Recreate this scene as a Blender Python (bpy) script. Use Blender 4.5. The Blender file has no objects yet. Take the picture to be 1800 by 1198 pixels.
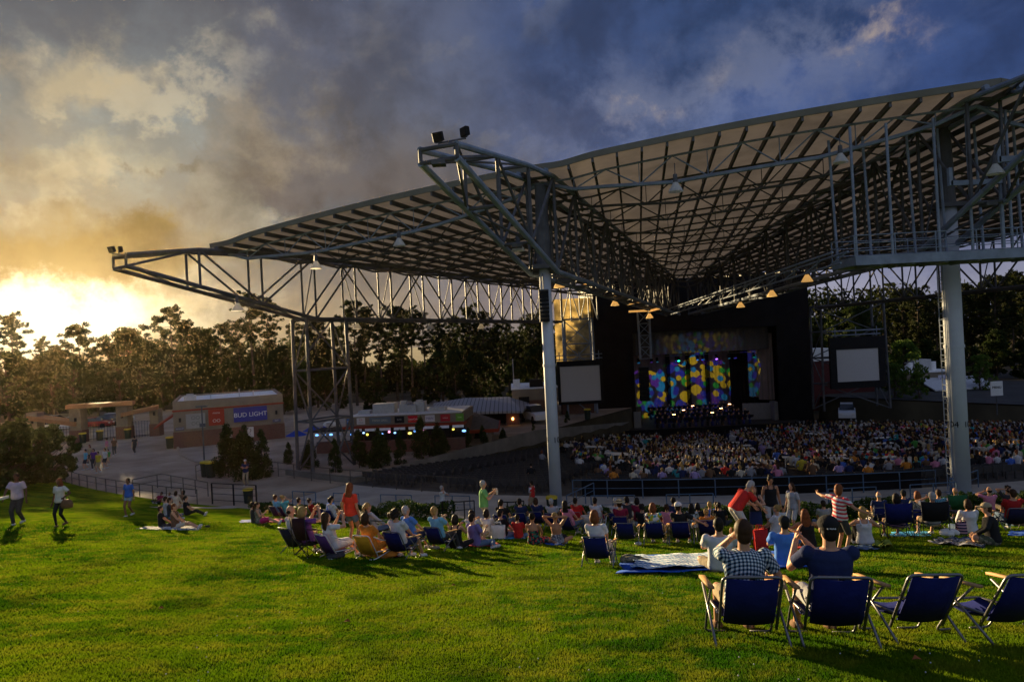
import bpy, math, random
import numpy as np
from mathutils import Vector, Matrix
RND = random.Random(11)
sc = bpy.context.scene
COL = sc.collection
rad = math.radians

# ---------------------------------------------------------------- camera
F, ROLL = 1200.0, math.atan(0.05)
CR, SR = math.cos(ROLL), math.sin(ROLL)
cam = bpy.data.cameras.new("camera")
cam.sensor_width = 36; cam.lens = 24.0; cam.clip_start = 0.1; cam.clip_end = 6000
cam_o = bpy.data.objects.new("camera", cam); COL.objects.link(cam_o)
cam_o.matrix_world = Matrix(((CR, SR, 0, 0), (0, 0, -1, 0), (-SR, CR, 0, 0), (0, 0, 0, 1)))
sc.camera = cam_o
sc.view_settings.view_transform = 'Standard'; sc.view_settings.look = 'None'
sc.view_settings.exposure = 1.5; sc.view_settings.gamma = 1
sc.cycles.max_bounces = 6; sc.cycles.diffuse_bounces = 2; sc.cycles.transparent_max_bounces = 6
sc.cycles.transmission_bounces = 4; sc.cycles.volume_bounces = 0; sc.cycles.glossy_bounces = 2
sc.cycles.use_denoising = True; sc.cycles.caustics_reflective = False; sc.cycles.caustics_refractive = False
sc.cycles.sample_clamp_indirect = 4

def ray(px, py):
    u, v = px - 900.0, 599.0 - py
    return (u*CR + v*SR)/F, (-u*SR + v*CR)/F
def at(px, py, Y):
    x, z = ray(px, py); return Vector((x*Y, Y, z*Y))
def pxof(p):
    X, Z = p[0]/p[1]*F, p[2]/p[1]*F
    return 900 + X*CR - Z*SR, 599 - (X*SR + Z*CR)

# ---------------------------------------------------------------- sun and sky
SUN_AZ, SUN_EL = rad(-33.6), rad(6.5)
SUN = Vector((math.sin(SUN_AZ)*math.cos(SUN_EL), math.cos(SUN_AZ)*math.cos(SUN_EL), math.sin(SUN_EL)))
sl = bpy.data.lights.new("sun", 'SUN'); sl.energy = 5.0; sl.angle = rad(0.6); sl.color = (1.0, 0.74, 0.38)
so = bpy.data.objects.new("sun", sl); COL.objects.link(so)
so.rotation_euler = (-SUN).to_track_quat('-Z', 'Y').to_euler(); so.location = (0, 0, 60)

class NT:
    """small helper that chains shader nodes"""
    def __init__(s, tree): s.t = tree
    def n(s, kind, **kw):
        nd = s.t.nodes.new(kind)
        for k, v in kw.items(): setattr(nd, k, v)
        return nd
    def put(s, sock, v):
        if hasattr(v, 'is_output') or hasattr(v, 'links'): s.t.links.new(v, sock)
        else: sock.default_value = v
    def m(s, op, a, b=0.0, c=0.0, clamp=False):
        nd = s.n('ShaderNodeMath', operation=op, use_clamp=clamp)
        for i, v in enumerate((a, b, c)): s.put(nd.inputs[i], v)
        return nd.outputs[0]
    def vm(s, op, a, b=(0, 0, 0)):
        nd = s.n('ShaderNodeVectorMath', operation=op); s.put(nd.inputs[0], a); s.put(nd.inputs[1], b)
        return nd.outputs['Value' if op in ('DOT_PRODUCT', 'LENGTH', 'DISTANCE') else 'Vector']
    def mix(s, f, a, b, kind='MIX'):
        nd = s.n('ShaderNodeMix', data_type='RGBA', blend_type=kind)
        s.put(nd.inputs[0], f); s.put(nd.inputs[6], a); s.put(nd.inputs[7], b); return nd.outputs[2]
    def ramp(s, f, stops, interp='LINEAR'):
        nd = s.n('ShaderNodeValToRGB'); cr = nd.color_ramp; cr.interpolation = interp
        while len(cr.elements) < len(stops): cr.elements.new(0.5)
        for e, (p, c) in zip(cr.elements, stops):
            e.position = p; e.color = tuple(c) + (1,) if len(c) == 3 else c
        s.put(nd.inputs[0], f); return nd.outputs[0]
    def noise(s, vec, scale, detail=4, rough=.55, dist=0.0, out=0):
        nd = s.n('ShaderNodeTexNoise'); s.put(nd.inputs['Vector'], vec)
        nd.inputs['Scale'].default_value = scale; nd.inputs['Detail'].default_value = detail
        nd.inputs['Roughness'].default_value = rough; nd.inputs['Distortion'].default_value = dist
        return nd.outputs[out]
    def range(s, v, a, b, c=0.0, d=1.0, smooth=True):
        nd = s.n('ShaderNodeMapRange', interpolation_type='SMOOTHSTEP' if smooth else 'LINEAR')
        for i, x in enumerate((v, a, b, c, d)): s.put(nd.inputs[i], x)
        return nd.outputs[0]

world = bpy.data.worlds.new("World"); sc.world = world; world.use_nodes = True
wt = world.node_tree; wt.nodes.clear(); W = NT(wt)
def skydir(px, py):
    x, z = ray(px, py); return Vector((x, 1, z)).normalized()
tc = W.n('ShaderNodeTexCoord').outputs['Generated']
d = W.vm('NORMALIZE', tc)
sep = W.n('ShaderNodeSeparateXYZ'); W.put(sep.inputs[0], d)
dz = sep.outputs[2]
sky = W.n('ShaderNodeTexSky'); sky.sky_type = 'NISHITA'; sky.sun_disc = False
sky.sun_elevation = SUN_EL; sky.sun_rotation = SUN_AZ; sky.air_density = 1.6; sky.dust_density = 3.0
nish = W.vm('SCALE', sky.outputs[0]); nish.node.inputs[3].default_value = 0.10
GLOW = skydir(105, 545)
# warped direction, so that cloud edges are ragged
w1 = W.noise(d, 3.2, 3, .55, 0, 1)
w2 = W.noise(d, 12.0, 6, .66, 0, 1)
wa = W.vm('SUBTRACT', w1, (.5, .5, .5)); wb = W.vm('SUBTRACT', w2, (.5, .5, .5))
wa_ = W.vm('SCALE', wa); wa_.node.inputs[3].default_value = .22
wb_ = W.vm('SCALE', wb); wb_.node.inputs[3].default_value = .16
warp = W.vm('ADD', W.vm('ADD', d, wa_), wb_)
ang = W.m('DIVIDE', W.m('ARCCOSINE', W.vm('DOT_PRODUCT', W.vm('NORMALIZE', W.vm('ADD', d, W.vm('MULTIPLY', wa_, (.6, .6, .35)))), tuple(GLOW))), rad(120.0))
def deg(x): return x/120.0
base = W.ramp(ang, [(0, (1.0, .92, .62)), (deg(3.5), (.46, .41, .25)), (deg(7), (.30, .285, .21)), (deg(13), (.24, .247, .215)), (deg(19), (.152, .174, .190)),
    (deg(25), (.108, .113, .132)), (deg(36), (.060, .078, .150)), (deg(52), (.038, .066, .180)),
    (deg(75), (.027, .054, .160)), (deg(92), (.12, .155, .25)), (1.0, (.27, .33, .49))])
# cloud texture in flattened sky coordinates: long banks that run towards the sun
inv = W.m('DIVIDE', 1.0, W.m('ADD', W.m('MAXIMUM', dz, 0.0), .30))
plane = W.vm('SCALE', d); W.put(plane.node.inputs[3], inv)
rot = W.n('ShaderNodeVectorRotate', rotation_type='Z_AXIS'); W.put(rot.inputs['Vector'], plane); rot.inputs['Angle'].default_value = rad(-30)
strc = W.vm('MULTIPLY', rot.outputs[0], (1.0, .62, .5))
n1 = W.noise(strc, 2.3, 7, .60, .12)
n2 = W.noise(W.vm('ADD', strc, (7.3, 2.1, .4)), 5.2, 7, .60, .1)
n3 = W.noise(W.vm('ADD', d, (1.7, .3, 4.4)), 7.5, 7, .64, .1)
dark = W.range(n1, .47, .60)           # thick bank, dark belly
puff = W.range(n2, .53, .61)           # puffs that catch the light
gap = W.range(n1, .47, .34)
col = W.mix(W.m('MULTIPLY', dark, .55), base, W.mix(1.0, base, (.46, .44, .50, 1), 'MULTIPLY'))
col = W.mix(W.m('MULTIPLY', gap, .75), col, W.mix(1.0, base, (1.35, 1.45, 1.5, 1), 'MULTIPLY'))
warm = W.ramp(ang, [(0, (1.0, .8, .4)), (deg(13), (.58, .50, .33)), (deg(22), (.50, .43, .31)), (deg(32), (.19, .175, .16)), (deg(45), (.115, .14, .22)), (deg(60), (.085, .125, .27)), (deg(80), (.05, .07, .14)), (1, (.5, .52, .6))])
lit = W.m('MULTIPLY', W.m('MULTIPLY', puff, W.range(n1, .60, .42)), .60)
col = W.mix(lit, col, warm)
def blob(px, py, r0, r1, fw):
    """soft-edged cloud mass round one direction of the sky"""
    dd = W.vm('DISTANCE', W.vm('MULTIPLY', warp, (1, 1, fw)), tuple(np.array(skydir(px, py))*(1, 1, fw)))
    return W.range(dd, r0+(r1-r0)*.8, r0)
tex = W.range(n3, .36, .64, .65, 1.4)
for (px, py, r0, r1, fw, k, c) in [
        (120, 262, .05, .17, 3.2, .60, (.40, .345, .215)),     # bright streak high on the sun's side
        (150, 445, .12, .22, 2.8, .95, (.235, .175, .062)),   # bank over the sun
        (330, 468, .05, .16, 2.8, .70, (.26, .20, .095)),
        (90, 350, .04, .15, 2.2, .55, (.29, .275, .19)),
        (420, 395, .07, .105, 1.1, .70, (.235, .215, .16)),    # cumulus
        (620, 300, .08, .26, 2.8, .85, (.085, .078, .080)),  # dark belly over the roof
        (760, 335, .05, .20, 2.8, .6, (.080, .068, .068)),
        (302, 300, .025, .065, 2.2, .80, (.125, .10, .062)),
        (480, 250, .03, .13, 1.8, .5, (.26, .21, .14)),
        (700, 110, .10, .30, 1.6, .50, (.080, .096, .150)),
        (1130, 70, .10, .30, 1.9, .75, (.028, .050, .125)),
        (1330, 40, .08, .24, 2.4, .7, (.020, .041, .110)),
        (1640, 130, .08, .26, 1.7, .6, (.027, .054, .155)),
        (1250, 235, .06, .20, 2.0, .6, (.075, .105, .21)),
        (940, 250, .05, .18, 2.0, .5, (.085, .105, .19))]:
    c_ = W.vm('SCALE', tuple(c)); W.put(c_.node.inputs[3], tex)
    col = W.mix(W.m('MULTIPLY', blob(px, py, r0, r1, fw), k), col, c_)
# sunlit rims along the lower edge of the dark bank
def edge(px0, py0, px1, py1, wid, k, c):
    a, b = np.array(skydir(px0, py0)), np.array(skydir(px1, py1)); u = (b-a); Ln = float(np.linalg.norm(u)); u = u/Ln
    rel = W.vm('SUBTRACT', warp, tuple(a)); al = W.vm('DOT_PRODUCT', rel, tuple(u))
    foot = W.vm('SCALE', tuple(u)); W.put(foot.node.inputs[3], al)
    dist = W.vm('LENGTH', W.vm('SUBTRACT', rel, foot))
    msk = W.m('MULTIPLY', W.range(dist, wid, wid*.15), W.m('MULTIPLY', W.range(al, -.03, .05), W.range(al, Ln+.03, Ln-.05)))
    return W.mix(W.m('MULTIPLY', W.m('MULTIPLY', msk, W.range(n3, .45, .60)), k), col, tuple(c)+(1,))
col = edge(1000, 240, 1560, 30, .10, .55, (.15, .17, .25))
col = edge(1090, 200, 1170, 170, .035, .8, (.42, .33, .27))
col = edge(1480, 60, 1620, 0, .04, .8, (.36, .29, .25))
col = edge(1260, 120, 1330, 80, .05, .7, (.28, .25, .26))
col = edge(30, 60, 240, 100, .07, .8, (.46, .38, .24))
col = edge(250, 80, 330, 95, .04, .8, (.46, .38, .24))
col = edge(465, 20, 500, 60, .04, .8, (.46, .40, .28))
# the sun burning through under the bank
sunhole = W.range(W.vm('DISTANCE', W.vm('MULTIPLY', W.vm('ADD', d, W.vm('SCALE', wb_)), (1, 1, 2.9)), tuple(np.array(skydir(95, 556))*(1, 1, 2.9))), .19, .06)
wt.nodes[-1]
hz = W.m('MULTIPLY', W.range(dz, .17, .02), W.range(n3, .30, .60, .45, 1.0))
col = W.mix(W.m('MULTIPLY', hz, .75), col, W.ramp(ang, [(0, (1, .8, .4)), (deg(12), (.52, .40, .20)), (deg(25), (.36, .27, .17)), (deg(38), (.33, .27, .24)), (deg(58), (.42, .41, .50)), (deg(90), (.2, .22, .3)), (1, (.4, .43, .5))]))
col = W.mix(sunhole, col, (1.7, 1.5, .95, 1))
col = W.mix(.03, col, nish)
lowm = W.range(dz, -.02, .0)
col = W.mix(lowm, (.03, .03, .03, 1), col)
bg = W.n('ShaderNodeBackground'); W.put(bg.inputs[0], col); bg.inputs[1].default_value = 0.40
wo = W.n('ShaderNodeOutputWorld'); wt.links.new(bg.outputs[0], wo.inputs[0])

# ---------------------------------------------------------------- materials
MATS = {}
def mat(name, col, rough=.7, metal=0.0, var=.15, scale=6.0, bump=0.0, bscale=60.0, trans=0.0, emit=None, spec=.12, coord='Object'):
    if name in MATS: return MATS[name]
    m = bpy.data.materials.new(name); m.use_nodes = True; t = m.node_tree; N = NT(t)
    p = t.nodes['Principled BSDF']
    c = N.n('ShaderNodeTexCoord').outputs[coord]
    if var > 0:
        f = N.noise(c, scale, 5, .6)
        a = tuple(max(0, x*(1-var)) for x in col) + (1,); b = tuple(min(1, x*(1+var)) for x in col) + (1,)
        N.put(p.inputs['Base Color'], N.mix(N.range(f, .3, .7), a, b))
    else: p.inputs['Base Color'].default_value = tuple(col) + (1,)
    p.inputs['Roughness'].default_value = rough; p.inputs['Metallic'].default_value = metal
    p.inputs['Specular IOR Level'].default_value = spec
    if bump:
        bn = N.n('ShaderNodeBump'); bn.inputs['Strength'].default_value = bump; bn.inputs['Distance'].default_value = .02
        N.put(bn.inputs['Height'], N.noise(c, bscale, 4, .6)); N.put(p.inputs['Normal'], bn.outputs[0])
    if emit:
        p.inputs['Emission Color'].default_value = tuple(emit[0]) + (1,); p.inputs['Emission Strength'].default_value = emit[1]
    if trans:
        tr = N.n('ShaderNodeBsdfTranslucent')
        if p.inputs['Base Color'].links: t.links.new(p.inputs['Base Color'].links[0].from_socket, tr.inputs[0])
        else: tr.inputs[0].default_value = tuple(col) + (1,)
        mx = N.n('ShaderNodeMixShader'); mx.inputs[0].default_value = trans
        t.links.new(p.outputs[0], mx.inputs[1]); t.links.new(tr.outputs[0], mx.inputs[2])
        t.links.new(mx.outputs[0], t.nodes['Material Output'].inputs[0])
    MATS[name] = m; return m
def base_color(m, fn):
    """replace a material's colour by fn(N, coordinate socket)"""
    t = m.node_tree; N = NT(t); p = t.nodes['Principled BSDF']
    c = N.n('ShaderNodeTexCoord').outputs['Object']
    N.put(p.inputs['Base Color'], fn(N, c)); return m
def sock_color(s): return s

# ---------------------------------------------------------------- mesh helpers
class MB:
    """collects boxes, tubes, lofts ... and links them as one mesh object"""
    def __init__(s): s.v = []; s.f = []; s.mi = []
    def add(s, vs, fs, mi=0):
        o = len(s.v); s.v.extend([tuple(x) for x in vs]); s.f.extend([tuple(i+o for i in f) for f in fs]); s.mi.extend([mi]*len(fs)); return s
    def box(s, c, size, rot=None, mi=0):
        h = [x/2 for x in size]
        vs = [Vector((sx*h[0], sy*h[1], sz*h[2])) for sx in (-1, 1) for sy in (-1, 1) for sz in (-1, 1)]
        if rot is not None: vs = [rot @ q for q in vs]
        c = Vector(c)
        return s.add([c+q for q in vs], [(0, 1, 3, 2), (4, 6, 7, 5), (0, 4, 5, 1), (2, 3, 7, 6), (0, 2, 6, 4), (1, 5, 7, 3)], mi)
    def tube(s, a, b, r, r2=None, n=6, mi=0):
        a, b = Vector(a), Vector(b); r2 = r if r2 is None else r2
        d = b-a
        if d.length < 1e-6: return s
        d.normalize(); x = d.orthogonal().normalized(); y = d.cross(x)
        vs = []
        for k in range(n):
            t = 2*math.pi*k/n; q = x*math.cos(t)+y*math.sin(t); vs += [a+q*r, b+q*r2]
        fs = [(2*k, 2*((k+1) % n), 2*((k+1) % n)+1, 2*k+1) for k in range(n)]
        fs += [tuple(2*k for k in range(n))[::-1], tuple(2*k+1 for k in range(n))]
        return s.add(vs, fs, mi)
    def path(s, pts, r, n=6, mi=0):
        """one swept tube with mitred joints"""
        pts = [Vector(p) for p in pts]; rings = []; prev = None
        for i, p in enumerate(pts):
            d = (pts[min(i+1, len(pts)-1)]-pts[max(i-1, 0)]).normalized()
            if prev is None: x = d.orthogonal().normalized()
            else: x = (prev-d*prev.dot(d)).normalized()
            prev = x; y = d.cross(x)
            rr = r[i] if isinstance(r, (list, tuple)) else r
            rings.append([p+(x*math.cos(2*math.pi*k/n)+y*math.sin(2*math.pi*k/n))*rr for k in range(n)])
        return s.rings(rings, mi)
    def rings(s, rings, mi=0, cap=True):
        n = len(rings[0]); vs = [q for r in rings for q in r]; fs = []
        for i in range(len(rings)-1):
            for k in range(n):
                k2 = (k+1) % n; fs.append((i*n+k, i*n+k2, (i+1)*n+k2, (i+1)*n+k))
        if cap: fs += [tuple(range(n))[::-1], tuple((len(rings)-1)*n+k for k in range(n))]
        return s.add(vs, fs, mi)
    def ell(s, c, r, rot=None, nu=10, nv=7, mi=0):
        c = Vector(c); vs = []; 
        for i in range(1, nv):
            ph = math.pi*i/nv
            for k in range(nu):
                t = 2*math.pi*k/nu
                q = Vector((r[0]*math.sin(ph)*math.cos(t), r[1]*math.sin(ph)*math.sin(t), r[2]*math.cos(ph)))
                vs.append(c+(rot @ q if rot is not None else q))
        top, bot = Vector((0, 0, r[2])), Vector((0, 0, -r[2]))
        vs += [c+(rot @ top if rot is not None else top), c+(rot @ bot if rot is not None else bot)]
        T, B = len(vs)-2, len(vs)-1; fs = []
        for i in range(nv-2):
            for k in range(nu):
                k2 = (k+1) % nu; fs.append((i*nu+k, (i+1)*nu+k, (i+1)*nu+k2, i*nu+k2))
        for k in range(nu):
            k2 = (k+1) % nu; fs.append((T, k, k2)); fs.append((B, (nv-2)*nu+k2, (nv-2)*nu+k))
        return s.add(vs, fs, mi)
    def prism(s, poly, z0, z1, mi=0):
        n = len(poly); vs = [(x, y, z0) for x, y in poly]+[(x, y, z1) for x, y in poly]
        fs = [(k, (k+1) % n, n+(k+1) % n, n+k) for k in range(n)]+[tuple(range(n))[::-1], tuple(range(n, 2*n))]
        return s.add(vs, fs, mi)
    def mesh(s, name, mats, smooth=False):
        me = bpy.data.meshes.new(name); me.from_pydata([tuple(q) for q in s.v], [], s.f)
        for m in (mats if isinstance(mats, (list, tuple)) else [mats]): me.materials.append(m)
        if any(s.mi): me.polygons.foreach_set('material_index', s.mi)
        if smooth: me.polygons.foreach_set('use_smooth', [True]*len(s.f))
        me.update(); return me
    def build(s, name, mats, parent=None, smooth=False):
        o = bpy.data.objects.new(name, s.mesh(name, mats, smooth)); COL.objects.link(o)
        if parent is not None: o.parent = parent
        return o
def tag(o, label=None, cat=None, group=None, kind=None):
    if label: o['label'] = label
    if cat: o['category'] = cat
    if group: o['group'] = group
    if kind: o['kind'] = kind
    return o
def thing(name, label, cat, loc=(0, 0, 0), rz=0.0, group=None):
    o = bpy.data.objects.new(name, None); COL.objects.link(o); o.empty_display_size = .2
    o.location = loc; o.rotation_euler = (0, 0, rz); return tag(o, label, cat, group)
KIDS = {}
def copy_tree(o, parent=None):
    c = o.copy(); COL.objects.link(c)
    if parent is not None: c.parent = parent
    for ch in list(o.children): copy_tree(ch, c)
    return c
def text_mesh(s, size, align='CENTER', extrude=.004):
    cu = bpy.data.curves.new("lettering", 'FONT'); cu.body = s; cu.size = size; cu.align_x = align; cu.align_y = 'CENTER'; cu.extrude = extrude
    o = bpy.data.objects.new("lettering", cu); COL.objects.link(o)
    dg = bpy.context.evaluated_depsgraph_get(); me = bpy.data.meshes.new_from_object(o.evaluated_get(dg))
    bpy.data.objects.remove(o); bpy.data.curves.remove(cu); return me
def text_on(s, size, origin, right, up, parent, m, name='lettering', extrude=.01, sx=1.0):
    """flat lettering on a plane given by its right and up directions"""
    me = text_mesh(s, size, extrude=extrude); r, u = Vector(right).normalized(), Vector(up).normalized(); n = r.cross(u)
    o0 = Vector(origin)
    for q in me.vertices: q.co = o0+r*q.co.x*sx+u*q.co.y+n*q.co.z
    me.materials.clear(); me.materials.append(m)
    o = bpy.data.objects.new(name, me); COL.objects.link(o); o.parent = parent; return o
def sstep(a, b, x):
    t = min(1, max(0, (x-a)/(b-a))); return t*t*(3-2*t)

# ---------------------------------------------------------------- the ground: a bowl round the stage
CX, CY = 27.0, 103.0            # centre of the seat rows
OX, OY, R_WALK = 16.3, 108.5, 76.0   # centre and radius of the lawn's lower edge
TH_L, TH_R = rad(33.5), rad(-34)
def r_back(th): return min(69.4, max(64.5, 66.2+.13*math.degrees(th)))
def ray_out(th, R):
    """distance from the seat centre, along one bearing, to the circle of radius R about the lawn centre"""
    dx, dy = -math.sin(th), -math.cos(th); ox, oy = CX-OX, CY-OY; q = ox*dx+oy*dy
    return -q+math.sqrt(max(0, q*q-ox*ox-oy*oy+R*R))
def polar(x, y):
    """bearing, and a radius that counts from 76 upwards on the lawn"""
    r, th, r2 = math.hypot(x-CX, y-CY), math.atan2(CX-x, CY-y), math.hypot(x-OX, y-OY)
    return (r2 if r2 >= R_WALK else min(r, 75.99)), th
def pol(r, th):
    if r >= 75: r = ray_out(th, r)
    return CX-r*math.sin(th), CY-r*math.cos(th)
def lawn_w(th): return 1-sstep(rad(50), rad(57), th)
def gz(x, y):
    r, th = polar(x, y)
    if TH_R < th < TH_L and r < r_back(th): return -8.9-.088*(r_back(th)-max(r, 20))
    if r <= R_WALK or abs(th) > 1.9: return -8.9
    h = min(r, 119)-R_WALK
    roll = .07*math.sin(x*.35+1.3)*math.sin(y*.28)*sstep(2, 12, h)
    return -8.9+lawn_w(th)*(.2175*h*sstep(-2.5, 3, h)+roll)
def hit(px, py, h=0.0, y0=3.0, y1=140.0):
    """where the ray through a photo pixel is h above the ground"""
    x, z = ray(px, py); Y = y0; pv = None
    while Y < y1:
        d = z*Y-(gz(x*Y, Y)+h)
        if d <= 0:
            if pv is None: return Vector((x*Y, Y, gz(x*Y, Y)))
            a, b = Y-.1, Y
            for _ in range(20):
                m_ = (a+b)/2
                if z*m_-(gz(x*m_, m_)+h) > 0: a = m_
                else: b = m_
            return Vector((x*b, b, gz(x*b, b)))
        pv = d; Y += .1
    return Vector((x*y1, y1, gz(x*y1, y1)))
def gnormal(x, y):
    e = .3; return Vector((gz(x-e, y)-gz(x+e, y), gz(x, y-e)-gz(x, y+e), 2*e)).normalized()
# ---------------------------------------------------------------- ground sheets
def polar_sheet(name, rs, ths, zf, m, smooth=True):
    mb = MB(); n = len(ths)
    mb.v = [(*(p := pol(r, t)), zf(p[0], p[1])) for r in rs for t in ths]
    for i in range(len(rs)-1):
        for k in range(n-1): mb.f.append((i*n+k, (i+1)*n+k, (i+1)*n+k+1, i*n+k+1))
    mb.mi = [0]*len(mb.f)
    o = mb.build(name, m, smooth=smooth); return o
def lin(a, b, n): return [a+(b-a)*i/(n-1) for i in range(n)]

def grass_col(N, c):
    a = N.mix(N.range(N.noise(c, .32, 6, .65), .38, .62), (.030, .112, .002, 1), (.135, .215, .004, 1))
    b = N.mix(N.range(N.noise(c, 2.1, 5, .65), .42, .66), a, (.195, .225, .012, 1))
    sp = N.n('ShaderNodeSeparateXYZ'); N.put(sp.inputs[0], c)
    stripe = N.m('SINE', N.m('MULTIPLY', N.m('ADD', N.m('MULTIPLY', sp.outputs[0], .97), N.m('MULTIPLY', sp.outputs[1], .25)), 2.3))
    b = N.mix(N.m('MULTIPLY', N.range(stripe, -1, 1), .18), b, (.02, .055, .003, 1))
    return N.mix(N.m('MULTIPLY', N.range(N.noise(c, .9, 3, .5), .54, .66), .6), b, (.016, .055, .002, 1))
m_lawn = base_color(mat('lawn', (.05, .09, .01), .95, bump=.6, bscale=45, spec=0), grass_col)
m_blade = base_color(mat('grass_blade', (.05, .09, .01), .8, trans=.35, spec=.06), grass_col)
for l in list(m_blade.node_tree.links):
    if l.to_node.type == 'BSDF_TRANSLUCENT': m_blade.node_tree.links.remove(l)
_t = m_blade.node_tree; _tr = [n for n in _t.nodes if n.type == 'BSDF_TRANSLUCENT'][0]
_t.links.new(_t.nodes['Principled BSDF'].inputs['Base Color'].links[0].from_socket, _tr.inputs[0])
m_conc = mat('concrete', (.34, .315, .29), .85, var=.16, scale=.6, bump=.25, bscale=25)
m_concw = mat('concrete_walk', (.36, .335, .31), .85, var=.18, scale=.5, bump=.3, bscale=18)
def joints(N, c):
    sp = N.n('ShaderNodeSeparateXYZ'); N.put(sp.inputs[0], c)
    f = N.mix(N.range(N.noise(c, .35, 5, .6), .3, .7), (.26, .205, .155, 1), (.42, .345, .27, 1))
    st = N.range(N.noise(c, 1.4, 6, .7), .6, .72)
    f = N.mix(N.m('MULTIPLY', st, .5), f, (.12, .10, .085, 1))
    for k, a in ((0, .9), (1, .4)):
        u = N.m('ADD', N.m('MULTIPLY', sp.outputs[0], math.cos(a) if k == 0 else -math.sin(.9)), N.m('MULTIPLY', sp.outputs[1], math.sin(a) if k == 0 else math.cos(.9)))
        g = N.m('LESS_THAN', N.m('FRACT', N.m('MULTIPLY', u, .25)), .012)
        f = N.mix(N.m('MULTIPLY', g, .6), f, (.10, .09, .08, 1))
    return f
base_color(m_conc, joints)
m_floor = mat('bowl_concrete', (.085, .08, .078), .9, var=.25, scale=.8)
m_soil = mat('soil', (.06, .05, .03), .95, var=.35, scale=.2)

rs = [.5, 12, 19.9, 20]+lin(24, 64, 11)+lin(64.5, 70.5, 13)+[74.9, 76]+lin(77, 119, 43)+[132, 160, 220, 350, 700, 1500, 3500]
ths = sorted([rad(x) for x in range(-180, 181, 3)]+[TH_L-.002, TH_L+.002, TH_R-.002, TH_R+.002])
tag(polar_sheet('terrain', rs, ths, lambda x, y: gz(x, y)-.14-(3.6 if polar(x, y)[0] < 20 else 0), m_soil), kind='structure')
tag(polar_sheet('lawn', [76.2]+lin(76.7, 120, 88), [rad(x) for x in lin(-75, 57, 133)], gz, m_lawn), kind='structure')
def walk_sheet():
    mb = MB(); ths_ = [rad(x) for x in lin(-60, 33.5, 100)]; n = len(ths_)
    for i in range(8):
        for th in ths_:
            a, b = r_back(th), ray_out(th, 76.25); r = a+(b-a)*i/7; mb.v.append((CX-r*math.sin(th), CY-r*math.cos(th), -8.896))
    mb.f = [(i*n+k, (i+1)*n+k, (i+1)*n+k+1, i*n+k+1) for i in range(7) for k in range(n-1)]; mb.mi = [0]*len(mb.f)
    tag(mb.build('walkway', m_concw), kind='structure')
walk_sheet()
tag(polar_sheet('plaza', lin(20, 74.5, 12)+lin(76, 98, 8), [rad(x) for x in lin(33.55, 100, 60)], lambda x, y: -8.898, m_conc), kind='structure')
def floor_sheet():
    mb = MB(); ths_ = [rad(x) for x in lin(-34, 33.5, 74)]; n = len(ths_)
    for i in range(30):
        for th in ths_:
            r = 20+(r_back(th)-.01-20)*i/29; p = (CX-r*math.sin(th), CY-r*math.cos(th)); mb.v.append((*p, -8.9-.088*(r_back(th)-r)+.01))
    mb.f = [(i*n+k, (i+1)*n+k, (i+1)*n+k+1, i*n+k+1) for i in range(29) for k in range(n-1)]; mb.mi = [0]*len(mb.f)
    tag(mb.build('bowl_floor', m_floor), kind='structure')
floor_sheet()
# plaza on the far side of the stage
tag(polar_sheet('pavement', lin(20, 74, 8), [rad(x) for x in lin(-100, -34.1, 50)], lambda x, y: -8.894, mat('asphalt', (.055, .053, .052), .9, var=.2, scale=.5)), kind='structure')

# lawn blades, one triangle each, finer close by
def grass():
    rg = np.random.default_rng(5); n = 760000
    dd = 3.2*(31/3.2)**rg.random(n); az = rg.uniform(-.74, .74, n)
    x, y = dd*np.sin(az), dd*np.cos(az)
    r = np.hypot(x-OX, y-OY); th = np.arctan2(CX-x, CY-y)
    h = np.minimum(r, 119)-76
    ss = lambda a, b, v: (lambda t: t*t*(3-2*t))(np.clip((v-a)/(b-a), 0, 1))
    z = -8.9+(1-ss(rad(50), rad(57), th))*(.2175*h*ss(-2.5, 3, h)+.07*np.sin(x*.35+1.3)*np.sin(y*.28)*ss(2, 12, h))
    ok = (h > .5) & (th < rad(56)); x, y, z, dd = x[ok], y[ok], z[ok], dd[ok]; n = len(x)
    lump = np.sin(x*2.1+np.sin(y*1.7)*1.5)*np.sin(y*2.7+np.sin(x*1.1)*2)
    hh = (.021+.0009*dd)*rg.uniform(.5, 1.35, n)*(1+.35*lump); w = .0026+.0009*dd
    a = rg.uniform(0, 2*np.pi, n); l = rg.uniform(.1, 1.0, n)*hh; la = rg.uniform(0, 2*np.pi, n)
    P = np.zeros((n, 3, 3), np.float32)
    P[:, 0] = np.stack([x+np.cos(a)*w, y+np.sin(a)*w, z-.006], 1)
    P[:, 1] = np.stack([x-np.cos(a)*w, y-np.sin(a)*w, z-.006], 1)
    P[:, 2] = np.stack([x+np.cos(la)*l, y+np.sin(la)*l, z+hh], 1)
    me = tri_mesh('grass', P.reshape(-1, 3), n, 3)
    me.materials.append(m_blade)
    o = bpy.data.objects.new('grass', me); COL.objects.link(o); tag(o, kind='stuff')
def tri_mesh(name, co, nf, k):
    me = bpy.data.meshes.new(name); me.vertices.add(len(co)); me.vertices.foreach_set('co', np.ascontiguousarray(co, np.float32).ravel())
    me.loops.add(nf*k); me.loops.foreach_set('vertex_index', np.arange(nf*k, dtype=np.int32))
    me.polygons.add(nf); me.polygons.foreach_set('loop_start', np.arange(0, nf*k, k, dtype=np.int32)); me.polygons.foreach_set('loop_total', np.full(nf, k, np.int32))
    me.update(calc_edges=True); return me
grass()

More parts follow.
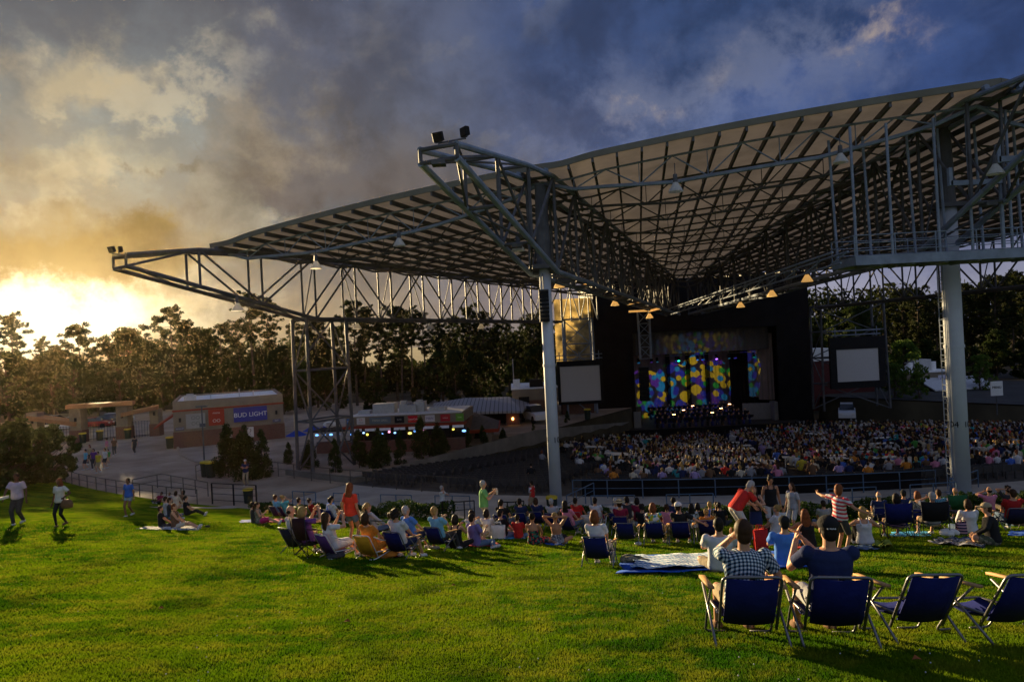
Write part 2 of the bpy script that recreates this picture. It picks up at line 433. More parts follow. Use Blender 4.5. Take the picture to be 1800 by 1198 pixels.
# ---------------------------------------------------------------- pavilion
m_steel = mat('painted_steel', (.10, .10, .108), .55, var=.25, scale=1.2)
m_steelb = mat('painted_steel_pale', (.22, .26, .33), .5, var=.18, scale=1.5)
m_col = mat('column_paint', (.50, .53, .58), .55, var=.06, scale=.9, bump=.05)
m_deck = mat('roof_membrane', (.27, .245, .235), .8, var=.22, scale=.35, trans=.3)
m_fascia = mat('roof_edge', (.20, .19, .16), .8, var=.12, scale=.5)
m_black = mat('black_paint', (.012, .012, .014), .6, var=.2)
m_ink = mat('lettering_ink', (.01, .01, .012), .6, var=0)

AX = Vector((20.2, 80, 0)); AD = Vector((.177, .984, 0)); AP = Vector((.984, -.177, 0))
def mirror(p):
    q = Vector((p[0], p[1], 0))-AX; q = AX-AP*q.dot(AP)+AD*q.dot(AD); return Vector((q.x, q.y, p[2]))
# every main truss: tip, roof corner, column head, stage end (plan + top chord height), and bottom chord heights
TR = {
 'L': dict(tip=(-22.7, 39.95, 6.1), cor=(-19.4, 44.7, 6.95), col=(-15.0, 51.0), end=(5.3, 80, 6.15), bt=5.45, bc=2.35, be=1.95),
 'M': dict(tip=(-2.36, 25.1, 7.25), cor=(1.5, 35.0, 8.55), col=(1.86, 36.0), end=(19.0, 80, 6.1), bt=6.75, bc=3.5, be=2.1),
 'R': dict(tip=(21.75, 23.2, 8.9), cor=(21.7, 29.6, 9.9), col=(22.3, 34.5), end=(21.6, 80, 6.0), bt=8.3, bc=3.6, be=2.1)}
L = TR['L']; mc = mirror((*L['col'], 0))
TR['N'] = dict(tip=tuple(mirror(L['tip'])), cor=tuple(mirror(L['cor'])), col=(mc.x, mc.y), end=tuple(mirror(L['end'])), bt=5.45, bc=2.35, be=1.95)
pav = thing('pavilion', 'huge steel truss amphitheatre canopy with pale membrane roof above the seating bowl', 'pavilion', (12, 36, -8.9))
def kid(mb, name, m, parent=None, smooth=False, label=None):
    o = mb.build(name, m, smooth=smooth); p = parent or pav
    o.parent = p
    o.matrix_parent_inverse = Matrix.Translation(-Vector(pav.location)) if p is pav else Matrix.Identity(4)
    if label: o['label'] = label
    return o
def lerp3(a, b, t): return Vector(a)*(1-t)+Vector(b)*t
def truss(key, W_=1.5, panel=4.1):
    t = TR[key]; tip, cor, end = Vector(t['tip']), Vector(t['cor']), Vector(t['end'])
    dirp = Vector((end.x-tip.x, end.y-tip.y, 0)); Ltot = dirp.length; dirp.normalize(); side = Vector((dirp.y, -dirp.x, 0))
    sc_ = (Vector((*t['col'], 0))-Vector((tip.x, tip.y, 0))).dot(dirp); sr = (cor-tip); sr.z = 0; sr = sr.dot(dirp)
    def P(s, zz): return Vector((tip.x, tip.y, 0))+dirp*s+Vector((0, 0, zz))
    def top(s): return tip.z+(cor.z-tip.z)*s/sr if s < sr else cor.z+(end.z-cor.z)*(s-sr)/(Ltot-sr)
    def bot(s): return t['bt']+(t['bc']-t['bt'])*s/sc_ if s < sc_ else t['bc']+(t['be']-t['bc'])*(s-sc_)/(Ltot-sc_)
    mb = MB(); web = MB()
    nb = max(2, round(sc_/panel)); na = round((Ltot-sc_)/panel)
    ss = lin(0, sc_, nb+1)+lin(sc_, Ltot, na+1)[1:]
    for sd in (-1, 1):
        o = side*sd*W_/2
        for a, b in zip(ss[:-1], ss[1:]):
            mb.tube(P(a, top(a))+o, P(b, top(b))+o, .13, n=8); mb.tube(P(a, bot(a))+o, P(b, bot(b))+o, .14, n=8)
        mb.tube(P(sr, top(sr))+o, P(sr-.2, top(sr))+o, .13)
        for i, s in enumerate(ss):
            web.tube(P(s, bot(s))+o, P(s, top(s))+o, .085)
            if i+1 < len(ss):
                s2 = ss[i+1]
                if i < nb: web.tube(P(s, top(s))+o, P(s2, bot(s2))+o, .075) if i % 2 else web.tube(P(s, bot(s))+o, P(s2, top(s2))+o, .075)
                else: web.tube(P(s, bot(s))+o, P(s2, top(s2))+o, .08) if (i-nb) % 2 == 0 else web.tube(P(s, top(s))+o, P(s2, bot(s2))+o, .08)
    for i, s in enumerate(ss):
        for f in (top, bot): web.tube(P(s, f(s))-side*W_/2, P(s, f(s))+side*W_/2, .08)
        if i+1 < len(ss):
            s2 = ss[i+1]; k = 1 if i % 2 else -1
            for f in (top, bot): web.tube(P(s, f(s))-side*k*W_/2, P(s2, f(s2))+side*k*W_/2, .055)
            if i >= nb: web.tube(P(s, bot(s))-side*k*W_/2, P(s, top(s))+side*k*W_/2, .045)
        if i % 2 == 0: web.box(P(s, bot(s))+Vector((0, 0, -.1)), (.5, .5, .16))
    o = kid(mb, 'main_truss', m_steel if key in 'LN' else m_steelb)
    w = kid(web, 'web_bracing', m_steel, o)
    return P, top, bot, side, sc_, sr, Ltot
TF = {k: truss(k) for k in 'LMRN'}

def deck(kA, kB, npur):
    a0, b0 = Vector(TR[kA]['cor']), Vector(TR[kB]['cor']); a1, b1 = Vector(TR[kA]['end']), Vector(TR[kB]['end'])
    up = Vector((0, 0, .30))
    def hump(s, t): return (.25*math.sin(math.pi*t)-.12*(math.exp(-((t-.07)/.05)**2)))*(1-s)
    def Q(s, t):
        p = lerp3(lerp3(a0, b0, t), lerp3(a1, b1, t), s); p = p+up; p.z += hump(s, t); return p
    # inverse of the plan bilinear map
    A, B, Cc, D = [np.array(v[:2]) for v in (a0, b0, a1, b1)]
    def inv(p):
        s, t = .4, .5
        for _ in range(14):
            f = (1-s)*((1-t)*A+t*B)+s*((1-t)*Cc+t*D)-p
            ds = (1-t)*(Cc-A)+t*(D-B); dt = (1-s)*(B-A)+s*(D-Cc)
            J = np.stack([ds, dt], 1); d_ = np.linalg.solve(J, -f); s += d_[0]; t += d_[1]
        return s, t
    nS, nT = 14, 40; mb = MB()
    mb.v = [tuple(Q(i/nS, k/nT)) for i in range(nS+1) for k in range(nT+1)]
    n = nT+1
    mb.f = [(i*n+k, (i+1)*n+k, (i+1)*n+k+1, i*n+k+1) for i in range(nS) for k in range(nT)]; mb.mi = [0]*len(mb.f)
    kid(mb, 'roof_deck', m_deck, smooth=True)
    # folded membrane edge along the front
    e = MB(); rr = []
    out = ((a0+b0)/2-(a1+b1)/2); out.z = 0; out.normalize()
    for k in range(nT+1):
        q = Q(0, k/nT); rr.append([q+Vector((0, 0, -.20))+out*.05, q+Vector((0, 0, .10))+out*.10, q+Vector((0, 0, .16))-out*.6, q+Vector((0, 0, .05))-out*.6, q+Vector((0, 0, .03))-out*.02, q+Vector((0, 0, -.20))-out*.02])
    e.rings(rr); kid(e, 'roof_edge', m_fascia)
    # purlins run parallel to the bay axis
    ax = ((a1+b1)/2-(a0+b0)/2); ax.z = 0; ax.normalize(); axn = np.array(ax[:2])
    pur = MB()
    for j in range(npur):
        t0 = (j+.5)/npur; p0 = (1-t0)*A+t0*B; prev = None; st = 1.5; k = 0
        while True:
            s, t = inv(p0+axn*k*st)
            if s > 1 or t < -.001 or t > 1.001 or k > 60: break
            q = Q(max(0, s), min(1, max(0, t)))-Vector((0, 0, .28))
            if prev is not None:
                dq = (q-prev); sdv = Vector((dq.y, -dq.x, 0)).normalized()*.055; uz = Vector((0, 0, .13))
                c = [prev+sdv+uz, prev-sdv+uz, prev-sdv-uz, prev+sdv-uz, q+sdv+uz, q-sdv+uz, q-sdv-uz, q+sdv-uz]
                pur.add(c, [(0, 1, 2, 3), (4, 7, 6, 5), (1, 5, 6, 2), (0, 3, 7, 4), (3, 2, 6, 7)])
            prev = q; k += 1
    kid(pur, 'purlin_lattice', m_steel)
    # cross trusses parallel to the front edge
    for i in range(12):
        s = .03+.086*i; mb = MB(); La = (Q(s, 1)-Q(s, 0)).length
        if La < 3.5: continue
        npn = max(4, 2*round(La/3.4)); dep = 1.35
        pts_b = [Q(s, k/npn)-Vector((0, 0, .45+dep*min(1, 3*k/npn, 3*(npn-k)/npn)**.6)) for k in range(npn+1)]
        pts_t = [Q(s, k/npn)-Vector((0, 0, .46)) for k in range(npn+1)]
        r0 = .10 if i == 0 else .075
        for k in range(npn):
            mb.tube(pts_b[k], pts_b[k+1], r0, n=6); mb.tube(pts_t[k], pts_t[k+1], .06, n=5)
            mb.tube(pts_t[k] if k % 2 == 0 else pts_b[k], pts_b[k+1] if k % 2 == 0 else pts_t[k+1], .04, n=5)
            if k % 2: mb.tube(pts_b[k], pts_t[k], .025, n=4)
        kid(mb, 'cross_truss', m_steelb if i == 0 else m_steel)
    return Q
QLM = deck('L', 'M', 17); QMR = deck('M', 'R', 17); QRN = deck('R', 'N', 20)

# columns with their section numbers
def column(x, y, z0, z1, r, numbers, lab):
    mb = MB(); mb.tube((x, y, z0), (x, y, z1), r*1.03, r*.97, n=32)
    o = kid(mb, 'column', m_col, smooth=True, label=lab)
    b = MB()
    b.tube((x, y, z0+7.45), (x, y, z0+7.6), r*1.09, n=32); kid(b, 'collar', m_col, o)
    b = MB(); b.tube((x, y, z0), (x, y, z0+.12), r*1.5, n=32); kid(b, 'base_plate', m_col, o)
    lk = math.atan2(-x, -y)          # number faces round the drum
    for s, da in numbers:
        me = text_mesh(s, .42, extrude=.0)
        for q in me.vertices:
            a = lk+da-q.co.x/r*1.0; hgt = q.co.y
            q.co = Vector((x+math.sin(a)*(r*1.03+.006), y+math.cos(a)*(r*1.03+.006), z0+3.6+hgt))
        me.materials.clear(); me.materials.append(m_ink)
        n_ = bpy.data.objects.new('section_number', me); COL.objects.link(n_); n_.parent = o
    return o
cl = column(1.9, 36.0, -8.9, 3.7, .31, [("104", -1.0), ("105", 1.8)], 'slimmer pale column carrying the numbers 105 and 104')
cr_ = column(22.3, 34.5, -8.9, 5.6, .43, [("104", .62), ("103", -1.3)], 'thicker pale column carrying the number 104')
for c, (x, y, zt) in ((cl, (1.9, 36, 3.7)), (cr_, (22.3, 34.5, 5.6))):
    mb = MB()
    mb.tube((x, y, zt), (x, y, zt+4.4), .42, .3, n=16); mb.box((x, y, zt+.1), (1.3, 1.3, .22))
    kid(mb, 'column_head', m_steel, c)
# ladder on the thick column
mb = MB(); x, y = 22.3, 34.5
lx = x-.55
for dx in (-.0, ):
    for dy in (-.22, .22): mb.tube((lx-.05, y-.1+dy, -8.6), (lx-.05, y-.1+dy, 4.2), .025)
z = -8.4
while z < 4.1: mb.tube((lx-.05, y-.32, z), (lx-.05, y+.12, z), .018, n=5); z += .3
for z in range(-8, 4, 2): mb.tube((lx-.05, y, z), (x-.40, y, z), .02)
kid(mb, 'ladder', m_steelb, cr_)
# steel towers under the outer truss and beside the stage
def tower(cx, cy, ang, w, dpt, z0, z1, splay, levels, m=m_steel, foot=True):
    mb = MB(); u = Vector((math.cos(ang), math.sin(ang), 0)); v = Vector((-u.y, u.x, 0)); c = Vector((cx, cy, 0))
    def leg(i, z):
        k = 1+splay*(z1-z)/(z1-z0); sx, sy = ((-1, -1), (1, -1), (1, 1), (-1, 1))[i]
        return c+u*sx*w/2*k+v*sy*dpt/2*k+Vector((0, 0, z))
    zs = lin(z0, z1, levels+1)
    for i in range(4):
        mb.tube(leg(i, z0), leg(i, z1), .13, n=8)
        j = (i+1) % 4
        for k, (a, b) in enumerate(zip(zs[:-1], zs[1:])):
            mb.tube(leg(i, b), leg(j, b), .07)
            if (i+k) % 2: mb.tube(leg(i, a), leg(j, b), .065)
            else: mb.tube(leg(j, a), leg(i, b), .065)
    if foot:
        mb.tube(leg(1, zs[1]), c-u*(w*.2)-v*dpt*.9+Vector((0, 0, z0)), .1)
    return kid(mb, 'support_tower', m)
tang = math.atan2(TR['L']['end'][1]-TR['L']['tip'][1], TR['L']['end'][0]-TR['L']['tip'][0])
tower(-14.4, 51.4, tang, 3.7, 1.6, -8.9, 2.35, .06, 3)
for (pa, pb, Y) in ((992, 1040, 81), (1436, 1545, 77)):
    xa, xb = at(pa, 600, Y).x, at(pb, 600, Y).x
    tower((xa+xb)/2, Y, 0, xb-xa, 2.6, -9.5, 2.2, .05, 4, m_steelb if pa < 1000 else m_steel, foot=False)
# lantern of truss work under the roof beside the tower
mb = MB()
p0, p1 = at(985, 512, 81), at(1046, 512, 81)
for k in range(5):
    xa = p0.x+(p1.x-p0.x)*k/4
    mb.tube((xa, 79.8, 6.0), (xa, 79.8, 2.0), .07)
    if k < 4:
        xb = p0.x+(p1.x-p0.x)*(k+1)/4; mb.tube((xa, 79.8, 6.0 if k % 2 else 2.0), (xb, 79.8, 2.0 if k % 2 else 6.0), .06)
kid(mb, 'bracing_frame', m_steelb)
# light bridge crossing under the roof towards the catwalk
mb = MB(); a, b = at(1180, 552, 66), at(1478, 462, 31)
for o in (Vector((0, 0, 0)), Vector((.35, 0, .5)), Vector((-.35, 0, .5))): mb.tube(a+o, b+o, .05)
nseg = 26
for k in range(nseg):
    p, q = lerp3(a, b, k/nseg), lerp3(a, b, (k+1)/nseg)
    mb.tube(p, q+Vector((.35 if k % 2 else -.35, 0, .5)), .03, n=4)
kid(mb, 'light_bridge', m_steelb)
# catwalk hung from the roof
cat_z = 2.95; cxa, cxb, cy0, cy1 = 15.75, 29.0, 31.0, 33.2
mb = MB(); mb.box(((cxa+cxb)/2, (cy0+cy1)/2, cat_z-.06), (cxb-cxa-.12, cy1-cy0-.12, .10))
for yy in (cy0, cy1): mb.box(((cxa+cxb)/2, yy, cat_z-.1), (cxb-cxa, .1, .42))
mb.box((cxa+.03, (cy0+cy1)/2, cat_z-.1), (.09, cy1-cy0-.12, .40))
for k in range(9): mb.box((cxa+1.2+k*1.5, (cy0+cy1)/2, cat_z-.26), (.12, cy1-cy0-.14, .2))
cw = kid(mb, 'catwalk', m_steelb)
mb = MB()
for hh in (.35, .7, 1.05):
    mb.tube((cxa, cy0, cat_z+hh), (cxb, cy0, cat_z+hh), .022); mb.tube((cxa, cy0, cat_z+hh), (cxa, cy1, cat_z+hh), .022); mb.tube((cxa, cy1, cat_z+hh), (cxb, cy1, cat_z+hh), .022)
for k in range(8): mb.tube((cxa+k*1.85, cy0, cat_z), (cxa+k*1.85, cy0, cat_z+1.05), .028); mb.tube((cxa+k*1.85, cy1, cat_z), (cxa+k*1.85, cy1, cat_z+1.05), .028)
kid(mb, 'guard_rail', m_steelb, cw)
mb = MB()
for k, xx in enumerate((cxa+.1, cxa+1.75, cxa+3.9, cxa+5.4, cxa+7.2, cxa+9.1, cxa+11)):
    for yy in (cy0+.05, cy1-.05): mb.tube((xx+(.0 if yy < 32 else .15), yy, cat_z), (xx, yy+.05, 8.9+.06*(xx-15)), .065, n=8)
kid(mb, 'hanger_lattice', m_steelb, cw)
mb = MB()
mb.box((21.3, 30.8, 6.1), (2.4, .16, .22)); mb.box((22.6, 29.4, 6.75), (2.6, .16, .24)); mb.box((20.1, 30.8, 6.4), (.16, .16, .8)); mb.box((21.3, 29.4, 7.0), (.16, .16, .8))
mb.tube((22.4, 30.85, 6), (22.4, 30.85, 3.1), .09); mb.tube((23.8, 29.5, 6.7), (23.8, 29.5, 1.5), .06)
kid(mb, 'hoist_frame', m_steelb, cw)

# ---------------------------------------------------------------- lamps under the roof
m_glass = mat('prismatic_shade', (.75, .72, .66), .25, var=.08, trans=.5)
m_glow = mat('painted_glow', (.8, .6, .3), .4, var=.1, trans=.5, emit=((1, .55, .16), .30))  # emission stands in for low sun glowing through the shades
def lamp(p, lit, drop, lab, s=1.0):
    r = thing('hanging_lamp', lab, 'lamp', p, group='bell lamps hung under the canopy')
    mb = MB(); n = 18
    prof = [(.10, .42), (.13, .36), (.22, .22), (.31, .06), (.34, 0)]
    mb.rings([[Vector((a*s*math.cos(2*math.pi*k/n), a*s*math.sin(2*math.pi*k/n), z*s)) for k in range(n)] for a, z in prof], cap=False)
    mb.build('lamp_shade', m_glow if lit else m_glass, r, True)
    mb = MB(); mb.tube((0, 0, .42*s), (0, 0, .78*s), .11*s, .09*s, n=10); mb.tube((0, 0, .78*s), (0, 0, .78*s+drop), .02, n=5)
    mb.build('ballast_housing', m_steel, r)
    return r
LAMPS = [(556, 466, 38.5, 0, .5, 'clear bell lamp nearest the outer floodlight boom, under the front truss'), (702, 426, 36.6, 0, .5, 'clear bell lamp under the front cross truss between the two booms'),
 (911, 435, 33.0, 0, .5, 'clear bell lamp hung beside the slim column head'), (1188, 331, 30.5, 0, .5, 'clear bell lamp high under the middle of the roof edge'), (1478, 280, 30.8, 0, .5, 'clear bell lamp over the end of the catwalk'),
 (1750, 300, 28.5, 0, .4, 'clear bell lamp above the catwalk hoist frame'), (983, 499, 45, 1, .5, 'glowing bell lamp just behind the slim column'), (1081, 531, 58, 1, .7, 'glowing bell lamp above the white video screen nearer the plaza'),
 (1357, 515, 50, 1, .7, 'glowing bell lamp beside the slanting light bridge'), (1419, 489, 44, 1, .6, 'glowing bell lamp closest to the end of the catwalk'), (628, 572, 56, 0, .3, 'bell lamp under the long chord beside the steel tower'),
 (757, 572, 62, 0, .3, 'bell lamp under the middle of the long outer chord'), (846, 571, 68, 0, .3, 'bell lamp under the far part of the long outer chord'), (418, 540, 41.5, 0, .2, 'bell lamp under the outer boom before the tree line'),
 (1142, 553, 66, 1, .6, 'glowing bell lamp beside the hanging speaker rig'), (1302, 534, 60, 1, .6, 'dim bell lamp over the middle of the stage opening')]
for px, py, Y, lit, drop, lab in LAMPS: lamp(at(px, py+6, Y), lit, drop, lab, 1.0 if Y < 40 else 1.1)
# strip fixtures given painted sun glow by emission under the middle truss
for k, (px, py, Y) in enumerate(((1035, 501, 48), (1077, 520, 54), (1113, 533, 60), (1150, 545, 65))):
    o = MB().box((0, 0, 0), (1.5, .16, .09)).box((0, 0, .09), (1.0, .07, .1)).build('strip_light', m_glow)
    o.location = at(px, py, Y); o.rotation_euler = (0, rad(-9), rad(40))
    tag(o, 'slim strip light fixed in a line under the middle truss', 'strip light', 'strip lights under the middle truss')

# floodlights on the boom tips
def flood(p, rz, tilt, s, lab):
    r = thing('floodlight', lab, 'floodlight', p, rz, 'floodlights on the truss booms'); r.scale = (s, s, s)
    R_ = Matrix.Rotation(tilt, 3, 'X')
    mb = MB(); n = 4
    prof = [(-.20, .26, .22), (-.12, .33, .28), (.16, .35, .30), (.20, .31, .26)]
    mb.rings([[R_ @ Vector((sx*a, y, sz*b))+Vector((0, 0, .42)) for sx, sz in ((-1, -1), (1, -1), (1, 1), (-1, 1))] for y, a, b in prof])
    mb.build('lamp_housing', m_black, r)
    mb = MB(); mb.tube((0, 0, -.1), (0, 0, .2), .04); mb.box((0, 0, .06), (.5, .06, .06)); mb.build('bracket', m_steel, r)
    return r
for key, pts in (('M', ((771, 252), (818, 243))), ('L', ((197, 446), (209, 448)))):
    Y = 25.3 if key == 'M' else 39.9
    a, b = at(*pts[0], Y), at(*pts[1], Y+.6)
    if key == 'L': b = b+Vector((.1, 0, .05))
    tip = Vector(TR[key]['tip'])
    mb = MB(); mb.tube(a, b, .035); mb.tube((a+b)/2, tip+Vector((.2, .1, 0)), .04); mb.tube(b*.7+a*.3, tip+Vector((.55, .3, 0)), .03)
    kid(mb, 'lamp_arm', m_steel)
    s_ = .58 if key == 'M' else .62
    w = 'beside the slim column' if key == 'M' else 'over the tree line'
    flood(a, 2.7, -.35, s_, 'black floodlight on the outer end of the boom %s, tilted down' % w)
    flood(b, 2.2, -.1, s_, 'black floodlight on the inner end of the boom %s, level' % w)

# line array speaker on the slim column
def line_array(p, n, w, h, d_, rz, lab):
    r = thing('line_array_speaker', lab, 'loudspeaker', p, rz)
    for k in range(n):
        mb = MB(); mb.box((0, .012*k*k*.3, -h*(k+.5)), (w, d_, h*.9), Matrix.Rotation(.012*k, 3, 'X')); mb.build('speaker_cabinet', m_black, r)
    mb = MB(); mb.box((0, 0, .04), (w*1.05, d_*.8, .06)); mb.tube((0, 0, .05), (0, 0, .9), .02); mb.tube((-w*.4, 0, .05), (0, 0, .9), .012); mb.build('fly_frame', m_steel, r)
line_array(at(957, 511, 35.35)+Vector((-.05, 0, 0)), 8, .50, .20, .4, 0, 'black line array speaker fixed to the slim column')
line_array(at(1131, 645, 76), 8, 1.0, .47, .7, 0, 'black line array speaker hanging before the dotted curtain')
# hanging rig over it
p = at(1131, 548, 76); r = thing('speaker_rig', 'pale truss frame hanging from the roof over the stage speakers', 'truss frame', p)
mb = MB(); h = 5.2
for sx in (-.65, .65):
    for sy in (-.3, .3): mb.tube((sx, sy, 0), (sx*.9, sy, -h), .06)
kz = lin(0, -h, 5)
for a, b in zip(kz[:-1], kz[1:]):
    mb.tube((-.65, -.3, a), (.65, -.3, b), .04); mb.tube((.65, .3, a), (-.65, .3, b), .04); mb.tube((-.65, -.3, b), (.65, -.3, b), .045); mb.tube((-.65, -.3, b), (-.65, .3, b), .04); mb.tube((.65, -.3, b), (.65, .3, b), .04)
mb.build('truss_frame', m_steelb, r)
mb = MB(); mb.box((0, 0, .12), (3.2, .5, .2)); mb.build('head_beam', m_glow, r)  # the beam is no lamp; emission paints it as sunlit

# ---------------------------------------------------------------- stage house
SY = 84.0; sa = rad(-5)
def sx(px): return at(px, 600, SY).x
m_drape = mat('black_drape', (.010, .009, .010), .95, var=.3, scale=.7)
m_curt = mat('brown_curtain', (.20, .155, .14), .9, var=.12, scale=.5)
m_shell = mat('pale_panel', (.22, .21, .20), .8, var=.1)
stage = thing('stage_house', 'black concert stage house with brown curtains under the canopy end', 'stage', (sx(1240), SY, -13.0))
def sk(mb, name, m, parent=None, smooth=False):
    o = mb.build(name, m, smooth=smooth); p = parent or stage; o.parent = p
    if p is stage: o.matrix_parent_inverse = Matrix.Translation(-Vector(stage.location))
    return o
xl, xo, xr, xe = sx(1046), sx(1112), sx(1366), sx(1424)
ztop, zop, zfl = 6.6, .25, -11.4
mb = MB(); mb.box(((xl+xo)/2, SY+.25, (ztop-13.5)/2), (xo-xl, .5, ztop+13.5)); sk(mb, 'front_wall', m_drape)
mb = MB(); mb.box(((xr+xe)/2, SY+.25, (ztop-13.5)/2), (xe-xr, .5, ztop+13.5)); sk(mb, 'front_wall', m_drape)
mb = MB(); mb.box(((xo+xr)/2, SY+.2, (ztop+zop)/2), (xr-xo-.004, .4, ztop-zop)); sk(mb, 'proscenium_header', m_drape)
mb = MB(); mb.box((xl+.25, SY+8.26, (ztop-13.5)/2), (.5, 15.5, ztop+13.5)); mb.box((xe-.25, SY+8.26, (ztop-13.5)/2), (.5, 15.5, ztop+13.5)); mb.box(((xl+xe)/2, SY+16.2, (ztop-13.5)/2), (xe-xl, .4, ztop+13.5)); mb.box(((xl+xe)/2, SY+8.2, ztop+.15), (xe-xl+.4, 16.6, .3)); sk(mb, 'outer_wall', m_black)
mb = MB(); mb.box(((xo+xr)/2, SY+5.0, zfl-.6), (xr-xo+4, 17.5, 1.2)); sk(mb, 'stage_floor', mat('stage_boards', (.03, .026, .024), .5, var=.3))
mb = MB(); mb.box(((xo+xr)/2, SY-3.82, zfl-1.0), (xr-xo+4.3, .12, 2.4)); sk(mb, 'stage_front', m_drape)
def drape(x0, x1, y, z0, z1, m, name, amp=.14, wl=.55, dy=0.0):
    mb = MB(); n = max(8, int((x1-x0)/wl*6)); v = []
    for k in range(n+1):
        t = k/n; xx = x0+(x1-x0)*t; a = amp*math.sin(2*math.pi*(x1-x0)/wl*t+math.sin(t*9)); yy = y+dy*t+a
        v += [(xx, yy, z1), (xx, yy+amp*.2*math.sin(t*31), z0)]
    v2 = [(a, b+.03, c) for a, b, c in v]; m_ = len(v)
    f = [(2*k, 2*k+1, 2*k+3, 2*k+2) for k in range(n)]+[(m_+2*k, m_+2*k+2, m_+2*k+3, m_+2*k+1) for k in range(n)]
    mb.add(v+v2, f); return sk(mb, name, m, smooth=True)
yb = SY+9.5
def bx(px): return at(px, 600, yb).x
drape(bx(1100), bx(1318), yb, zfl, -.6, m_curt, 'back_curtain', .05)
for px in (1170, 1205, 1238): drape(bx(px)-.28, bx(px)+.28, yb-.6, zfl+1.5, -2.0, m_drape, 'curtain_leg', .05, .3)
drape(bx(1268), bx(1312), yb-3, zfl, -1, m_drape, 'curtain_leg', .1, .5)
drape(sx(1338), sx(1368), SY+5.2, zfl+2.6, -.6, m_curt, 'side_curtain', .1, .5, -1.6)
drape(sx(1112), sx(1360), SY+1.6, -2.6, .24, mat('grey_border', (.085, .075, .07), .9, var=.1), 'border_curtain', .1, .9)
drape(sx(1342), sx(1366), SY+2.6, zfl+2.4, -.6, m_curt, 'side_curtain', .1, .5, -1.0)
mb = MB(); mb.box((sx(1337), SY+2.4, zfl+1.0), (sx(1362)-sx(1312), .5, 2.0), Matrix.Rotation(-.25, 3, 'Z')); mb.box((sx(1362), SY+1.4, zfl+1.1), (.5, 1.6, 2.3)); sk(mb, 'wing_wall', m_shell)
mb = MB(); mb.box((sx(1113), SY-.2, zfl+.9), (.85, .3, 2.1)); sk(mb, 'side_panel', m_shell)
# overhead light bar with small coloured lamps
mb = MB(); zz = -2.9
for o in ((0, 0), (.25, .3), (-.25, .3)): mb.tube((sx(1125), SY+3+o[0], zz+o[1]), (sx(1345), SY+3+o[0], zz+o[1]), .05)
bar = sk(mb, 'light_bar', m_steel)
cols = [(.05, .4, .9), (.05, .8, .45), (.02, .9, .5), (.12, .1, .9), (.1, .5, .8), (.25, .08, .8)]
for k in range(11):
    xx = sx(1128)+(sx(1330)-sx(1128))*(k+.4*math.sin(k*2.7))/10; c = cols[k*5 % 6]
    mb = MB(); mb.tube((xx, SY+3, zz-.15), (xx, SY+2.75, zz-.65), .16, .2, n=10); s_ = sk(mb, 'stage_lamp', m_black, bar)
    mb = MB(); mb.tube((xx, SY+2.735, zz-.68), (xx, SY+2.725, zz-.70), .15 if k % 3 else .2, n=10); sk(mb, 'lamp_lens', mat('lens_%d_%d' % (k*5 % 6, k in (4, 7)), c, .3, var=0, emit=(c, 2.2 if k in (4, 7) else .04)), bar)
mb = MB(); mb.box((sx(1240), SY+3.6, -1.75), (sx(1330)-sx(1150), .1, .5)); sk(mb, 'truss_cover', mat('grey_border', (.2, .18, .17)), bar)
# translucent cloth by the stage wing, glowing against the low sun
mb = MB(); a, b = at(972, 508, 87), at(1042, 508, 87)
mb.box(((a.x+b.x)/2, 87, -1.2), (b.x-a.x, .06, 12.4)); sk(mb, 'wing_cloth', mat('translucent_cloth', (.55, .47, .28), .8, var=.5, scale=.5, trans=.65))  # broad mottle in the cloth colour stands in for tree shadows
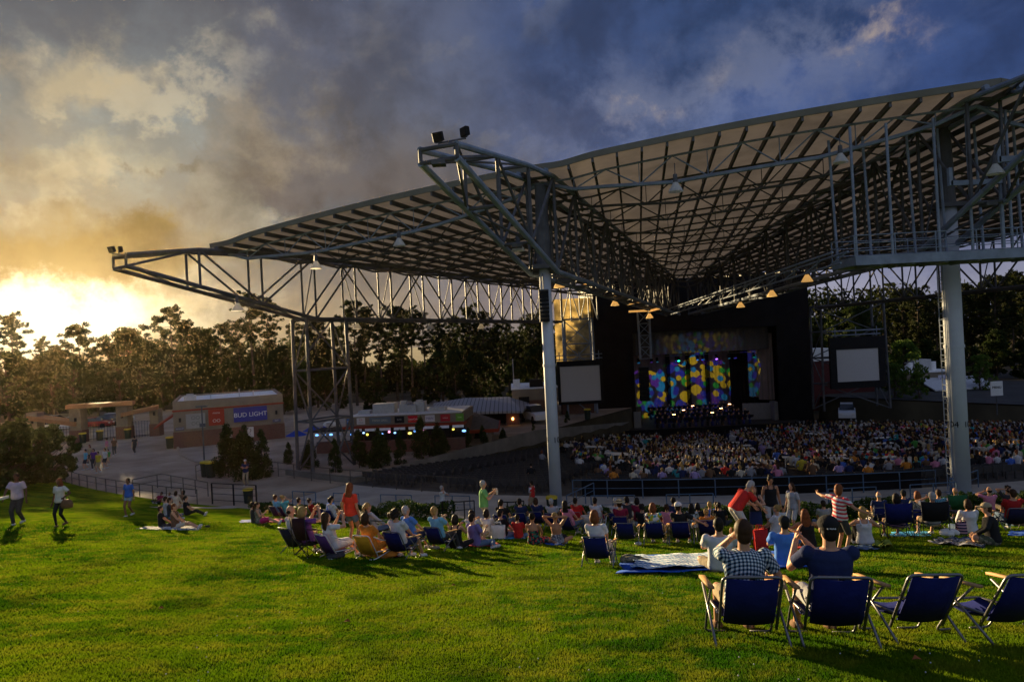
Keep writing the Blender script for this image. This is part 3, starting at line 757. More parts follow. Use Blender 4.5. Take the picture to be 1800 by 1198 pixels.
# the projected dots: two lamps with dot slides
def gobo(loc, target, size, power, sxl, name, lobes):
    l = bpy.data.lights.new(name, 'SPOT'); l.energy = power; l.spot_size = size; l.spot_blend = .05; l.shadow_soft_size = .02
    l.use_nodes = True; t = l.node_tree; N = NT(t); em = t.nodes['Emission']
    nv = N.n('ShaderNodeTexCoord').outputs['Normal']; sp = N.n('ShaderNodeSeparateXYZ'); N.put(sp.inputs[0], nv)
    iz = N.m('DIVIDE', 1.0, N.m('MAXIMUM', N.m('ABSOLUTE', sp.outputs[2]), .05))
    cx_ = N.m('MULTIPLY', sp.outputs[0], iz); cy_ = N.m('MULTIPLY', sp.outputs[1], iz)
    cb = N.n('ShaderNodeCombineXYZ'); N.put(cb.inputs[0], cx_); N.put(cb.inputs[1], cy_)
    def vor(scale, off, rr):
        v = N.n('ShaderNodeTexVoronoi', voronoi_dimensions='2D'); N.put(v.inputs['Vector'], N.vm('ADD', cb.outputs[0], off)); v.inputs['Scale'].default_value = scale; v.inputs['Randomness'].default_value = .75
        s2 = N.n('ShaderNodeSeparateXYZ'); N.put(s2.inputs[0], v.outputs['Color'])
        c = N.ramp(s2.outputs[0], [(0, (.01, .03, .55)), (.3, (.0, .32, .75)), (.52, (.75, .62, .0)), (.72, (.01, .45, .03)), (.86, (.10, .02, .45))], 'CONSTANT')
        return c, N.m('LESS_THAN', v.outputs['Distance'], rr)
    c1, k1 = vor(sxl, (0, 0, 0), .45); c2, k2 = vor(sxl*1.35, (3.1, 1.7, 0), .33)
    col = N.mix(k2, N.mix(k1, (.0, .0, .0, 1), c1), c2)
    env = None
    for lx, ly, r0, asp in lobes:
        dx = N.m('SUBTRACT', cx_, lx); dy = N.m('MULTIPLY', N.m('SUBTRACT', cy_, ly), asp)
        e = N.m('LESS_THAN', N.m('ADD', N.m('SQRT', N.m('ADD', N.m('MULTIPLY', dx, dx), N.m('MULTIPLY', dy, dy))), N.m('MULTIPLY', N.m('SUBTRACT', N.noise(cb.outputs[0], sxl*.5, 2), .5), .10)), r0)
        env = e if env is None else N.m('MAXIMUM', env, e)
    N.put(em.inputs[0], N.mix(env, (0, 0, 0, 1), col)); em.inputs[1].default_value = 1
    o = bpy.data.objects.new(name, l); COL.objects.link(o); o.location = loc
    o.rotation_euler = (Vector(target)-Vector(loc)).to_track_quat('-Z', 'Y').to_euler(); return o
g0 = (sx(1200), SY-2, -3.4)
def lobe(px, py, rpx, asp): 
    # lobe in the slide's own plane, sized from where it should fall on the curtain
    return px, py, rpx, asp
gobo(g0, (bx(1190), yb, -7.4), rad(120), 3000, 8.0, 'projector_lamp', [(-.42, -.06, .27, 1.0), (-.08, .0, .25, .9), (.28, .02, .31, .85)])
gobo((sx(1250), SY-2, -3.4), (sx(1353), SY+4.6, -5.6), rad(70), 900, 8.0, 'projector_lamp', [(0, 0, .17, .45)])
gobo((sx(1230), SY-1.5, -3.7), (sx(1230), SY+1.6, -2.0), rad(150), 130, 4.0, 'projector_lamp', [(0, 0, 1.7, 4.5)])
l = bpy.data.lights.new('stage_wash', 'AREA'); l.energy = 16; l.size = 8; l.color = (.25, .28, 1.0)
o = bpy.data.objects.new('stage_wash', l); COL.objects.link(o); o.location = (sx(1235), SY+3, -3.3); o.rotation_euler = (rad(12), 0, 0)
l = bpy.data.lights.new('curtain_wash', 'AREA'); l.energy = 9; l.size = 10; l.color = (1.0, .72, .6)
o = bpy.data.objects.new('curtain_wash', l); COL.objects.link(o); o.location = (sx(1235), SY+1.0, -1.5); o.rotation_euler = (rad(62), 0, 0)

# video screens
m_scr = mat('projection_screen', (.52, .50, .50), .6, var=.03)
for (q, Y, lab) in (([(985, 645), (1054, 641), (1056, 702), (986, 707)], 77, 'white video screen in a black frame before the stage towers, plaza side'), ([(1469, 615), (1543, 611), (1546, 667), (1473, 672)], 75, 'white video screen in a thick black frame beside the far tower')):
    p = [at(a, b, Y) for a, b in q]; c = sum(p, Vector())/4; w = (p[1].x-p[0].x+p[2].x-p[3].x)/2; h = (p[0].z-p[3].z+p[1].z-p[2].z)/2
    r = thing('video_screen', lab, 'screen', c)
    mb = MB(); mb.box((0, 0, 0), (w, .06, h)); mb.build('screen_surface', m_scr, r)
    mb = MB(); fr = .35 if Y == 77 else .75
    mb.box((0, .05, h/2+fr*.9), (w+2*fr, .3, fr*1.8-.02)); mb.box((0, .05, -h/2-fr/2), (w+2*fr, .3, fr-.02)); mb.box((-w/2-fr/2, .05, 0), (fr-.02, .3, h)); mb.box((w/2+fr/2, .05, 0), (fr-.02, .3, h)); mb.box((0, .22, 0), (w, .04, h))
    mb.build('screen_frame', m_black, r)
    mb = MB(); zt = h/2+fr*1.9
    for k in range(3): mb.tube((-w/2+w*k/2, .1, zt), (-w/2+w*k/2, .1, zt+1.0), .05)
    mb.tube((-w/2-.4, .1, zt+.15), (w/2+.4, .1, zt+.15), .06); mb.tube((-w/2-.4, .1, zt+.6), (w/2+.4, .1, zt+.6), .06)
    mb.build('hanging_truss', m_steelb, r)
# ---------------------------------------------------------------- walls, rails and hedges round the bowl
m_rail = mat('rail_paint', (.08, .13, .20), .45, var=.15)
m_railw = mat('rail_paint_brown', (.09, .075, .06), .5, var=.15)
m_wall = mat('retaining_wall', (.20, .18, .155), .9, var=.2, scale=.6)
mb = MB(); rr = []
for r in lin(69.3, 24, 24):
    a, b = pol(r, TH_L+.0005), pol(r, TH_L+.0005+.3/r); zb = gz(*pol(r, TH_L-.01)); zt = max(-8.62, zb+.35) if r > 45 else -8.62-(45-r)*.09
    rr.append([(a[0], a[1], zb-.3), (a[0], a[1], zt), (b[0], b[1], zt), (b[0], b[1], zb-.3)])
mb.rings(rr)
tag(mb.build('retaining_wall', m_wall), 'low pale concrete wall along the empty side of the seating bowl', 'wall')
mb = MB(); mb.rings([[(*q, z) for q, z in ((pol(r_back(t)-.3, t), -9.2), (pol(r_back(t)-.3, t), -8.5), (pol(r_back(t)-.6, t), -8.5), (pol(r_back(t)-.6, t), -9.2))] for t in lin(rad(33.6), rad(39.5), 12)])
tag(mb.build('planter_wall', m_wall), 'pale concrete planter wall at the foot of the steel tower', 'wall')
def railing(pts, label, h=1.0, m=None, step=1.9, mids=(.55,), group=None, rpost=.03, rtop=.028, base=None):
    """pts: ground points along the run; posts and rails follow them"""
    m = m or m_rail; r = thing('railing', label, 'railing', pts[0], group=group); o = Vector(pts[0])
    P = [Vector(p)-o for p in pts]; mb = MB()
    for f, rr_ in [(h, rtop)]+[(h*k, .018) for k in mids]:
        mb.path([p+Vector((0, 0, f)) for p in P], rr_, n=6)
    mb.build('rail', m, r)
    Ls = [0]
    for a, b in zip(P[:-1], P[1:]): Ls.append(Ls[-1]+(b-a).length)
    n = max(1, round(Ls[-1]/step))
    for k in range(n+1):
        s = Ls[-1]*k/n; i = 0
        while i < len(P)-2 and Ls[i+1] < s: i += 1
        p = lerp3(P[i], P[i+1], (s-Ls[i])/max(1e-6, Ls[i+1]-Ls[i]))
        MB().tube(p-Vector((0, 0, .05)), p+Vector((0, 0, h)), rpost, n=6).build('post', m, r)
    return r
def arc(r, t0, t1, n=12): return [Vector((*(p := pol(r, t)), gz(*p))) for t in lin(t0, t1, n)]
def th_at(px, r):
    """bearing at which the ring of radius r crosses a photo column"""
    lo, hi = rad(-60), rad(70)
    for _ in range(40):
        mid = (lo+hi)/2; p = pol(r, mid)
        if p[1] < 1: lo = mid; continue
        if pxof((p[0], p[1], -8.9))[0] > px: lo = mid
        else: hi = mid
    return (lo+hi)/2
def back_arc(px0, px1, off, n): return [Vector((CX-(r_back(t)+off)*math.sin(t), CY-(r_back(t)+off)*math.cos(t), -8.9)) for t in lin(th_at(px0, 68), th_at(px1, 68), n)]
railing(back_arc(500, 862, .25, 16), 'long brown handrail behind the empty back rows of seats', m=m_railw)
railing(back_arc(1018, 1660, .45, 16), 'long blue handrail in front of the black cloth behind the full seats')
# black cloth strung behind the last row
mb = MB(); ca = back_arc(1030, 1640, 0.0, 60)
mb.rings([[p+(p-Vector((CX, CY, p.z))).normalized()*o+Vector((0, 0, z)) for o, z in ((.06, -.1), (.06, .95), (0, .95), (0, -.1))] for p in ca])
tag(mb.build('cloth_barrier', m_drape), 'long black cloth barrier strung behind the full back row', 'barrier')
BAR = [(504, 545, 'short two-bay barrier rail at the path end nearest the plaza'), (577, 622, 'barrier rail on the walkway behind the woman in the red top'), (661, 716, 'barrier rail on the walkway over the clipped hedge'),
 (758, 820, 'barrier rail behind the elderly woman in white'), (1037, 1115, 'barrier rail on the walkway just beyond the slim column'), (1172, 1256, 'barrier rail in the middle of the walkway behind the straw hat man'),
 (1462, 1548, 'barrier rail on the walkway behind the leaping girl'), (1609, 1692, 'barrier rail on the walkway before the thick column')]
def walk_pt(px, back):
    """on the walkway, so many metres in from the lawn's edge"""
    t = th_at(px, 76); r = ray_out(t, 76)-back; return Vector((CX-r*math.sin(t), CY-r*math.cos(t), -8.9))
for a, b, lab in BAR:
    p, q = walk_pt(a, .45), walk_pt(b, .45); railing([p, q], lab, group='barrier rails along the walkway', step=(q-p).length/2)
railing(arc(76.35, th_at(114, 76), th_at(357, 76), 14), 'curved brown guardrail between the lawn edge and the ramp down to the plaza', .9, m_railw, 1.5)
railing([hit(*q, 0) for q in ((234, 866), (285, 855), (330, 864), (366, 872))], 'angled brown guardrail on the far side of the ramp', .9, m_railw, 1.7)
railing([hit(*q, 0) for q in ((345, 842), (372, 830), (440, 838))], 'short brown guardrail round the bins below the ramp', 1.0, m_railw, 1.6)
railing([walk_pt(368, .2), walk_pt(404, .3), walk_pt(441, .4)], 'black gate rail with heavy posts at the foot of the lawn', 1.25, m_black, 1.6, (.2, .5, .8), rpost=.05)
def stair_rail(px, r0, r1, lab, m):
    t = th_at(px, 77); railing([Vector((*(q := pol(r, t)), gz(*q))) for r in (r0, (r0+r1)/2, r1)], lab, .9, m, 1.2)
stair_rail(822, 76.2, 79.4, 'black stair rail on the near side of the steps by the hedge', m_black); stair_rail(912, 76.2, 79.4, 'black stair rail on the other side of the steps', m_black)
railing([walk_pt(988, 1.0), walk_pt(1014, 4.0)], 'blue stair rail at the foot of the slim column', .9, m_rail, 1.2); railing([walk_pt(1702, 1.5), walk_pt(1790, 3.0)], 'blue stair rail descending from the thick column', .9, m_rail, 1.2)
# path from the lawn gate
tag(polar_sheet('path', lin(76.0, 80.5, 8), [th_at(400, 77)+.0, th_at(372, 77)+.0], lambda x, y: gz(x, y)+.03, m_concw), kind='structure')
# steps up the hedge gap
mb = MB()
ta, tb = th_at(906, 78), th_at(838, 78)
for k in range(4):
    r0 = 76.1+k*.9; a, b = pol(r0, ta), pol(r0, tb); c, d_ = pol(r0+.9, tb), pol(r0+.9, ta); zt = -8.9+.22*(k+.6)
    mb.prism([a, d_, c, b], zt-.5, zt)
tag(mb.build('steps', m_concw), kind='structure')

# ---------------------------------------------------------------- foliage
def leaf_mat(name, a, b, tr=.45, sc_=.5):
    m = mat(name, a, .7, trans=tr, spec=.08)
    base_color(m, lambda N, c: N.mix(N.range(N.noise(c, sc_, 4, .6), .35, .65), tuple(a)+(1,), tuple(b)+(1,)))
    t = m.node_tree; trn = [n for n in t.nodes if n.type == 'BSDF_TRANSLUCENT'][0]
    t.links.new(t.nodes['Principled BSDF'].inputs['Base Color'].links[0].from_socket, trn.inputs[0]); return m
m_needle = leaf_mat('pine_needles', (.013, .021, .006), (.036, .041, .010), .28)
m_leaf = leaf_mat('broad_leaves', (.013, .025, .005), (.036, .052, .011), .28)
m_leafy = leaf_mat('bright_leaves', (.055, .10, .012), (.11, .17, .03))
m_shrub = leaf_mat('shrub_leaves', (.022, .040, .010), (.055, .075, .020), .3, 1.5)
m_hedge = leaf_mat('hedge_leaves', (.020, .045, .010), (.05, .085, .018), .3, 2.0)
m_bark = mat('bark', (.075, .055, .040), .95, var=.35, scale=2.5, bump=.5, bscale=12)
def leaves(pts, size, rg, name, m, flat=.0):
    n = len(pts); a = rg.normal(size=(n, 3)); a[:, 2] *= (1-flat); a /= np.linalg.norm(a, axis=1)[:, None]
    b = rg.normal(size=(n, 3)); b -= (b*a).sum(1)[:, None]*a; b /= np.linalg.norm(b, axis=1)[:, None]; c = np.cross(a, b)
    s = size*rg.uniform(.55, 1.3, n)[:, None]
    P = np.stack([pts+b*s, pts+c*s*.45, pts-b*s*.8, pts-c*s*.45], 1)
    me = tri_mesh(name, P.reshape(-1, 3), n, 4); me.materials.append(m); return me
def clump_pts(rg, centers, radii, per, squash=.7):
    out = []
    for c, r in zip(centers, radii):
        k = max(6, int(per*r**1.6)); v = rg.normal(size=(k, 3)); v /= np.linalg.norm(v, axis=1)[:, None]
        v *= (rg.random((k, 1))**.45)*r; v[:, 2] *= squash; out.append(np.array(c)+v)
    return np.concatenate(out)
def make_pine(seed, h, bare, spread, nb, per=52, leaf=.30, m=None):
    """tall southern pine: bare trunk, ragged tufted crown. returns trunk and crown meshes"""
    rg = np.random.default_rng(seed); mb = MB()
    ph = rg.uniform(0, 6.3, 3); bend = rg.uniform(.15, .5)
    def ax(z): t = z/h; return Vector((bend*math.sin(2.2*t+ph[0]), bend*math.sin(1.7*t+ph[1]), z))
    zs = lin(0, h, 12); mb.path([ax(z) for z in zs], [max(.03, .26*(1-z/h)**.8*h/20+.02) for z in zs], n=7)
    cen, ra = [], []
    for k in range(nb):
        t = bare+(1-bare)*((k+rg.random())/nb); z = t*h; a = k*2.4+rg.uniform(-.5, .5)
        prof = math.sin(math.pi*min(1, max(.08, (1-t)/(1-bare)))**.75)*.9+.22
        ln = spread*prof*rg.uniform(.45, 1.25); b0 = ax(z)
        e = b0+Vector((math.cos(a)*ln, math.sin(a)*ln, rg.uniform(-.05, .35)*ln))
        mb.tube(b0, e, .05*h/20+.02, .015, n=4)
        for f in (.5, .8, 1.0):
            if rg.random() < .82: cen.append(lerp3(b0, e, f)+Vector(rg.normal(size=3)*.25)); ra.append(rg.uniform(.45, .95)*(.6+.25*spread/3))
    for k in range(4): cen.append(ax(h*(1-.02*k))); ra.append(.5)
    for k in range(3):   # dead stubs
        z = bare*h*rg.uniform(.5, .95); a = rg.uniform(0, 6.3); mb.tube(ax(z), ax(z)+Vector((math.cos(a), math.sin(a), .2))*rg.uniform(.4, 1.1), .03, .01, n=4)
    tm = mb.mesh('trunk', m_bark); cm = leaves(clump_pts(rg, cen, ra, per*1.5), leaf, rg, 'crown', m or m_needle); return tm, cm
def make_broad(seed, h, w, nb, m, bare=.22, per=60, leaf=.28):
    rg = np.random.default_rng(seed); mb = MB(); zs = lin(0, h*.85, 8); ph = rg.uniform(0, 6, 2)
    ax = lambda z: Vector((.3*math.sin(z*.3+ph[0]), .3*math.sin(z*.25+ph[1]), z))
    mb.path([ax(z) for z in zs], [.22*h/12*(1-.9*z/h)+.03 for z in zs], n=7); cen, ra = [], []
    for k in range(nb):
        t = rg.random()**.8; z = h*(bare+(1-bare)*t); a = rg.uniform(0, 6.3); R_ = w*(math.sin(math.pi*(.12+.83*t))**.7)*rg.uniform(.35, 1.0)
        e = Vector((math.cos(a)*R_, math.sin(a)*R_, z)); b0 = ax(max(h*.12, z-R_*.8)); mb.tube(b0, e, .05, .015, n=4)
        cen.append(e); ra.append(rg.uniform(.5, 1.15)*h/11)
    return mb.mesh('trunk', m_bark), leaves(clump_pts(rg, cen, ra, per*1.4, .8), leaf, rg, 'crown', m)
def make_cone(seed, h, w, m, leaf=.13, n=8000):
    """upright conical evergreen shrub"""
    rg = np.random.default_rng(seed); mb = MB(); mb.path([(0, 0, 0), (.03, .02, h*.5), (0, 0, h*.96)], [.08, .06, .02], n=6)
    cen, ra = [], []
    for k in range(46):
        t = rg.random()**1.15; a = rg.uniform(0, 6.3); R_ = w*(1-t)**.75*rg.uniform(.55, 1.0)*(.65+.35*sstep(0, .12, t))
        e = Vector((math.cos(a)*R_, math.sin(a)*R_, h*(.06+.92*t))); cen.append(e); ra.append((.32+.25*(1-t))*w*.7)
        mb.tube((0, 0, e.z*.8), e, .02, .008, n=4)
    return mb.mesh('trunk', m_bark), leaves(clump_pts(rg, cen, ra, n/46/.4, 1.15), leaf, rg, 'crown', m)
def plant(meshes, name, x, y, z, s, rz, label, cat, group=None, sz=None):
    r = thing(name, label, cat, (x, y, z), rz, group); r.scale = (s, s, sz or s)
    for n_, me in zip(('trunk', 'crown'), meshes):
        o = bpy.data.objects.new(n_, me); COL.objects.link(o); o.parent = r
    return r
PINES = [make_pine(21, 21, .46, 3.0, 46, 80, .27), make_pine(22, 23, .52, 2.6, 42, 80, .27), make_pine(23, 18, .34, 3.2, 54, 80, .27), make_pine(24, 24, .60, 2.7, 34, 80, .27), make_pine(25, 16, .22, 3.1, 60, 80, .27)]
BROADS = [make_broad(31, 13, 4.2, 80, m_leaf, .12, 95, .32), make_broad(32, 10, 3.8, 70, m_leaf, .1, 110, .3), make_broad(33, 15, 4.0, 84, m_leaf, .14, 90, .32)]
BRIGHT = make_broad(34, 8, 3.0, 60, m_leafy, .1)
CONES = [make_cone(41, 5.0, 1.35, m_shrub), make_cone(42, 4.4, 1.5, m_shrub), make_cone(43, 5.6, 1.25, m_shrub)]
rt = random.Random(77)
def tree_px(kind, px, ytop, Y, label, group, base=None, name=None, cat='tree'):
    """a tree whose top shows at the given height at distance Y"""
    ms = kind; hh = max(v.co.z for v in ms[0].vertices)*1.03; p = at(px, ytop, Y); zb = -9.2 if base is None else base
    s = (p.z-zb)/hh; return plant(ms, name or ('pine_tree' if ms in PINES else 'broadleaf_tree'), p.x, Y, zb, s, rt.uniform(0, 6.3), label, cat, group)
GL = 'pines and broadleaf trees on the rise behind the entrance plaza'
def gtree(kind, px, yt, Y, lab): return tree_px(kind, px, yt, Y, lab, None)
# trees that can be told apart along the glowing tree line
SPEC = [(PINES[0], 20, 546, 118, 'tall ragged pine at the outer end of the glowing tree line'), (PINES[1], 72, 590, 128, 'shorter thin-topped pine in front of the sun glare'), (PINES[4], 138, 566, 122, 'conical pine with layered boughs standing alone against the sun'),
 (PINES[2], 100, 604, 124, 'small pine low in the glare beside the layered pine'), (PINES[4], 188, 588, 124, 'bushy pine between the layered pine and the tall pair'), (BROADS[2], 222, 578, 126, 'round-topped tree before the tall pine cluster'), (BROADS[0], 255, 600, 122, 'low round broadleaf tree under the tall pine cluster'),
 (PINES[2], 298, 537, 116, 'tallest dense pine above the plaza sales building'), (PINES[0], 322, 560, 121, 'leafy pine merging with the tallest dense one'), (BROADS[2], 350, 578, 118, 'broad tree beside the tallest dense pine'), (PINES[4], 388, 565, 124, 'open pine below the outer truss boom'),
 (PINES[3], 438, 508, 112, 'slender pine with a high sparse crown behind the outer boom'), (PINES[1], 470, 515, 116, 'slender pine with a flat crown behind the steel tower head'), (PINES[3], 418, 560, 119, 'thin pine with few boughs under the outer boom')]
for k, px, yt, Y, lab in SPEC: gtree(k, px, yt, Y, lab)
GC = 'tall pines seen between the steel tower and the slim column'
for k, (px, yt) in enumerate(((515, 560), (548, 556), (585, 572), (622, 526), (638, 534), (662, 560), (688, 534), (700, 548), (722, 535), (742, 543), (770, 560), (792, 552), (810, 565), (826, 532), (846, 545), (868, 570), (890, 560), (925, 556), (940, 548))):
    tree_px(PINES[(k*2+k//3) % 5] if k % 4 else PINES[3], px+rt.uniform(-3, 3), yt, 104+rt.uniform(0, 16), 'tall pine between the steel tower and the slim column, beyond the food stands', GC)
GU = 'broadleaf trees under the pines beyond the food stands'
for k, px in enumerate((495, 535, 570, 600, 655, 690, 730, 765, 800, 838, 870, 905, 945, 985)):
    tree_px(BROADS[k % 3], px, (688 if 590 < px < 740 else 640)+rt.uniform(-34, 22), 98+rt.uniform(-3, 8), 'dark broadleaf tree under the pines beyond the food stands', GU)
GG = 'broadleaf trees under the pines behind the entrance gate'
for k, px in enumerate((-30, 12, 50, 90, 130, 170, 205, 245, 285, 320, 360, 400, 440, 470)):
    tree_px(BROADS[k % 3], px, 640+rt.uniform(-24, 10), 112+rt.uniform(-3, 6), 'dark broadleaf tree under the pines behind the entrance gate', GG)
GR = 'tall pines beyond the thick column'
for k, (px, yt) in enumerate(((1440, 560), (1475, 548), (1510, 538), (1550, 520), (1585, 505), (1612, 500), (1640, 515), (1700, 498), (1722, 505), (1745, 480), (1775, 472), (1800, 478), (1830, 470), (1860, 480))):
    tree_px(PINES[k % 5] if k > 2 else BROADS[k], px, yt, 100+rt.uniform(0, 14), 'tall tree on the rise beyond the thick column', GR)
GRU = 'broadleaf trees under the pines beyond the thick column'
for k, px in enumerate((1430, 1465, 1500, 1540, 1580, 1625, 1665, 1705, 1750, 1795, 1840)):
    tree_px(BROADS[k % 3], px, 592+rt.uniform(-18, 18), 96+rt.uniform(-3, 5), 'dark broadleaf tree under the pines beyond the thick column', GRU)
for px, yt, Y, lab in ((1590, 600, 84, 'bright green young tree beside the far sales stand'), (1572, 640, 80, 'low bright green tree before the far video screen tower'), (1722, 625, 84, 'small bright green tree just past the thick column'), (1612, 655, 78, 'small green tree in front of the far stand roof')):
    tree_px(BRIGHT, px, yt, Y, lab, None)
# the wood behind them, too far to count
def far_wood():
    rg = np.random.default_rng(9); pts = []
    for px in range(-260, 2100, 9):
        Y = 132+rg.uniform(0, 22); x, _ = ray(px, 600); bx_ = x*Y
        if px < 320: top = -1.5+rg.uniform(-1.5, 1.5)
        elif 590 < px < 775: top = -4.0+rg.uniform(-1.5, 1.5)
        else: top = .5+rg.uniform(-2, 2.5)
        if px > 1300: top += 5
        k = 320; q = np.stack([bx_+rg.normal(0, 1.6, k), Y+rg.normal(0, 1.5, k), -9.5+(top+9.5)*rg.random(k)**.75], 1); pts.append(q)
    me = leaves(np.concatenate(pts), .62, rg, 'wood', m_needle); o = bpy.data.objects.new('distant_wood', me); COL.objects.link(o); tag(o, 'dark distant wood closing the view all round the venue', 'wood', kind='stuff')
far_wood()
# conical evergreens round the seats
CN = [(402, 838, 748, 'conical evergreen next to the plaza lamp post'), (432, 842, 752, 'conical evergreen in front of the blue banner'), (462, 838, 757, 'conical evergreen by the outer tower leg'), (508, 815, 778, 'small evergreen between the tower legs'), (545, 822, 775, 'small evergreen inside the steel tower'), (590, 830, 772, 'evergreen at the inner foot of the steel tower'),
 (632, 822, 757, 'first evergreen past the tower along the low wall'), (668, 820, 755, 'second evergreen past the tower along the low wall'), (705, 815, 757, 'third evergreen past the tower along the low wall'), (742, 808, 735, 'tall evergreen before the red drinks sign'), (772, 806, 745, 'tall evergreen before the small pavilion roof edge'),
 (825, 800, 752, 'evergreen in front of the small pavilion roof'), (850, 800, 748, 'evergreen at the corner of the small pavilion roof'), (886, 800, 752, 'lone evergreen beside the plaza steps'), (940, 798, 742, 'bushy evergreen touching the slim column'), (1000, 790, 722, 'large evergreen under the white video screen')]
for k, (px, yb_, yt, lab) in enumerate(CN):
    p = hit(px, yb_, 0)
    if polar(p.x, p.y)[1] < TH_L+.01:   # keep them outside the bowl
        x, _ = ray(px, yb_); Y = p.y
        while polar(x*Y, Y)[1] < TH_L+.02 and Y < 95: Y += .25
        p = Vector((x*Y, Y, -8.9))
    top = at(px, yt, p.y).z; hh = max(v.co.z for v in CONES[k % 3][0].vertices)
    plant(CONES[k % 3], 'evergreen_shrub', p.x, p.y, -8.95, (top+8.95)/hh*1.0, rt.uniform(0, 6), lab, 'evergreen', 'conical evergreens round the seating bowl', sz=(top+8.95)/hh)
# big round bush at the lawn's outer edge
bm_ = make_broad(35, 4.3, 2.6, 120, m_shrub, .02, 420, .16)
for px, yb_, s, lab in ((18, 856, 1.0, 'big dark bush at the outer edge of the lawn'), (78, 846, .95, 'big dark bush where the curved guardrail begins'), (-40, 862, 1.05, 'big dark bush cut by the edge of the view')):
    p = hit(px, yb_, 0); plant(bm_, 'bush', p.x, p.y, p.z-.15, s, px*.1, lab, 'bush')
# clipped hedges along the walkway
def hedge(px0, px1, r, h, w, lab):
    rg = np.random.default_rng(px0); t0, t1 = th_at(px0, r), th_at(px1, r); n = int(abs(t1-t0)*r*900)
    t = rg.uniform(min(t0, t1), max(t0, t1), n); u = rg.uniform(-1, 1, n)*w/2; v = rg.random(n)**.6*h*(1-.25*(np.abs(u)/(w/2))**3)*(1+.10*np.sin(t*r*2.1)+.06*np.sin(t*r*5.3))
    rr_ = r+u; x, y = CX-rr_*np.sin(t), CY-rr_*np.cos(t); z = np.array([gz(a, b) for a, b in zip(x, y)])
    me = leaves(np.stack([x, y, z+v], 1), .075, rg, 'hedge', m_hedge); o = bpy.data.objects.new('hedge', me); COL.objects.link(o)
    tag(o, lab, 'hedge', 'clipped hedges along the walkway')
hedge(440, 560, 76.9, .5, .9, 'low clipped hedge behind the lime green folding chair')
hedge(566, 700, 76.9, .6, 1.0, 'clipped hedge behind the woman in the red top')
hedge(702, 826, 77.1, .85, 1.3, 'thick clipped hedge ending at the black stair rail')
hedge(925, 1130, 77.1, .7, 1.2, 'clipped hedge at the foot of the slim column')
hedge(1130, 1420, 77.1, .65, 1.2, 'clipped hedge behind the straw hat man')
hedge(1420, 1700, 77.1, .75, 1.3, 'clipped hedge before the thick column')
hedge(1700, 1830, 77.1, .9, 1.5, 'clipped hedge past the thick column')

# ---------------------------------------------------------------- plaza buildings
m_stucco = mat('tan_block', (.25, .20, .15), .9, var=.12, scale=.8, bump=.2)
m_brick = mat('brick', (.16, .062, .042), .9, var=.3, scale=5)
def brick_col(N, c):
    b = N.n('ShaderNodeTexBrick'); N.put(b.inputs['Vector'], N.vm('MULTIPLY', c, (1, 1, 1))); b.inputs['Scale'].default_value = 4.5
    mp = N.n('ShaderNodeCombineXYZ'); sp = N.n('ShaderNodeSeparateXYZ'); N.put(sp.inputs[0], c)
    N.put(mp.inputs[0], N.m('ADD', sp.outputs[0], sp.outputs[1])); N.put(mp.inputs[1], sp.outputs[2]); N.put(b.inputs['Vector'], mp.outputs[0])
    b.inputs['Color1'].default_value = (.19, .07, .045, 1); b.inputs['Color2'].default_value = (.12, .048, .034, 1); b.inputs['Mortar'].default_value = (.22, .18, .15, 1); return b.outputs[0]
base_color(m_brick, brick_col)
m_roofw = mat('white_roof', (.80, .78, .76), .7, var=.06)
m_roofm = mat('ribbed_roof', (.28, .27, .28), .45, metal=.3, var=.08)
def rib_col(N, c):
    sp = N.n('ShaderNodeSeparateXYZ'); N.put(sp.inputs[0], c)
    g = N.m('LESS_THAN', N.m('FRACT', N.m('MULTIPLY', sp.outputs[0], 2.2)), .22)
    return N.mix(g, (.36, .345, .35, 1), (.10, .095, .10, 1))
base_color(m_roofm, rib_col)
m_red = mat('red_band', (.30, .045, .02), .6, var=.1)
m_dark = mat('dark_opening', (.02, .017, .016), .7, var=.2)
m_white = mat('white_paint', (.75, .74, .72), .6, var=.05)
m_unit = mat('roof_unit', (.48, .47, .46), .6, metal=.2, var=.1)
def sign(parent, c, w, h, col, txt=None, tcol=(.8, .8, .8), size=None, nrm=Vector((0, -1, 0)), name='sign_panel'):
    """flat panel facing nrm, with lettering; c is its centre in the parent's space"""
    r = nrm.cross(Vector((0, 0, -1))).normalized(); r = Vector((-nrm.y, nrm.x, 0)); rot = Matrix((r, -nrm, Vector((0, 0, 1)))).transposed()
    o = MB().box(c, (w, .05, h), rot).build(name, mat('sign_%02d%02d%02d' % tuple(int(x*99) for x in col), col, .5, var=.06), parent)
    if txt:
        for i, (line, dy, sz, cc) in enumerate(txt):
            text_on(line, sz, Vector(c)+nrm*.03+Vector((0, 0, dy)), r, (0, 0, 1), o, mat('ink_%02d%02d%02d' % tuple(int(x*99) for x in cc), cc, .5, var=0), extrude=.004)
    return o

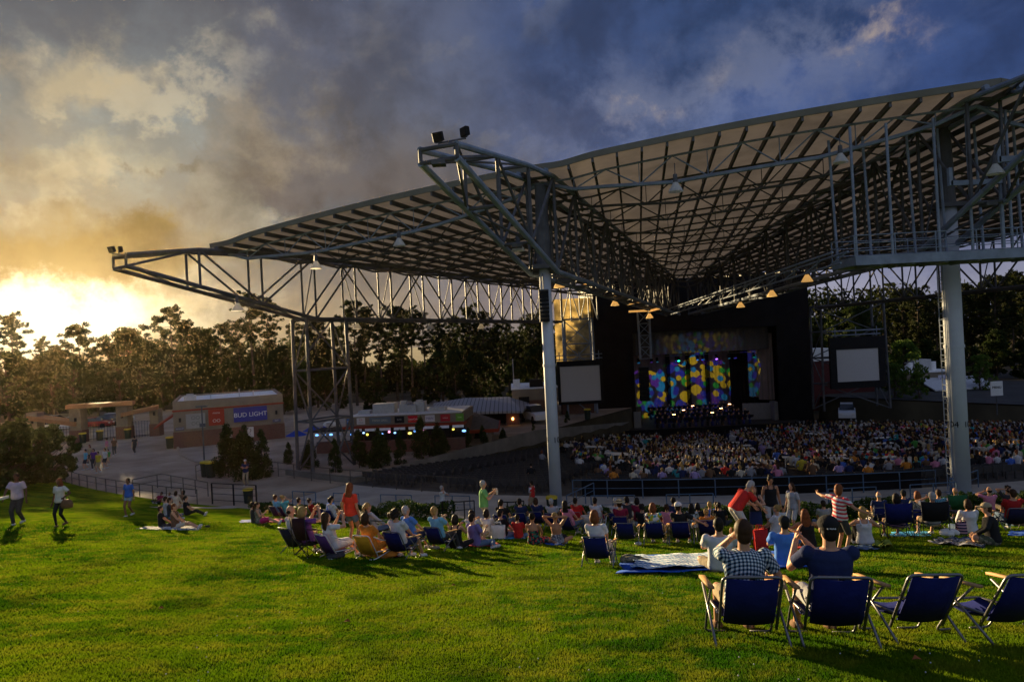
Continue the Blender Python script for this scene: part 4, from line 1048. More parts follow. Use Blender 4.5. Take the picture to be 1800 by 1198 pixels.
# drinks building by the plaza
p = hit(307, 788, 0)
W_ = 10.3; ang_ = .40; h_ = 4.35; D_ = 12.0
bl = thing('sales_building', 'tan plaza sales building with white flat roof, brick base and blue banner', 'building', (p.x, p.y, -8.9), ang_)
mb = MB(); mb.box((W_/2, D_/2, h_*.68), (W_, D_, h_*.64)); mb.build('upper_wall', m_stucco, bl)
mb = MB(); mb.box((W_/2, D_/2, h_*.18), (W_+.12, D_+.12, h_*.36)); mb.build('brick_base', m_brick, bl)
mb = MB(); mb.box((W_/2, D_/2, h_*.84), (W_+.10, D_+.10, .16)); mb.build('red_band', m_red, bl)
mb = MB(); mb.box((W_/2, D_/2, h_+.02), (W_-.5, D_-.5, .08)); rf = mb.build('roof', m_roofw, bl)
mb = MB()
for a in ((W_/2, .12, W_, .24), (W_/2, D_-.12, W_, .24)): mb.box((a[0], a[1], h_+.12), (a[2], a[3], .24))
for a in (.12, W_-.12): mb.box((a, D_/2, h_+.12), (.24, D_-.49, .24))
mb.build('parapet', m_stucco, bl)
MB().box((1.5, 2.2, h_+.35), (1.1, 1.0, .6)).tube((1.5, 2.2, h_+.64), (1.5, 2.2, h_+.8), .35, n=12).build('roof_unit', m_unit, bl)
for xx, hh in ((3.4, .5), (6.2, .9), (7.6, .6)): MB().tube((xx, 4, h_), (xx, 4, h_+hh), .05).build('vent_pipe', m_unit, bl)
MB().add([(-1.7, -.2, 2.2), (0, .3, 3.3), (0, 5, 3.3), (-1.7, 5, 2.2), (-1.7, -.2, 2.05), (0, .3, 3.1), (0, 5, 3.1), (-1.7, 5, 2.05)], [(0, 1, 2, 3), (4, 7, 6, 5), (0, 4, 5, 1), (1, 5, 6, 2), (2, 6, 7, 3), (3, 7, 4, 0)]).build('lean_to_roof', m_red, bl)
NF = Vector((0, -1, 0))
sign(bl, (2.0, -.12, 2.55), 1.75, 1.45, (.36, .34, .31), [("OO", .3, .5, (.2, .19, .18)), ("OO", -.25, .5, (.2, .19, .18))])
sign(bl, (3.9, -.12, 2.75), 1.45, 1.6, (.45, .06, .03), [("OO", -.35, .45, (.75, .65, .6)), ("menu", .45, .3, (.75, .6, .55))])
sign(bl, (7.1, -.12, 2.8), 3.2, 1.45, (.06, .06, .30), [("BUD LIGHT", -.05, .62, (.8, .8, .85))])
sign(bl, (4.9, -.12, 1.0), .75, .8, (.45, .42, .40)); sign(bl, (7.0, -.12, .95), .65, 1.05, (.62, .60, .56), [("?", 0, .9, (.25, .2, .18))])
sign(bl, (.55, -.12, 1.9), .8, .32, (.14, .13, .2), [("RESTROOMS", 0, .12, (.7, .7, .7))]); sign(bl, (9.6, -.12, 1.9), .8, .32, (.14, .13, .2), [("EXIT", 0, .18, (.7, .7, .7))])
for xx in (.6, 9.6): MB().box((xx, -.15, 2.75), (.2, .2, .4)).build('wall_lamp', m_dark, bl)
# kerbed planter beside it
p = hit(318, 800, 0)
mb = MB(); pl_ = [hit(x, y, 0) for x, y in ((312, 786), (318, 800), (345, 812), (360, 815))]
mb.path([Vector((a.x, a.y, -8.85)) for a in pl_], .14, n=6); tag(mb.build('kerb', m_conc), kind='structure')
# lamp post with a flat head
p = hit(359, 808, 0); r = thing('lamp_post', 'slim plaza lamp post in front of the sales building', 'lamp post', p)
MB().tube((0, 0, 0), (0, 0, 4.6), .07, .05, n=10).build('pole', m_steel, r); MB().box((0, 0, 4.62), (.9, .3, .1)).box((0, 0, 3.0), (.5, .04, .3)).build('lamp_head', m_steel, r)

# entrance gate
m_gpost = mat('gate_block', (.26, .20, .14), .9, var=.15, scale=1.5, bump=.2)
gts = thing('entrance_gate', 'entrance gate of tan block pillars under a flat slanting beam with railings', 'gate', hit(140, 777, 0))
g0_ = Vector(gts.location)
def gk(mb, n, m, par=None):
    o = mb.build(n, m); o.parent = par or gts
    if par is None: o.matrix_parent_inverse = Matrix.Translation(-g0_)
    return o
PL = [(140, 777, 718, 1.25), (221, 770, 713, 1.25), (276, 765, 718, 1.0), (64, 780, 724, 1.2)]
gp = []
for px, yb_, yt, w in PL:
    b = hit(px, yb_, 0); zt = at(px, yt, b.y).z; gp.append((b, zt))
    MB().box((b.x, b.y, (zt-8.9)/2), (w, w, zt+8.9)) and gk(MB().box((b.x, b.y, (zt-8.9)/2), (w, w, zt+8.9)), 'pillar', m_gpost)
    gk(MB().box((b.x, b.y, -8.2), (w+.12, w+.12, 1.4)), 'pillar_base', m_brick)
    gk(MB().box((b.x+.1, b.y-w/2-.08, -6.3), (.2, .16, .4)), 'wall_lamp', m_dark)
def beam(a, b, za, zb, over=1.0):
    a = Vector((a.x, a.y, za)); b = Vector((b.x, b.y, zb)); d = (b-a).normalized(); a2, b2 = a-d*over, b+d*over; mb = MB()
    s_ = Vector((d.y, -d.x, 0)).normalized()*1.0; u = Vector((0, 0, .22))
    mb.add([a2+s_-u, a2-s_-u, a2-s_+u, a2+s_+u, b2+s_-u, b2-s_-u, b2-s_+u, b2+s_+u], [(0, 3, 2, 1), (4, 5, 6, 7), (0, 1, 5, 4), (1, 2, 6, 5), (2, 3, 7, 6), (3, 0, 4, 7)]); gk(mb, 'beam', mat('gate_beam', (.35, .17, .08), .7, var=.12))
beam(gp[0][0], gp[1][0], gp[0][1]+.3, gp[1][1]+.3); beam(gp[1][0], gp[2][0], gp[1][1]-.9, gp[2][1]+.15, .3); beam(gp[3][0], gp[0][0], gp[3][1]-.6, gp[0][1]-1.6, .2)
def fence(a, b, lab, h=1.9):
    r = thing('iron_fence', lab, 'fence', a); mb = MB(); d = Vector(b)-Vector(a); n = int(d.length/.28)
    for k in range(n+1): mb.tube(d*(k/n), d*(k/n)+Vector((0, 0, h)), .022, n=4)
    mb.tube(Vector((0, 0, h-.1)), d+Vector((0, 0, h-.1)), .03); mb.tube(Vector((0, 0, .2)), d+Vector((0, 0, .2)), .03); mb.build('picket_grille', m_dark, r)
fence(hit(92, 780, 0), hit(133, 777, 0), 'dark iron fence on the outer side of the gate pillars'); fence(hit(150, 775, 0), hit(214, 770, 0), 'dark iron fence between the two tall gate pillars'); fence(hit(230, 769, 0), hit(270, 766, 0), 'dark iron fence between the second and third gate pillars')
# bins
def bin_(px, py, lab, col=(.03, .04, .03)):
    r = thing('waste_bin', lab, 'bin', hit(px, py, 0)); MB().tube((0, 0, .05), (0, 0, 1.05), .30, .36, n=14).build('bin_body', mat('bin_body', col, .6), r); MB().tube((0, 0, 1.05), (0, 0, 1.18), .40, .36, n=14).build('bin_lid', mat('yellow_plastic', (.55, .40, .03), .5, var=.08), r); return r
for px, py, lab in ((146, 779, 'dark bin with yellow lid at the first gate pillar'), (225, 771, 'dark bin with yellow lid at the second gate pillar'), (299, 788, 'dark bin with yellow lid at the corner of the sales building'), (176, 774, 'dark bin with yellow lid between the gate pillars'), (362, 838, 'dark bin with yellow lid behind the ramp rail'), (371, 839, 'dark bin with yellow lid nearer the evergreens behind the ramp rail'), (1035, 775, 'dark bin with yellow lid under the white video screen')): bin_(px, py, lab)

# cars beyond the gate
m_tyre = mat('tyre', (.02, .02, .02), .9, var=0); m_cg = mat('car_glass', (.03, .035, .04), .1, var=0, spec=.5)
def car_proto():
    r = thing('parked_car', 'car', 'car'); mb = MB()
    prof = [(-2.2, .35), (-2.2, .78), (-1.95, .92), (-1.25, .98), (1.0, .95), (2.0, .82), (2.22, .62), (2.22, .35)]
    cab = [(-1.75, .95), (-1.25, 1.42), (.25, 1.45), (1.0, .97)]
    def slab(pr, w0, w1, zsplit=99):
        return [[(x, s*(w0 if z < zsplit else w1), z) for x, z in pr] for s in (-1, 1)]
    a, b = slab(prof, .88, .88); n = len(prof); mb.add(a+b, [(k, (k+1) % n, n+(k+1) % n, n+k) for k in range(n)]+[tuple(range(n))[::-1], tuple(range(n, 2*n))]); mb.build('car_body', mat('car_paint_white', (.6, .6, .6), .3, var=0, spec=.5), r)
    mb = MB(); a, b = slab(cab, .80, .66, 1.2); n = 4; mb.add(a+b, [(k, (k+1) % n, n+(k+1) % n, n+k) for k in range(n)]+[tuple(range(n))[::-1], tuple(range(n, 2*n))]); mb.build('cabin_glass', m_cg, r)
    MB().box((-.5, 0, 1.455), (1.5, 1.3, .05)).build('car_roof', mat('car_paint_white', (.6, .6, .6)), r)
    for x in (-1.4, 1.4):
        for s in (-1, 1): MB().tube((x, s*.72, .34), (x, s*.92, .34), .34, n=16).build('wheel', m_tyre, r)
    for s in (-1, 1): MB().box((2.2, s*.62, .7), (.08, .34, .16)).build('headlight', m_white, r)
    return r
cp = car_proto()
CARS = [(112, 752, 92, (.6, .6, .6), .2, 'white car parked beyond the outer gate fence'), (138, 744, 96, (.35, .36, .38), .2, 'grey car parked behind the first tall gate pillar'), (166, 742, 93, (.35, .03, .03), .1, 'red car parked in the gate opening'), (190, 741, 95, (.04, .04, .05), .1, 'black car parked in the gate opening beside the red one'), (204, 742, 99, (.45, .46, .48), .1, 'silver car parked behind the second tall gate pillar'), (100, 746, 100, (.05, .06, .10), .3, 'dark blue car in the second row beyond the gate fence')]
for k, (px, py, Y, c, rz, lab) in enumerate(CARS):
    o = cp if k == 0 else copy_tree(cp); x, _ = ray(px, py); o.location = (x*Y, Y, -9.0); o.rotation_euler = (0, 0, rz); tag(o, lab, 'car', 'cars parked beyond the gate')
    pm = mat('car_paint_%d' % k, c, .3, var=0, spec=.5)
    for ch in o.children:
        if ch.name.startswith(('car_body', 'car_roof')): ch.material_slots[0].link = 'OBJECT'; ch.material_slots[0].material = pm
for k, (px, py, Y, c, rz, lab) in enumerate(((942, 762, 74, (.65, .66, .68), -1.2, 'white car on the service road behind the slim column'), (1490, 750, 79, (.62, .64, .66), -2.02, 'white van front parked beside the dark stage wing'))):
    o = copy_tree(cp); x, _ = ray(px, py); o.location = (x*Y, Y, -8.9 if k == 0 else -11); o.rotation_euler = (0, 0, rz); o.scale = (1, 1, 1.25); tag(o, lab, 'car'); o['group'] = 'white vehicles by the stage'
    pm = mat('car_paint_w', c, .3, var=0, spec=.5)
    for ch in o.children:
        if ch.name.startswith(('car_body', 'car_roof')): ch.material_slots[0].link = 'OBJECT'; ch.material_slots[0].material = pm

# food stands with a row of signs and lit beer neon
def stand():
    a, b = hit(560, 800, 0), hit(742, 793, 0); a.z = -8.9; dirv = Vector((b.x-a.x, b.y-a.y, 0)); L_ = 12.6; an = math.atan2(dirv.y, dirv.x)
    r = thing('food_stand', 'long food stand with brand panels on its parapet and glowing neon window signs', 'food stand', a, an)
    x0 = 2.5; h = 2.5; D = 6; W2 = L_-x0
    MB().box((x0+W2/2, D/2+.9, h*.47), (W2, D-1.0, h*.94-.3)).build('wall', m_brick, r)
    MB().box((x0+W2/2, D/2, h+.24), (W2, D, .74)).build('parapet', m_stucco, r)
    MB().box((x0+W2/2, D/2, h+.64), (W2-.4, D-.4, .05)).build('roof', m_roofw, r)
    MB().box((x0+W2/2, -.15, h-.22), (W2+.4, 1.2, .16)).build('red_canopy', m_red, r)
    MB().box((x0+W2/2, .28, .5), (W2, .3, 1.0)).build('counter', m_brick, r)
    n = 8
    for k in range(n):
        xc = x0+W2*(k+.5)/n; f = MB().box((xc, .84, 1.55), (W2/n-.14, .12, 1.05)).build('serving_window', m_dark, r)
        MB().box((xc, .76, 1.92), (W2/n-.3, .05, .24)).build('menu_board', mat('menu_white', (.55, .55, .6), .5, emit=((.6, .65, .9), .04)), f)
    nc = [(.15, .4, 1.0), (.3, .5, 1.0), (.9, .75, .1), (.2, .45, 1.0), (.9, .3, .5), (.25, .5, 1.0), (.9, .75, .15), (.15, .4, 1.0), (.85, .4, .7), (.2, .45, 1.0), (.7, .75, .2), (.3, .55, 1.0), (.3, .9, .3)]
    for k, c in enumerate(nc):
        xc = x0+.3+(W2-.6)*(k+.35*math.sin(k*2.3))/(len(nc)-1); MB().ell((xc, .68, 1.58+.10*math.sin(k*1.9)), (.11 if k % 3 else .18, .03, .08 if k % 2 else .10), nu=12).build('neon_sign', mat('neon_%d' % (k % 9), c, .4, var=0, emit=(c, .9)), r)
    y = -.04; zc = h+.26; X = lambda px: x0+(px-607)/186*W2
    def sg(px0, px1, hh, col, txt=None): sign(r, (X((px0+px1)/2), y, zc), X(px1)-X(px0), hh, col, txt)
    sg(609, 620, .5, (.06, .16, .42), [("SODA", .02, .18, (.8, .8, .85))]); sg(625, 638, .55, (.7, .68, .68), [("ICE", .1, .2, (.5, .04, .05)), ("COLD", -.12, .16, (.1, .1, .15))])
    sg(645, 679, .55, (.16, .20, .24), [("FRESH GRILL", 0, .24, (.55, .55, .45))]); sg(685, 700, .55, (.015, .015, .018), [("BAR", .0, .22, (.3, .3, .3))])
    sg(706, 721, .58, (.62, .02, .03), [("Coca-Cola", 0, .19, (.85, .82, .82))]); sg(733, 748, .55, (.66, .60, .62), [("MAN", 0, .27, (.1, .05, .2))])
    sg(757, 772, .58, (.50, .03, .04), [("menu", 0, .2, (.8, .6, .55))]); sg(781, 793, .6, (.16, .36, .05), [("lime", 0, .2, (.7, .8, .4))])
    for k, (px, w, hh) in enumerate(((660, 1.9, .85), (690, .7, .7), (705, .8, .6), (716, .9, .85), (628, 1.0, .3), (745, 1.4, .3))): MB().box((X(px), 2.2+.4*(k % 2), h+.66+hh/2), (w, 1.2, hh)).build('roof_unit', m_unit, r)
    for px in (690, 716): MB().tube((X(px), 2.4, h+1.3), (X(px), 2.4, h+1.65), .3, n=12).build('vent_pipe', m_unit, r)
    MB().box((x0/2-.3, 1.4, 2.0), (x0+.5, 2.6, .12)).build('wing_roof', m_dark, r)
    for k in range(4): MB().ell((-.1+k*.62, .1, 1.72), (.16, .04, .09), nu=12).build('neon_sign', mat('neon_0', nc[0]), r)
    MB().box((x0/2-.3, 1.2, .5), (x0+.4, .4, 1.0)).build('bar_counter', m_brick, r)
    MB().ell((1.15, -.1, 2.62), (.6, .08, .27), nu=20).build('oval_sign', m_white, r); text_on("BEER", .25, (1.15, -.19, 2.67), (1, 0, 0), (0, 0, 1), r, mat('ink_grey', (.2, .15, .18), .5, var=0)); text_on("GARDEN", .14, (1.15, -.19, 2.48), (1, 0, 0), (0, 0, 1), r, mat('ink_grey', (.2, .15, .18)))
    MB().tube((1.15, 0, 2.4), (1.15, 0, 2.0), .04).build('sign_post', m_steel, r)
stand()
# blue parasols near the stand
for px, py, lab in ((523, 802, 'open blue parasol nearest the tower leg'), (552, 792, 'open blue parasol closest to the food stand wing'), (578, 790, 'open blue parasol by the evergreens')):
    p = hit(px, py, 0); p.z = -8.9; r = thing('parasol', lab, 'parasol', p, group='blue parasols by the food stand'); r.scale = (.72, .72, .9); n = 8; mb = MB()
    rim = [Vector((1.3*math.cos(2*math.pi*k/n), 1.3*math.sin(2*math.pi*k/n), 2.0)) for k in range(n)]; mb.add(rim+[Vector((0, 0, 2.55)), Vector((0, 0, 2.5))], [(k, (k+1) % n, n) for k in range(n)]+[((k+1) % n, k, n+1) for k in range(n)]); mb.build('canopy', mat('blue_cloth', (.02, .06, .40), .8), r); MB().tube((0, 0, 0), (0, 0, 2.52), .03).build('pole', m_steel, r)
# ribbed-roof hall, small open pavilion, brick hall behind the slim column
def hall():
    Y = 84; a, b, c, d_, e, f = at(762, 725, 72), at(905, 722, 70), at(922, 700, 72), at(895, 690, 84), at(822, 692, 86), at(755, 712, 80)
    r = thing('ribbed_roof_hall', 'hall with a big sloping ribbed metal roof and dark open front', 'building', (a.x, a.y, -8.9)); o0 = Vector(r.location); z = a.z
    lo = [a, b+Vector((.8, 0, 0)), Vector((c.x+.6, c.y+6, b.z)), Vector((f.x, f.y+4, a.z))]; up = [Vector((e.x, e.y-6, e.z)), Vector((d_.x, d_.y-6, d_.z))]
    mb = MB(); v = [q-o0 for q in lo+up]; mb.add(v+[q-Vector((0, 0, .25)) for q in v], [(0, 1, 5, 4), (1, 2, 5), (2, 3, 4, 5), (3, 0, 4), (6, 10, 11, 7), (7, 11, 8), (8, 11, 10, 9), (9, 10, 6), (0, 6, 7, 1), (1, 7, 8, 2), (2, 8, 9, 3), (3, 9, 6, 0)]); mb.build('roof', m_roofm, r)
    w = b.x-a.x; MB().box((w*.5, 6.5, (z+8.9)/2-.2), (w*.94, 7, z+8.9-.4)).build('wall', m_dark, r)
    MB().box((w*.97, 1.6, (z+8.9)/2-.2), (1.4, 2.2, z+8.9-.3)).build('pillar', m_brick, r); MB().ell((w*.97, .42, z+8.9-1.1), (.12, .12, .16)).build('wall_lamp', mat('amber_lamp', (1, .5, .15), .5, var=0, emit=((1, .45, .12), 3)), r)
    MB().box((w*1.06, 3, (z+8.9)/2-1), (.9, .2, z+6.9)).build('door_panel', mat('pale_door', (.3, .33, .4), .6), r)
hall()
def open_pavilion():
    a, b = at(757, 764, 61), at(862, 752, 60); r = thing('open_pavilion', 'small open pavilion with hipped grey roof and red eaves', 'pavilion', (a.x, a.y, -8.9)); o0 = Vector(r.location); w = b.x-a.x; z = (a.z+b.z)/2+8.9; d = 5.5
    v = [(-.5, -.5, z), (w+.7, -.5, z+.1), (w+.7, d, z+.1), (-.5, d, z), (w*.30, d*.5, z+1.25), (w*.72, d*.5, z+1.3)]
    mb = MB(); mb.add(v+[(x, y, q-.12) for x, y, q in v], [(0, 1, 5, 4), (1, 2, 5), (2, 3, 4, 5), (3, 0, 4), (6, 10, 11, 7), (7, 11, 8), (8, 11, 10, 9), (9, 10, 6)]); mb.build('roof', mat('grey_shingle', (.13, .115, .11), .85, var=.15, scale=3), r)
    mb = MB(); mb.box((w/2+.1, -.52, z-.05), (w+1.2, .1, .3)); mb.box((w+.72, d/2-.25, z+.02), (.1, d, .3)); mb.box((-.52, d/2-.25, z-.05), (.1, d, .3)); mb.build('eaves', m_red, r)
    for x in (.3, w*.5, w-.1):
        for y in (.1, d-.7): MB().box((x, y, z/2-.1), (.35, .35, z-.2)).build('pillar', m_stucco, r)
    MB().box((w*.5, d*.6, .55), (w*.6, 1.4, 1.1)).build('counter', m_dark, r)
open_pavilion()
def brick_hall():
    a, b = at(905, 770, 79), at(983, 760, 79); r = thing('brick_hall', 'brick hall with a white flat roof behind the slim column', 'building', (a.x, a.y, -8.9)); w = b.x-a.x; z = at(940, 683, 79).z+8.9
    MB().box((w/2, 5, z*.30), (w, 10, z*.60)).build('wall', m_brick, r); MB().box((w/2, 5, z*.80), (w+.15, 10.15, z*.40)).build('upper_wall', m_stucco, r); MB().box((w/2, 5, z+.06), (w+.3, 10.3, .12)).build('roof', m_roofw, r)
    MB().box((w*.55, 1.8, z+.55), (1.6, 1.4, .9)).build('roof_unit', m_dark, r); MB().box((w*.1, 2.5, z+.4), (.8, .8, 1.3)).build('roof_unit', m_roofw, r); MB().tube((.2, 2.5, z), (.2, 2.5, z+3.5), .05).build('vent_pipe', m_unit, r)
    MB().box((w*.25, -.05, 1.2), (1.2, .2, 2.4)).build('door', m_dark, r)
brick_hall()
def wing_brick():
    a, b = at(992, 775, 79.5), at(1048, 770, 79.5); r = thing('brick_wing', 'low brick wing under the white video screen', 'building', (a.x, a.y, -9.5)); MB().box(((b.x-a.x)/2, 1.5, 2.6), (b.x-a.x, 2, 5.2)).build('wall', m_brick, r); MB().box(((b.x-a.x)/2, 1.5, 5.25), (b.x-a.x+.2, 2.2, .12)).build('roof', m_roofw, r)
wing_brick()
def far_stand():
    a, b = at(1600, 688, 88), at(1665, 684, 88); r = thing('far_sales_stand', 'distant sales stand with flat white roof and ribbed canopy beyond the far video screen', 'building', (a.x, a.y, -9.0)); w = b.x-a.x+1.5; z = at(1630, 655, 88).z+9
    MB().box((w/2, 4, z/2), (w, 7, z)).build('wall', m_stucco, r); MB().box((w/2, 4, z+.08), (w+.3, 7.3, .16)).build('roof', m_roofw, r); MB().box((w*.45, 2.5, z+.9), (2.2, 1.6, 1.5)).build('roof_unit', m_unit, r)
    for x in (w*.2, w*.68): MB().tube((x, 2.2, z+.1), (x, 2.2, z+1.3), .5, n=14).build('vent_pipe', m_roofw, r)
    zc = at(1660, 672, 84).z+9; MB().add([(1, -3.6, zc-.9), (9, -3.6, zc-.9), (9, .4, zc+.3), (1, .4, zc+.3), (1, -3.6, zc-1.05), (9, -3.6, zc-1.05), (9, .4, zc+.15), (1, .4, zc+.15)], [(0, 1, 2, 3), (4, 7, 6, 5), (0, 4, 5, 1), (1, 5, 6, 2), (2, 6, 7, 3), (3, 7, 4, 0)]).build('canopy_roof', mat('canopy_ribs', (.5, .5, .52), .6), r)
    sign(r, (w*.72, -.2, z-1.0), 1.9, 1.3, (.62, .58, .66), [("MAN", 0, .7, (.12, .05, .3))])
far_stand()
def dark_side():
    a = at(1428, 780, 86); b = at(1560, 770, 86); r = thing('side_stage_wing', 'dark red service wing of the stage with a white roof edge', 'building', (a.x, 88.5, -11)); w = b.x-a.x
    MB().box((w/2, 2, 3.2), (w, 4, 6.4)).build('wall', mat('maroon_wall', (.10, .03, .03), .9), r); MB().box((w*.22, 2, 7.2), (w*.5, 4.2, 1.6)).build('roof', m_roofw, r)
dark_side()
def kiosk():
    p = at(1765, 716, 62); r = thing('sign_board', 'white notice board standing on the far pavement', 'sign', (at(1752, 690, 62).x, 62, -8.9)); MB().box((0, 0, 2.4), (1.1, .08, 1.3)).build('board', m_white, r); MB().tube((0, .06, 0), (0, .06, 1.8), .05).build('post', m_steel, r); text_on("MENU", .3, (0, -.05, 2.5), (1, 0, 0), (0, 0, 1), r, m_ink)
kiosk()

# ---------------------------------------------------------------- evening haze
hz_ = MB().box((0, 47, -1), (520, 234, 34)).build('haze', bpy.data.materials.new('haze_air'))
tag(hz_, kind='stuff'); hm = hz_.data.materials[0]; hm.use_nodes = True; ht = hm.node_tree; ht.nodes.clear()
pv = ht.nodes.new('ShaderNodeVolumePrincipled'); pv.inputs['Color'].default_value = (1.0, .76, .45, 1); pv.inputs['Density'].default_value = .00003; pv.inputs['Anisotropy'].default_value = .82
ho = ht.nodes.new('ShaderNodeOutputMaterial'); ht.links.new(pv.outputs[0], ho.inputs['Volume'])
# ---------------------------------------------------------------- seats and the seated crowd under the roof
m_seat = mat('black_seat', (.045, .042, .042), .35, var=.2, spec=.5)
m_pole = mat('seat_steel', (.05, .05, .05), .5, var=0)
def seat_mb():
    mb = MB(); rr = []
    for k in range(5):
        x = -.23+.46*k/4; y = .035*(1-((x/.23)**2)); rr.append([(x, -.20+y, .44), (x, -.25+y, .84), (x, -.275+y, .84), (x, -.235+y, .44)])
    mb.rings(rr)
    rr = []
    for k in range(4):
        x = -.22+.44*k/3; rr.append([(x, -.17, .46), (x, .10, .70), (x, .08, .725), (x, -.19, .49)])
    mb.rings(rr); mb.box((0, -.17, .23), (.07, .07, .46)); return mb
SEAT = seat_mb().mesh('seat', [m_seat]); sv = [tuple(v.co) for v in SEAT.vertices]; sf = [tuple(p.vertices) for p in SEAT.polygons]
AISLE = [rad(28.5), rad(21.2), rad(9.5), rad(-2), rad(-13)]
def row_spots(i):
    out = []; t = rad(32.8)
    while t > rad(-22):
        r = r_back(t)-1.0-.95*i
        if all(abs(t-a)*r > .75 for a in AISLE): out.append((r, t))
        t -= .555/r
    return out
rc = random.Random(4)
spots = []; 
for i in range(44):
    for r, t in row_spots(i):
        x, y = pol(r, t); z = gz(x, y)
        px, py = pxof((x, y, z+.8))
        if px < 1840: spots.append((i, r, t, x, y, z, px))
def taken(i, r, t, px):
    edge = rad(17.0+i*.42)
    if t > edge+rad(1.5): return (rc.random() < (.012 if i < 24 else .35)) if px > 880 else (i > 30 and rc.random() < .5)
    if i < 2: return rc.random() < .07
    if t > edge-rad(3): return rc.random() < .45
    return rc.random() < (.80 if i < 6 else .9)
ppl, empt = [], []
for s in spots: (ppl if taken(s[0], s[1], s[2], s[6]) else empt).append(s)
# empty seats: the 300 that show largest are objects of their own
empt.sort(key=lambda s: s[3]**2+s[4]**2)
near = [s for s in empt if s[6] < 960][:300]; nset = set(map(id, near))
for s in near:
    o = bpy.data.objects.new('stadium_seat', SEAT); COL.objects.link(o); o.location = (s[3], s[4], s[5]+.01); o.rotation_euler = (0, 0, -s[2]+rc.uniform(-.02, .02))
    tag(o, 'black empty stadium seat in the back rows beside the low wall', 'seat', 'black empty seats in the back rows beside the low wall')
V, Fc = [], []
for s in empt:
    if id(s) in nset: continue
    c, d_ = math.cos(-s[2]), math.sin(-s[2]); o = len(V)
    V += [(s[3]+a*c-b*d_, s[4]+a*d_+b*c, s[5]+.01+z) for a, b, z in sv]; Fc += [tuple(q+o for q in f) for f in sf]
me = bpy.data.meshes.new('seat_rows'); me.from_pydata(V, [], Fc); me.materials.append(m_seat); o = bpy.data.objects.new('seat_rows', me); COL.objects.link(o)
tag(o, 'remaining rows of black stadium seats farther down the bowl', 'seats', kind='stuff')

SHIRT = {'white': (.56, .56, .58), 'grey': (.26, .26, .28), 'black': (.018, .018, .02), 'red': (.50, .03, .025), 'teal': (.04, .30, .32), 'navy': (.02, .03, .09), 'yellow': (.58, .45, .05), 'pink': (.55, .20, .30), 'green': (.08, .30, .06), 'lilac': (.34, .26, .48), 'orange': (.55, .20, .03), 'blue': (.06, .14, .50), 'cream': (.55, .48, .36), 'brown': (.16, .09, .05)}
HAIRC = {'dark': (.018, .013, .010), 'brown': (.045, .022, .011), 'blonde': (.33, .21, .07), 'grey': (.33, .32, .31), 'auburn': (.16, .05, .018)}
SKIN = [(.50, .29, .19), (.42, .23, .145), (.56, .34, .24), (.16, .085, .055)]
shm = {k: mat('shirt_'+k, v, .85, var=.12, scale=9) for k, v in SHIRT.items()}; ham = {k: mat('hair_'+k, v, .6, var=.2, scale=25) for k, v in HAIRC.items()}; skm = [mat('skin_%d' % k, v, .55, var=.05) for k, v in enumerate(SKIN)]
def crowd_mesh(k):
    """seated figure seen mostly from behind, facing +y: shirt, skin and hair"""
    g = random.Random(k+50); mb = MB(); w = g.uniform(.88, 1.08); ln = g.uniform(-.10, .05); tilt = g.uniform(-.06, .06)
    def P(x, y, z): return (x+tilt*z, y+ln*(z-.45), z)
    rr = []
    for z, rx, ry in ((.42, .17, .13), (.55, .165, .125), (.72, .165, .12), (.90, .195, .12), (1.00, .175, .10), (1.05, .10, .075), (1.09, .055, .055)):
        rr.append([P(rx*w*math.cos(2*math.pi*q/12), -.08+ry*math.sin(2*math.pi*q/12), z) for q in range(12)])
    mb.rings(rr, 2)
    for s in (-1, 1):
        sh = Vector(P(s*.20*w, -.07, .96)); up = g.random() < .12; el = sh+Vector((s*.09, .06, -.27)) if not up else sh+Vector((s*.10, .22, -.10)); hd = el+Vector((-s*.10, .23, .02)) if not up else el+Vector((-s*.14, .05, .24))
        mb.tube(sh, el, .06, .045, n=7, mi=2); mb.ell(sh, (.065, .065, .065), nu=8, nv=5, mi=2); mb.tube(el, hd, .040, .03, n=6, mi=0); mb.ell(hd, (.035, .05, .04), nu=6, nv=5, mi=0)
        mb.tube((s*.10, -.02, .50), (s*.12, .36, .52), .08, .06, n=7, mi=2)
    H = Vector(P(0, -.05, 1.24)); t = g.uniform(-.5, .5); R_ = Matrix.Rotation(t, 3, 'Z')
    mb.tube(Vector(P(0, -.07, 1.05)), H+Vector((0, 0, -.06)), .052, n=8, mi=0); mb.ell(H, (.075, .092, .115), R_, 10, 8, 0); mb.ell(H+R_ @ Vector((0, .09, -.01)), (.013, .02, .02), R_, 6, 5, 0)
    st = k % 4
    mb.ell(H+R_ @ Vector((0, -.018, .022)), (.086, .097, .108), R_, 12, 8, 1)
    if st == 1: mb.ell(H+R_ @ Vector((0, -.05, -.10)), (.095, .06, .16), R_, 10, 7, 1)
    if st == 2: mb.ell(H+R_ @ Vector((0, -.03, -.04)), (.105, .08, .11), R_, 10, 7, 1)
    if st == 3: mb.ell(H+R_ @ Vector((0, -.11, -.02)), (.04, .05, .11), R_, 8, 6, 1)
    return mb.mesh('spectator', [skm[0], ham['dark'], shm['white']], True)
CM = [crowd_mesh(k) for k in range(12)]
wts = ['white']*12+['grey']*12+['black']*36+['red']*6+['teal']*3+['navy']*20+['yellow']*2+['pink']*5+['green']*2+['lilac']*3+['orange']*2+['blue']*5+['cream']*8+['brown']*10
hw = ['dark']*9+['brown']*7+['blonde']*4+['grey']*5+['auburn']*2
ppl.sort(key=lambda s: (s[0], -s[2]))
att = [(rc.choice(wts), rc.choice(hw), rc.choice((0, 0, 1, 1, 2, 2, 3)), rc.randrange(12), rc.uniform(-.25, .25), rc.uniform(.93, 1.06)) for _ in ppl]
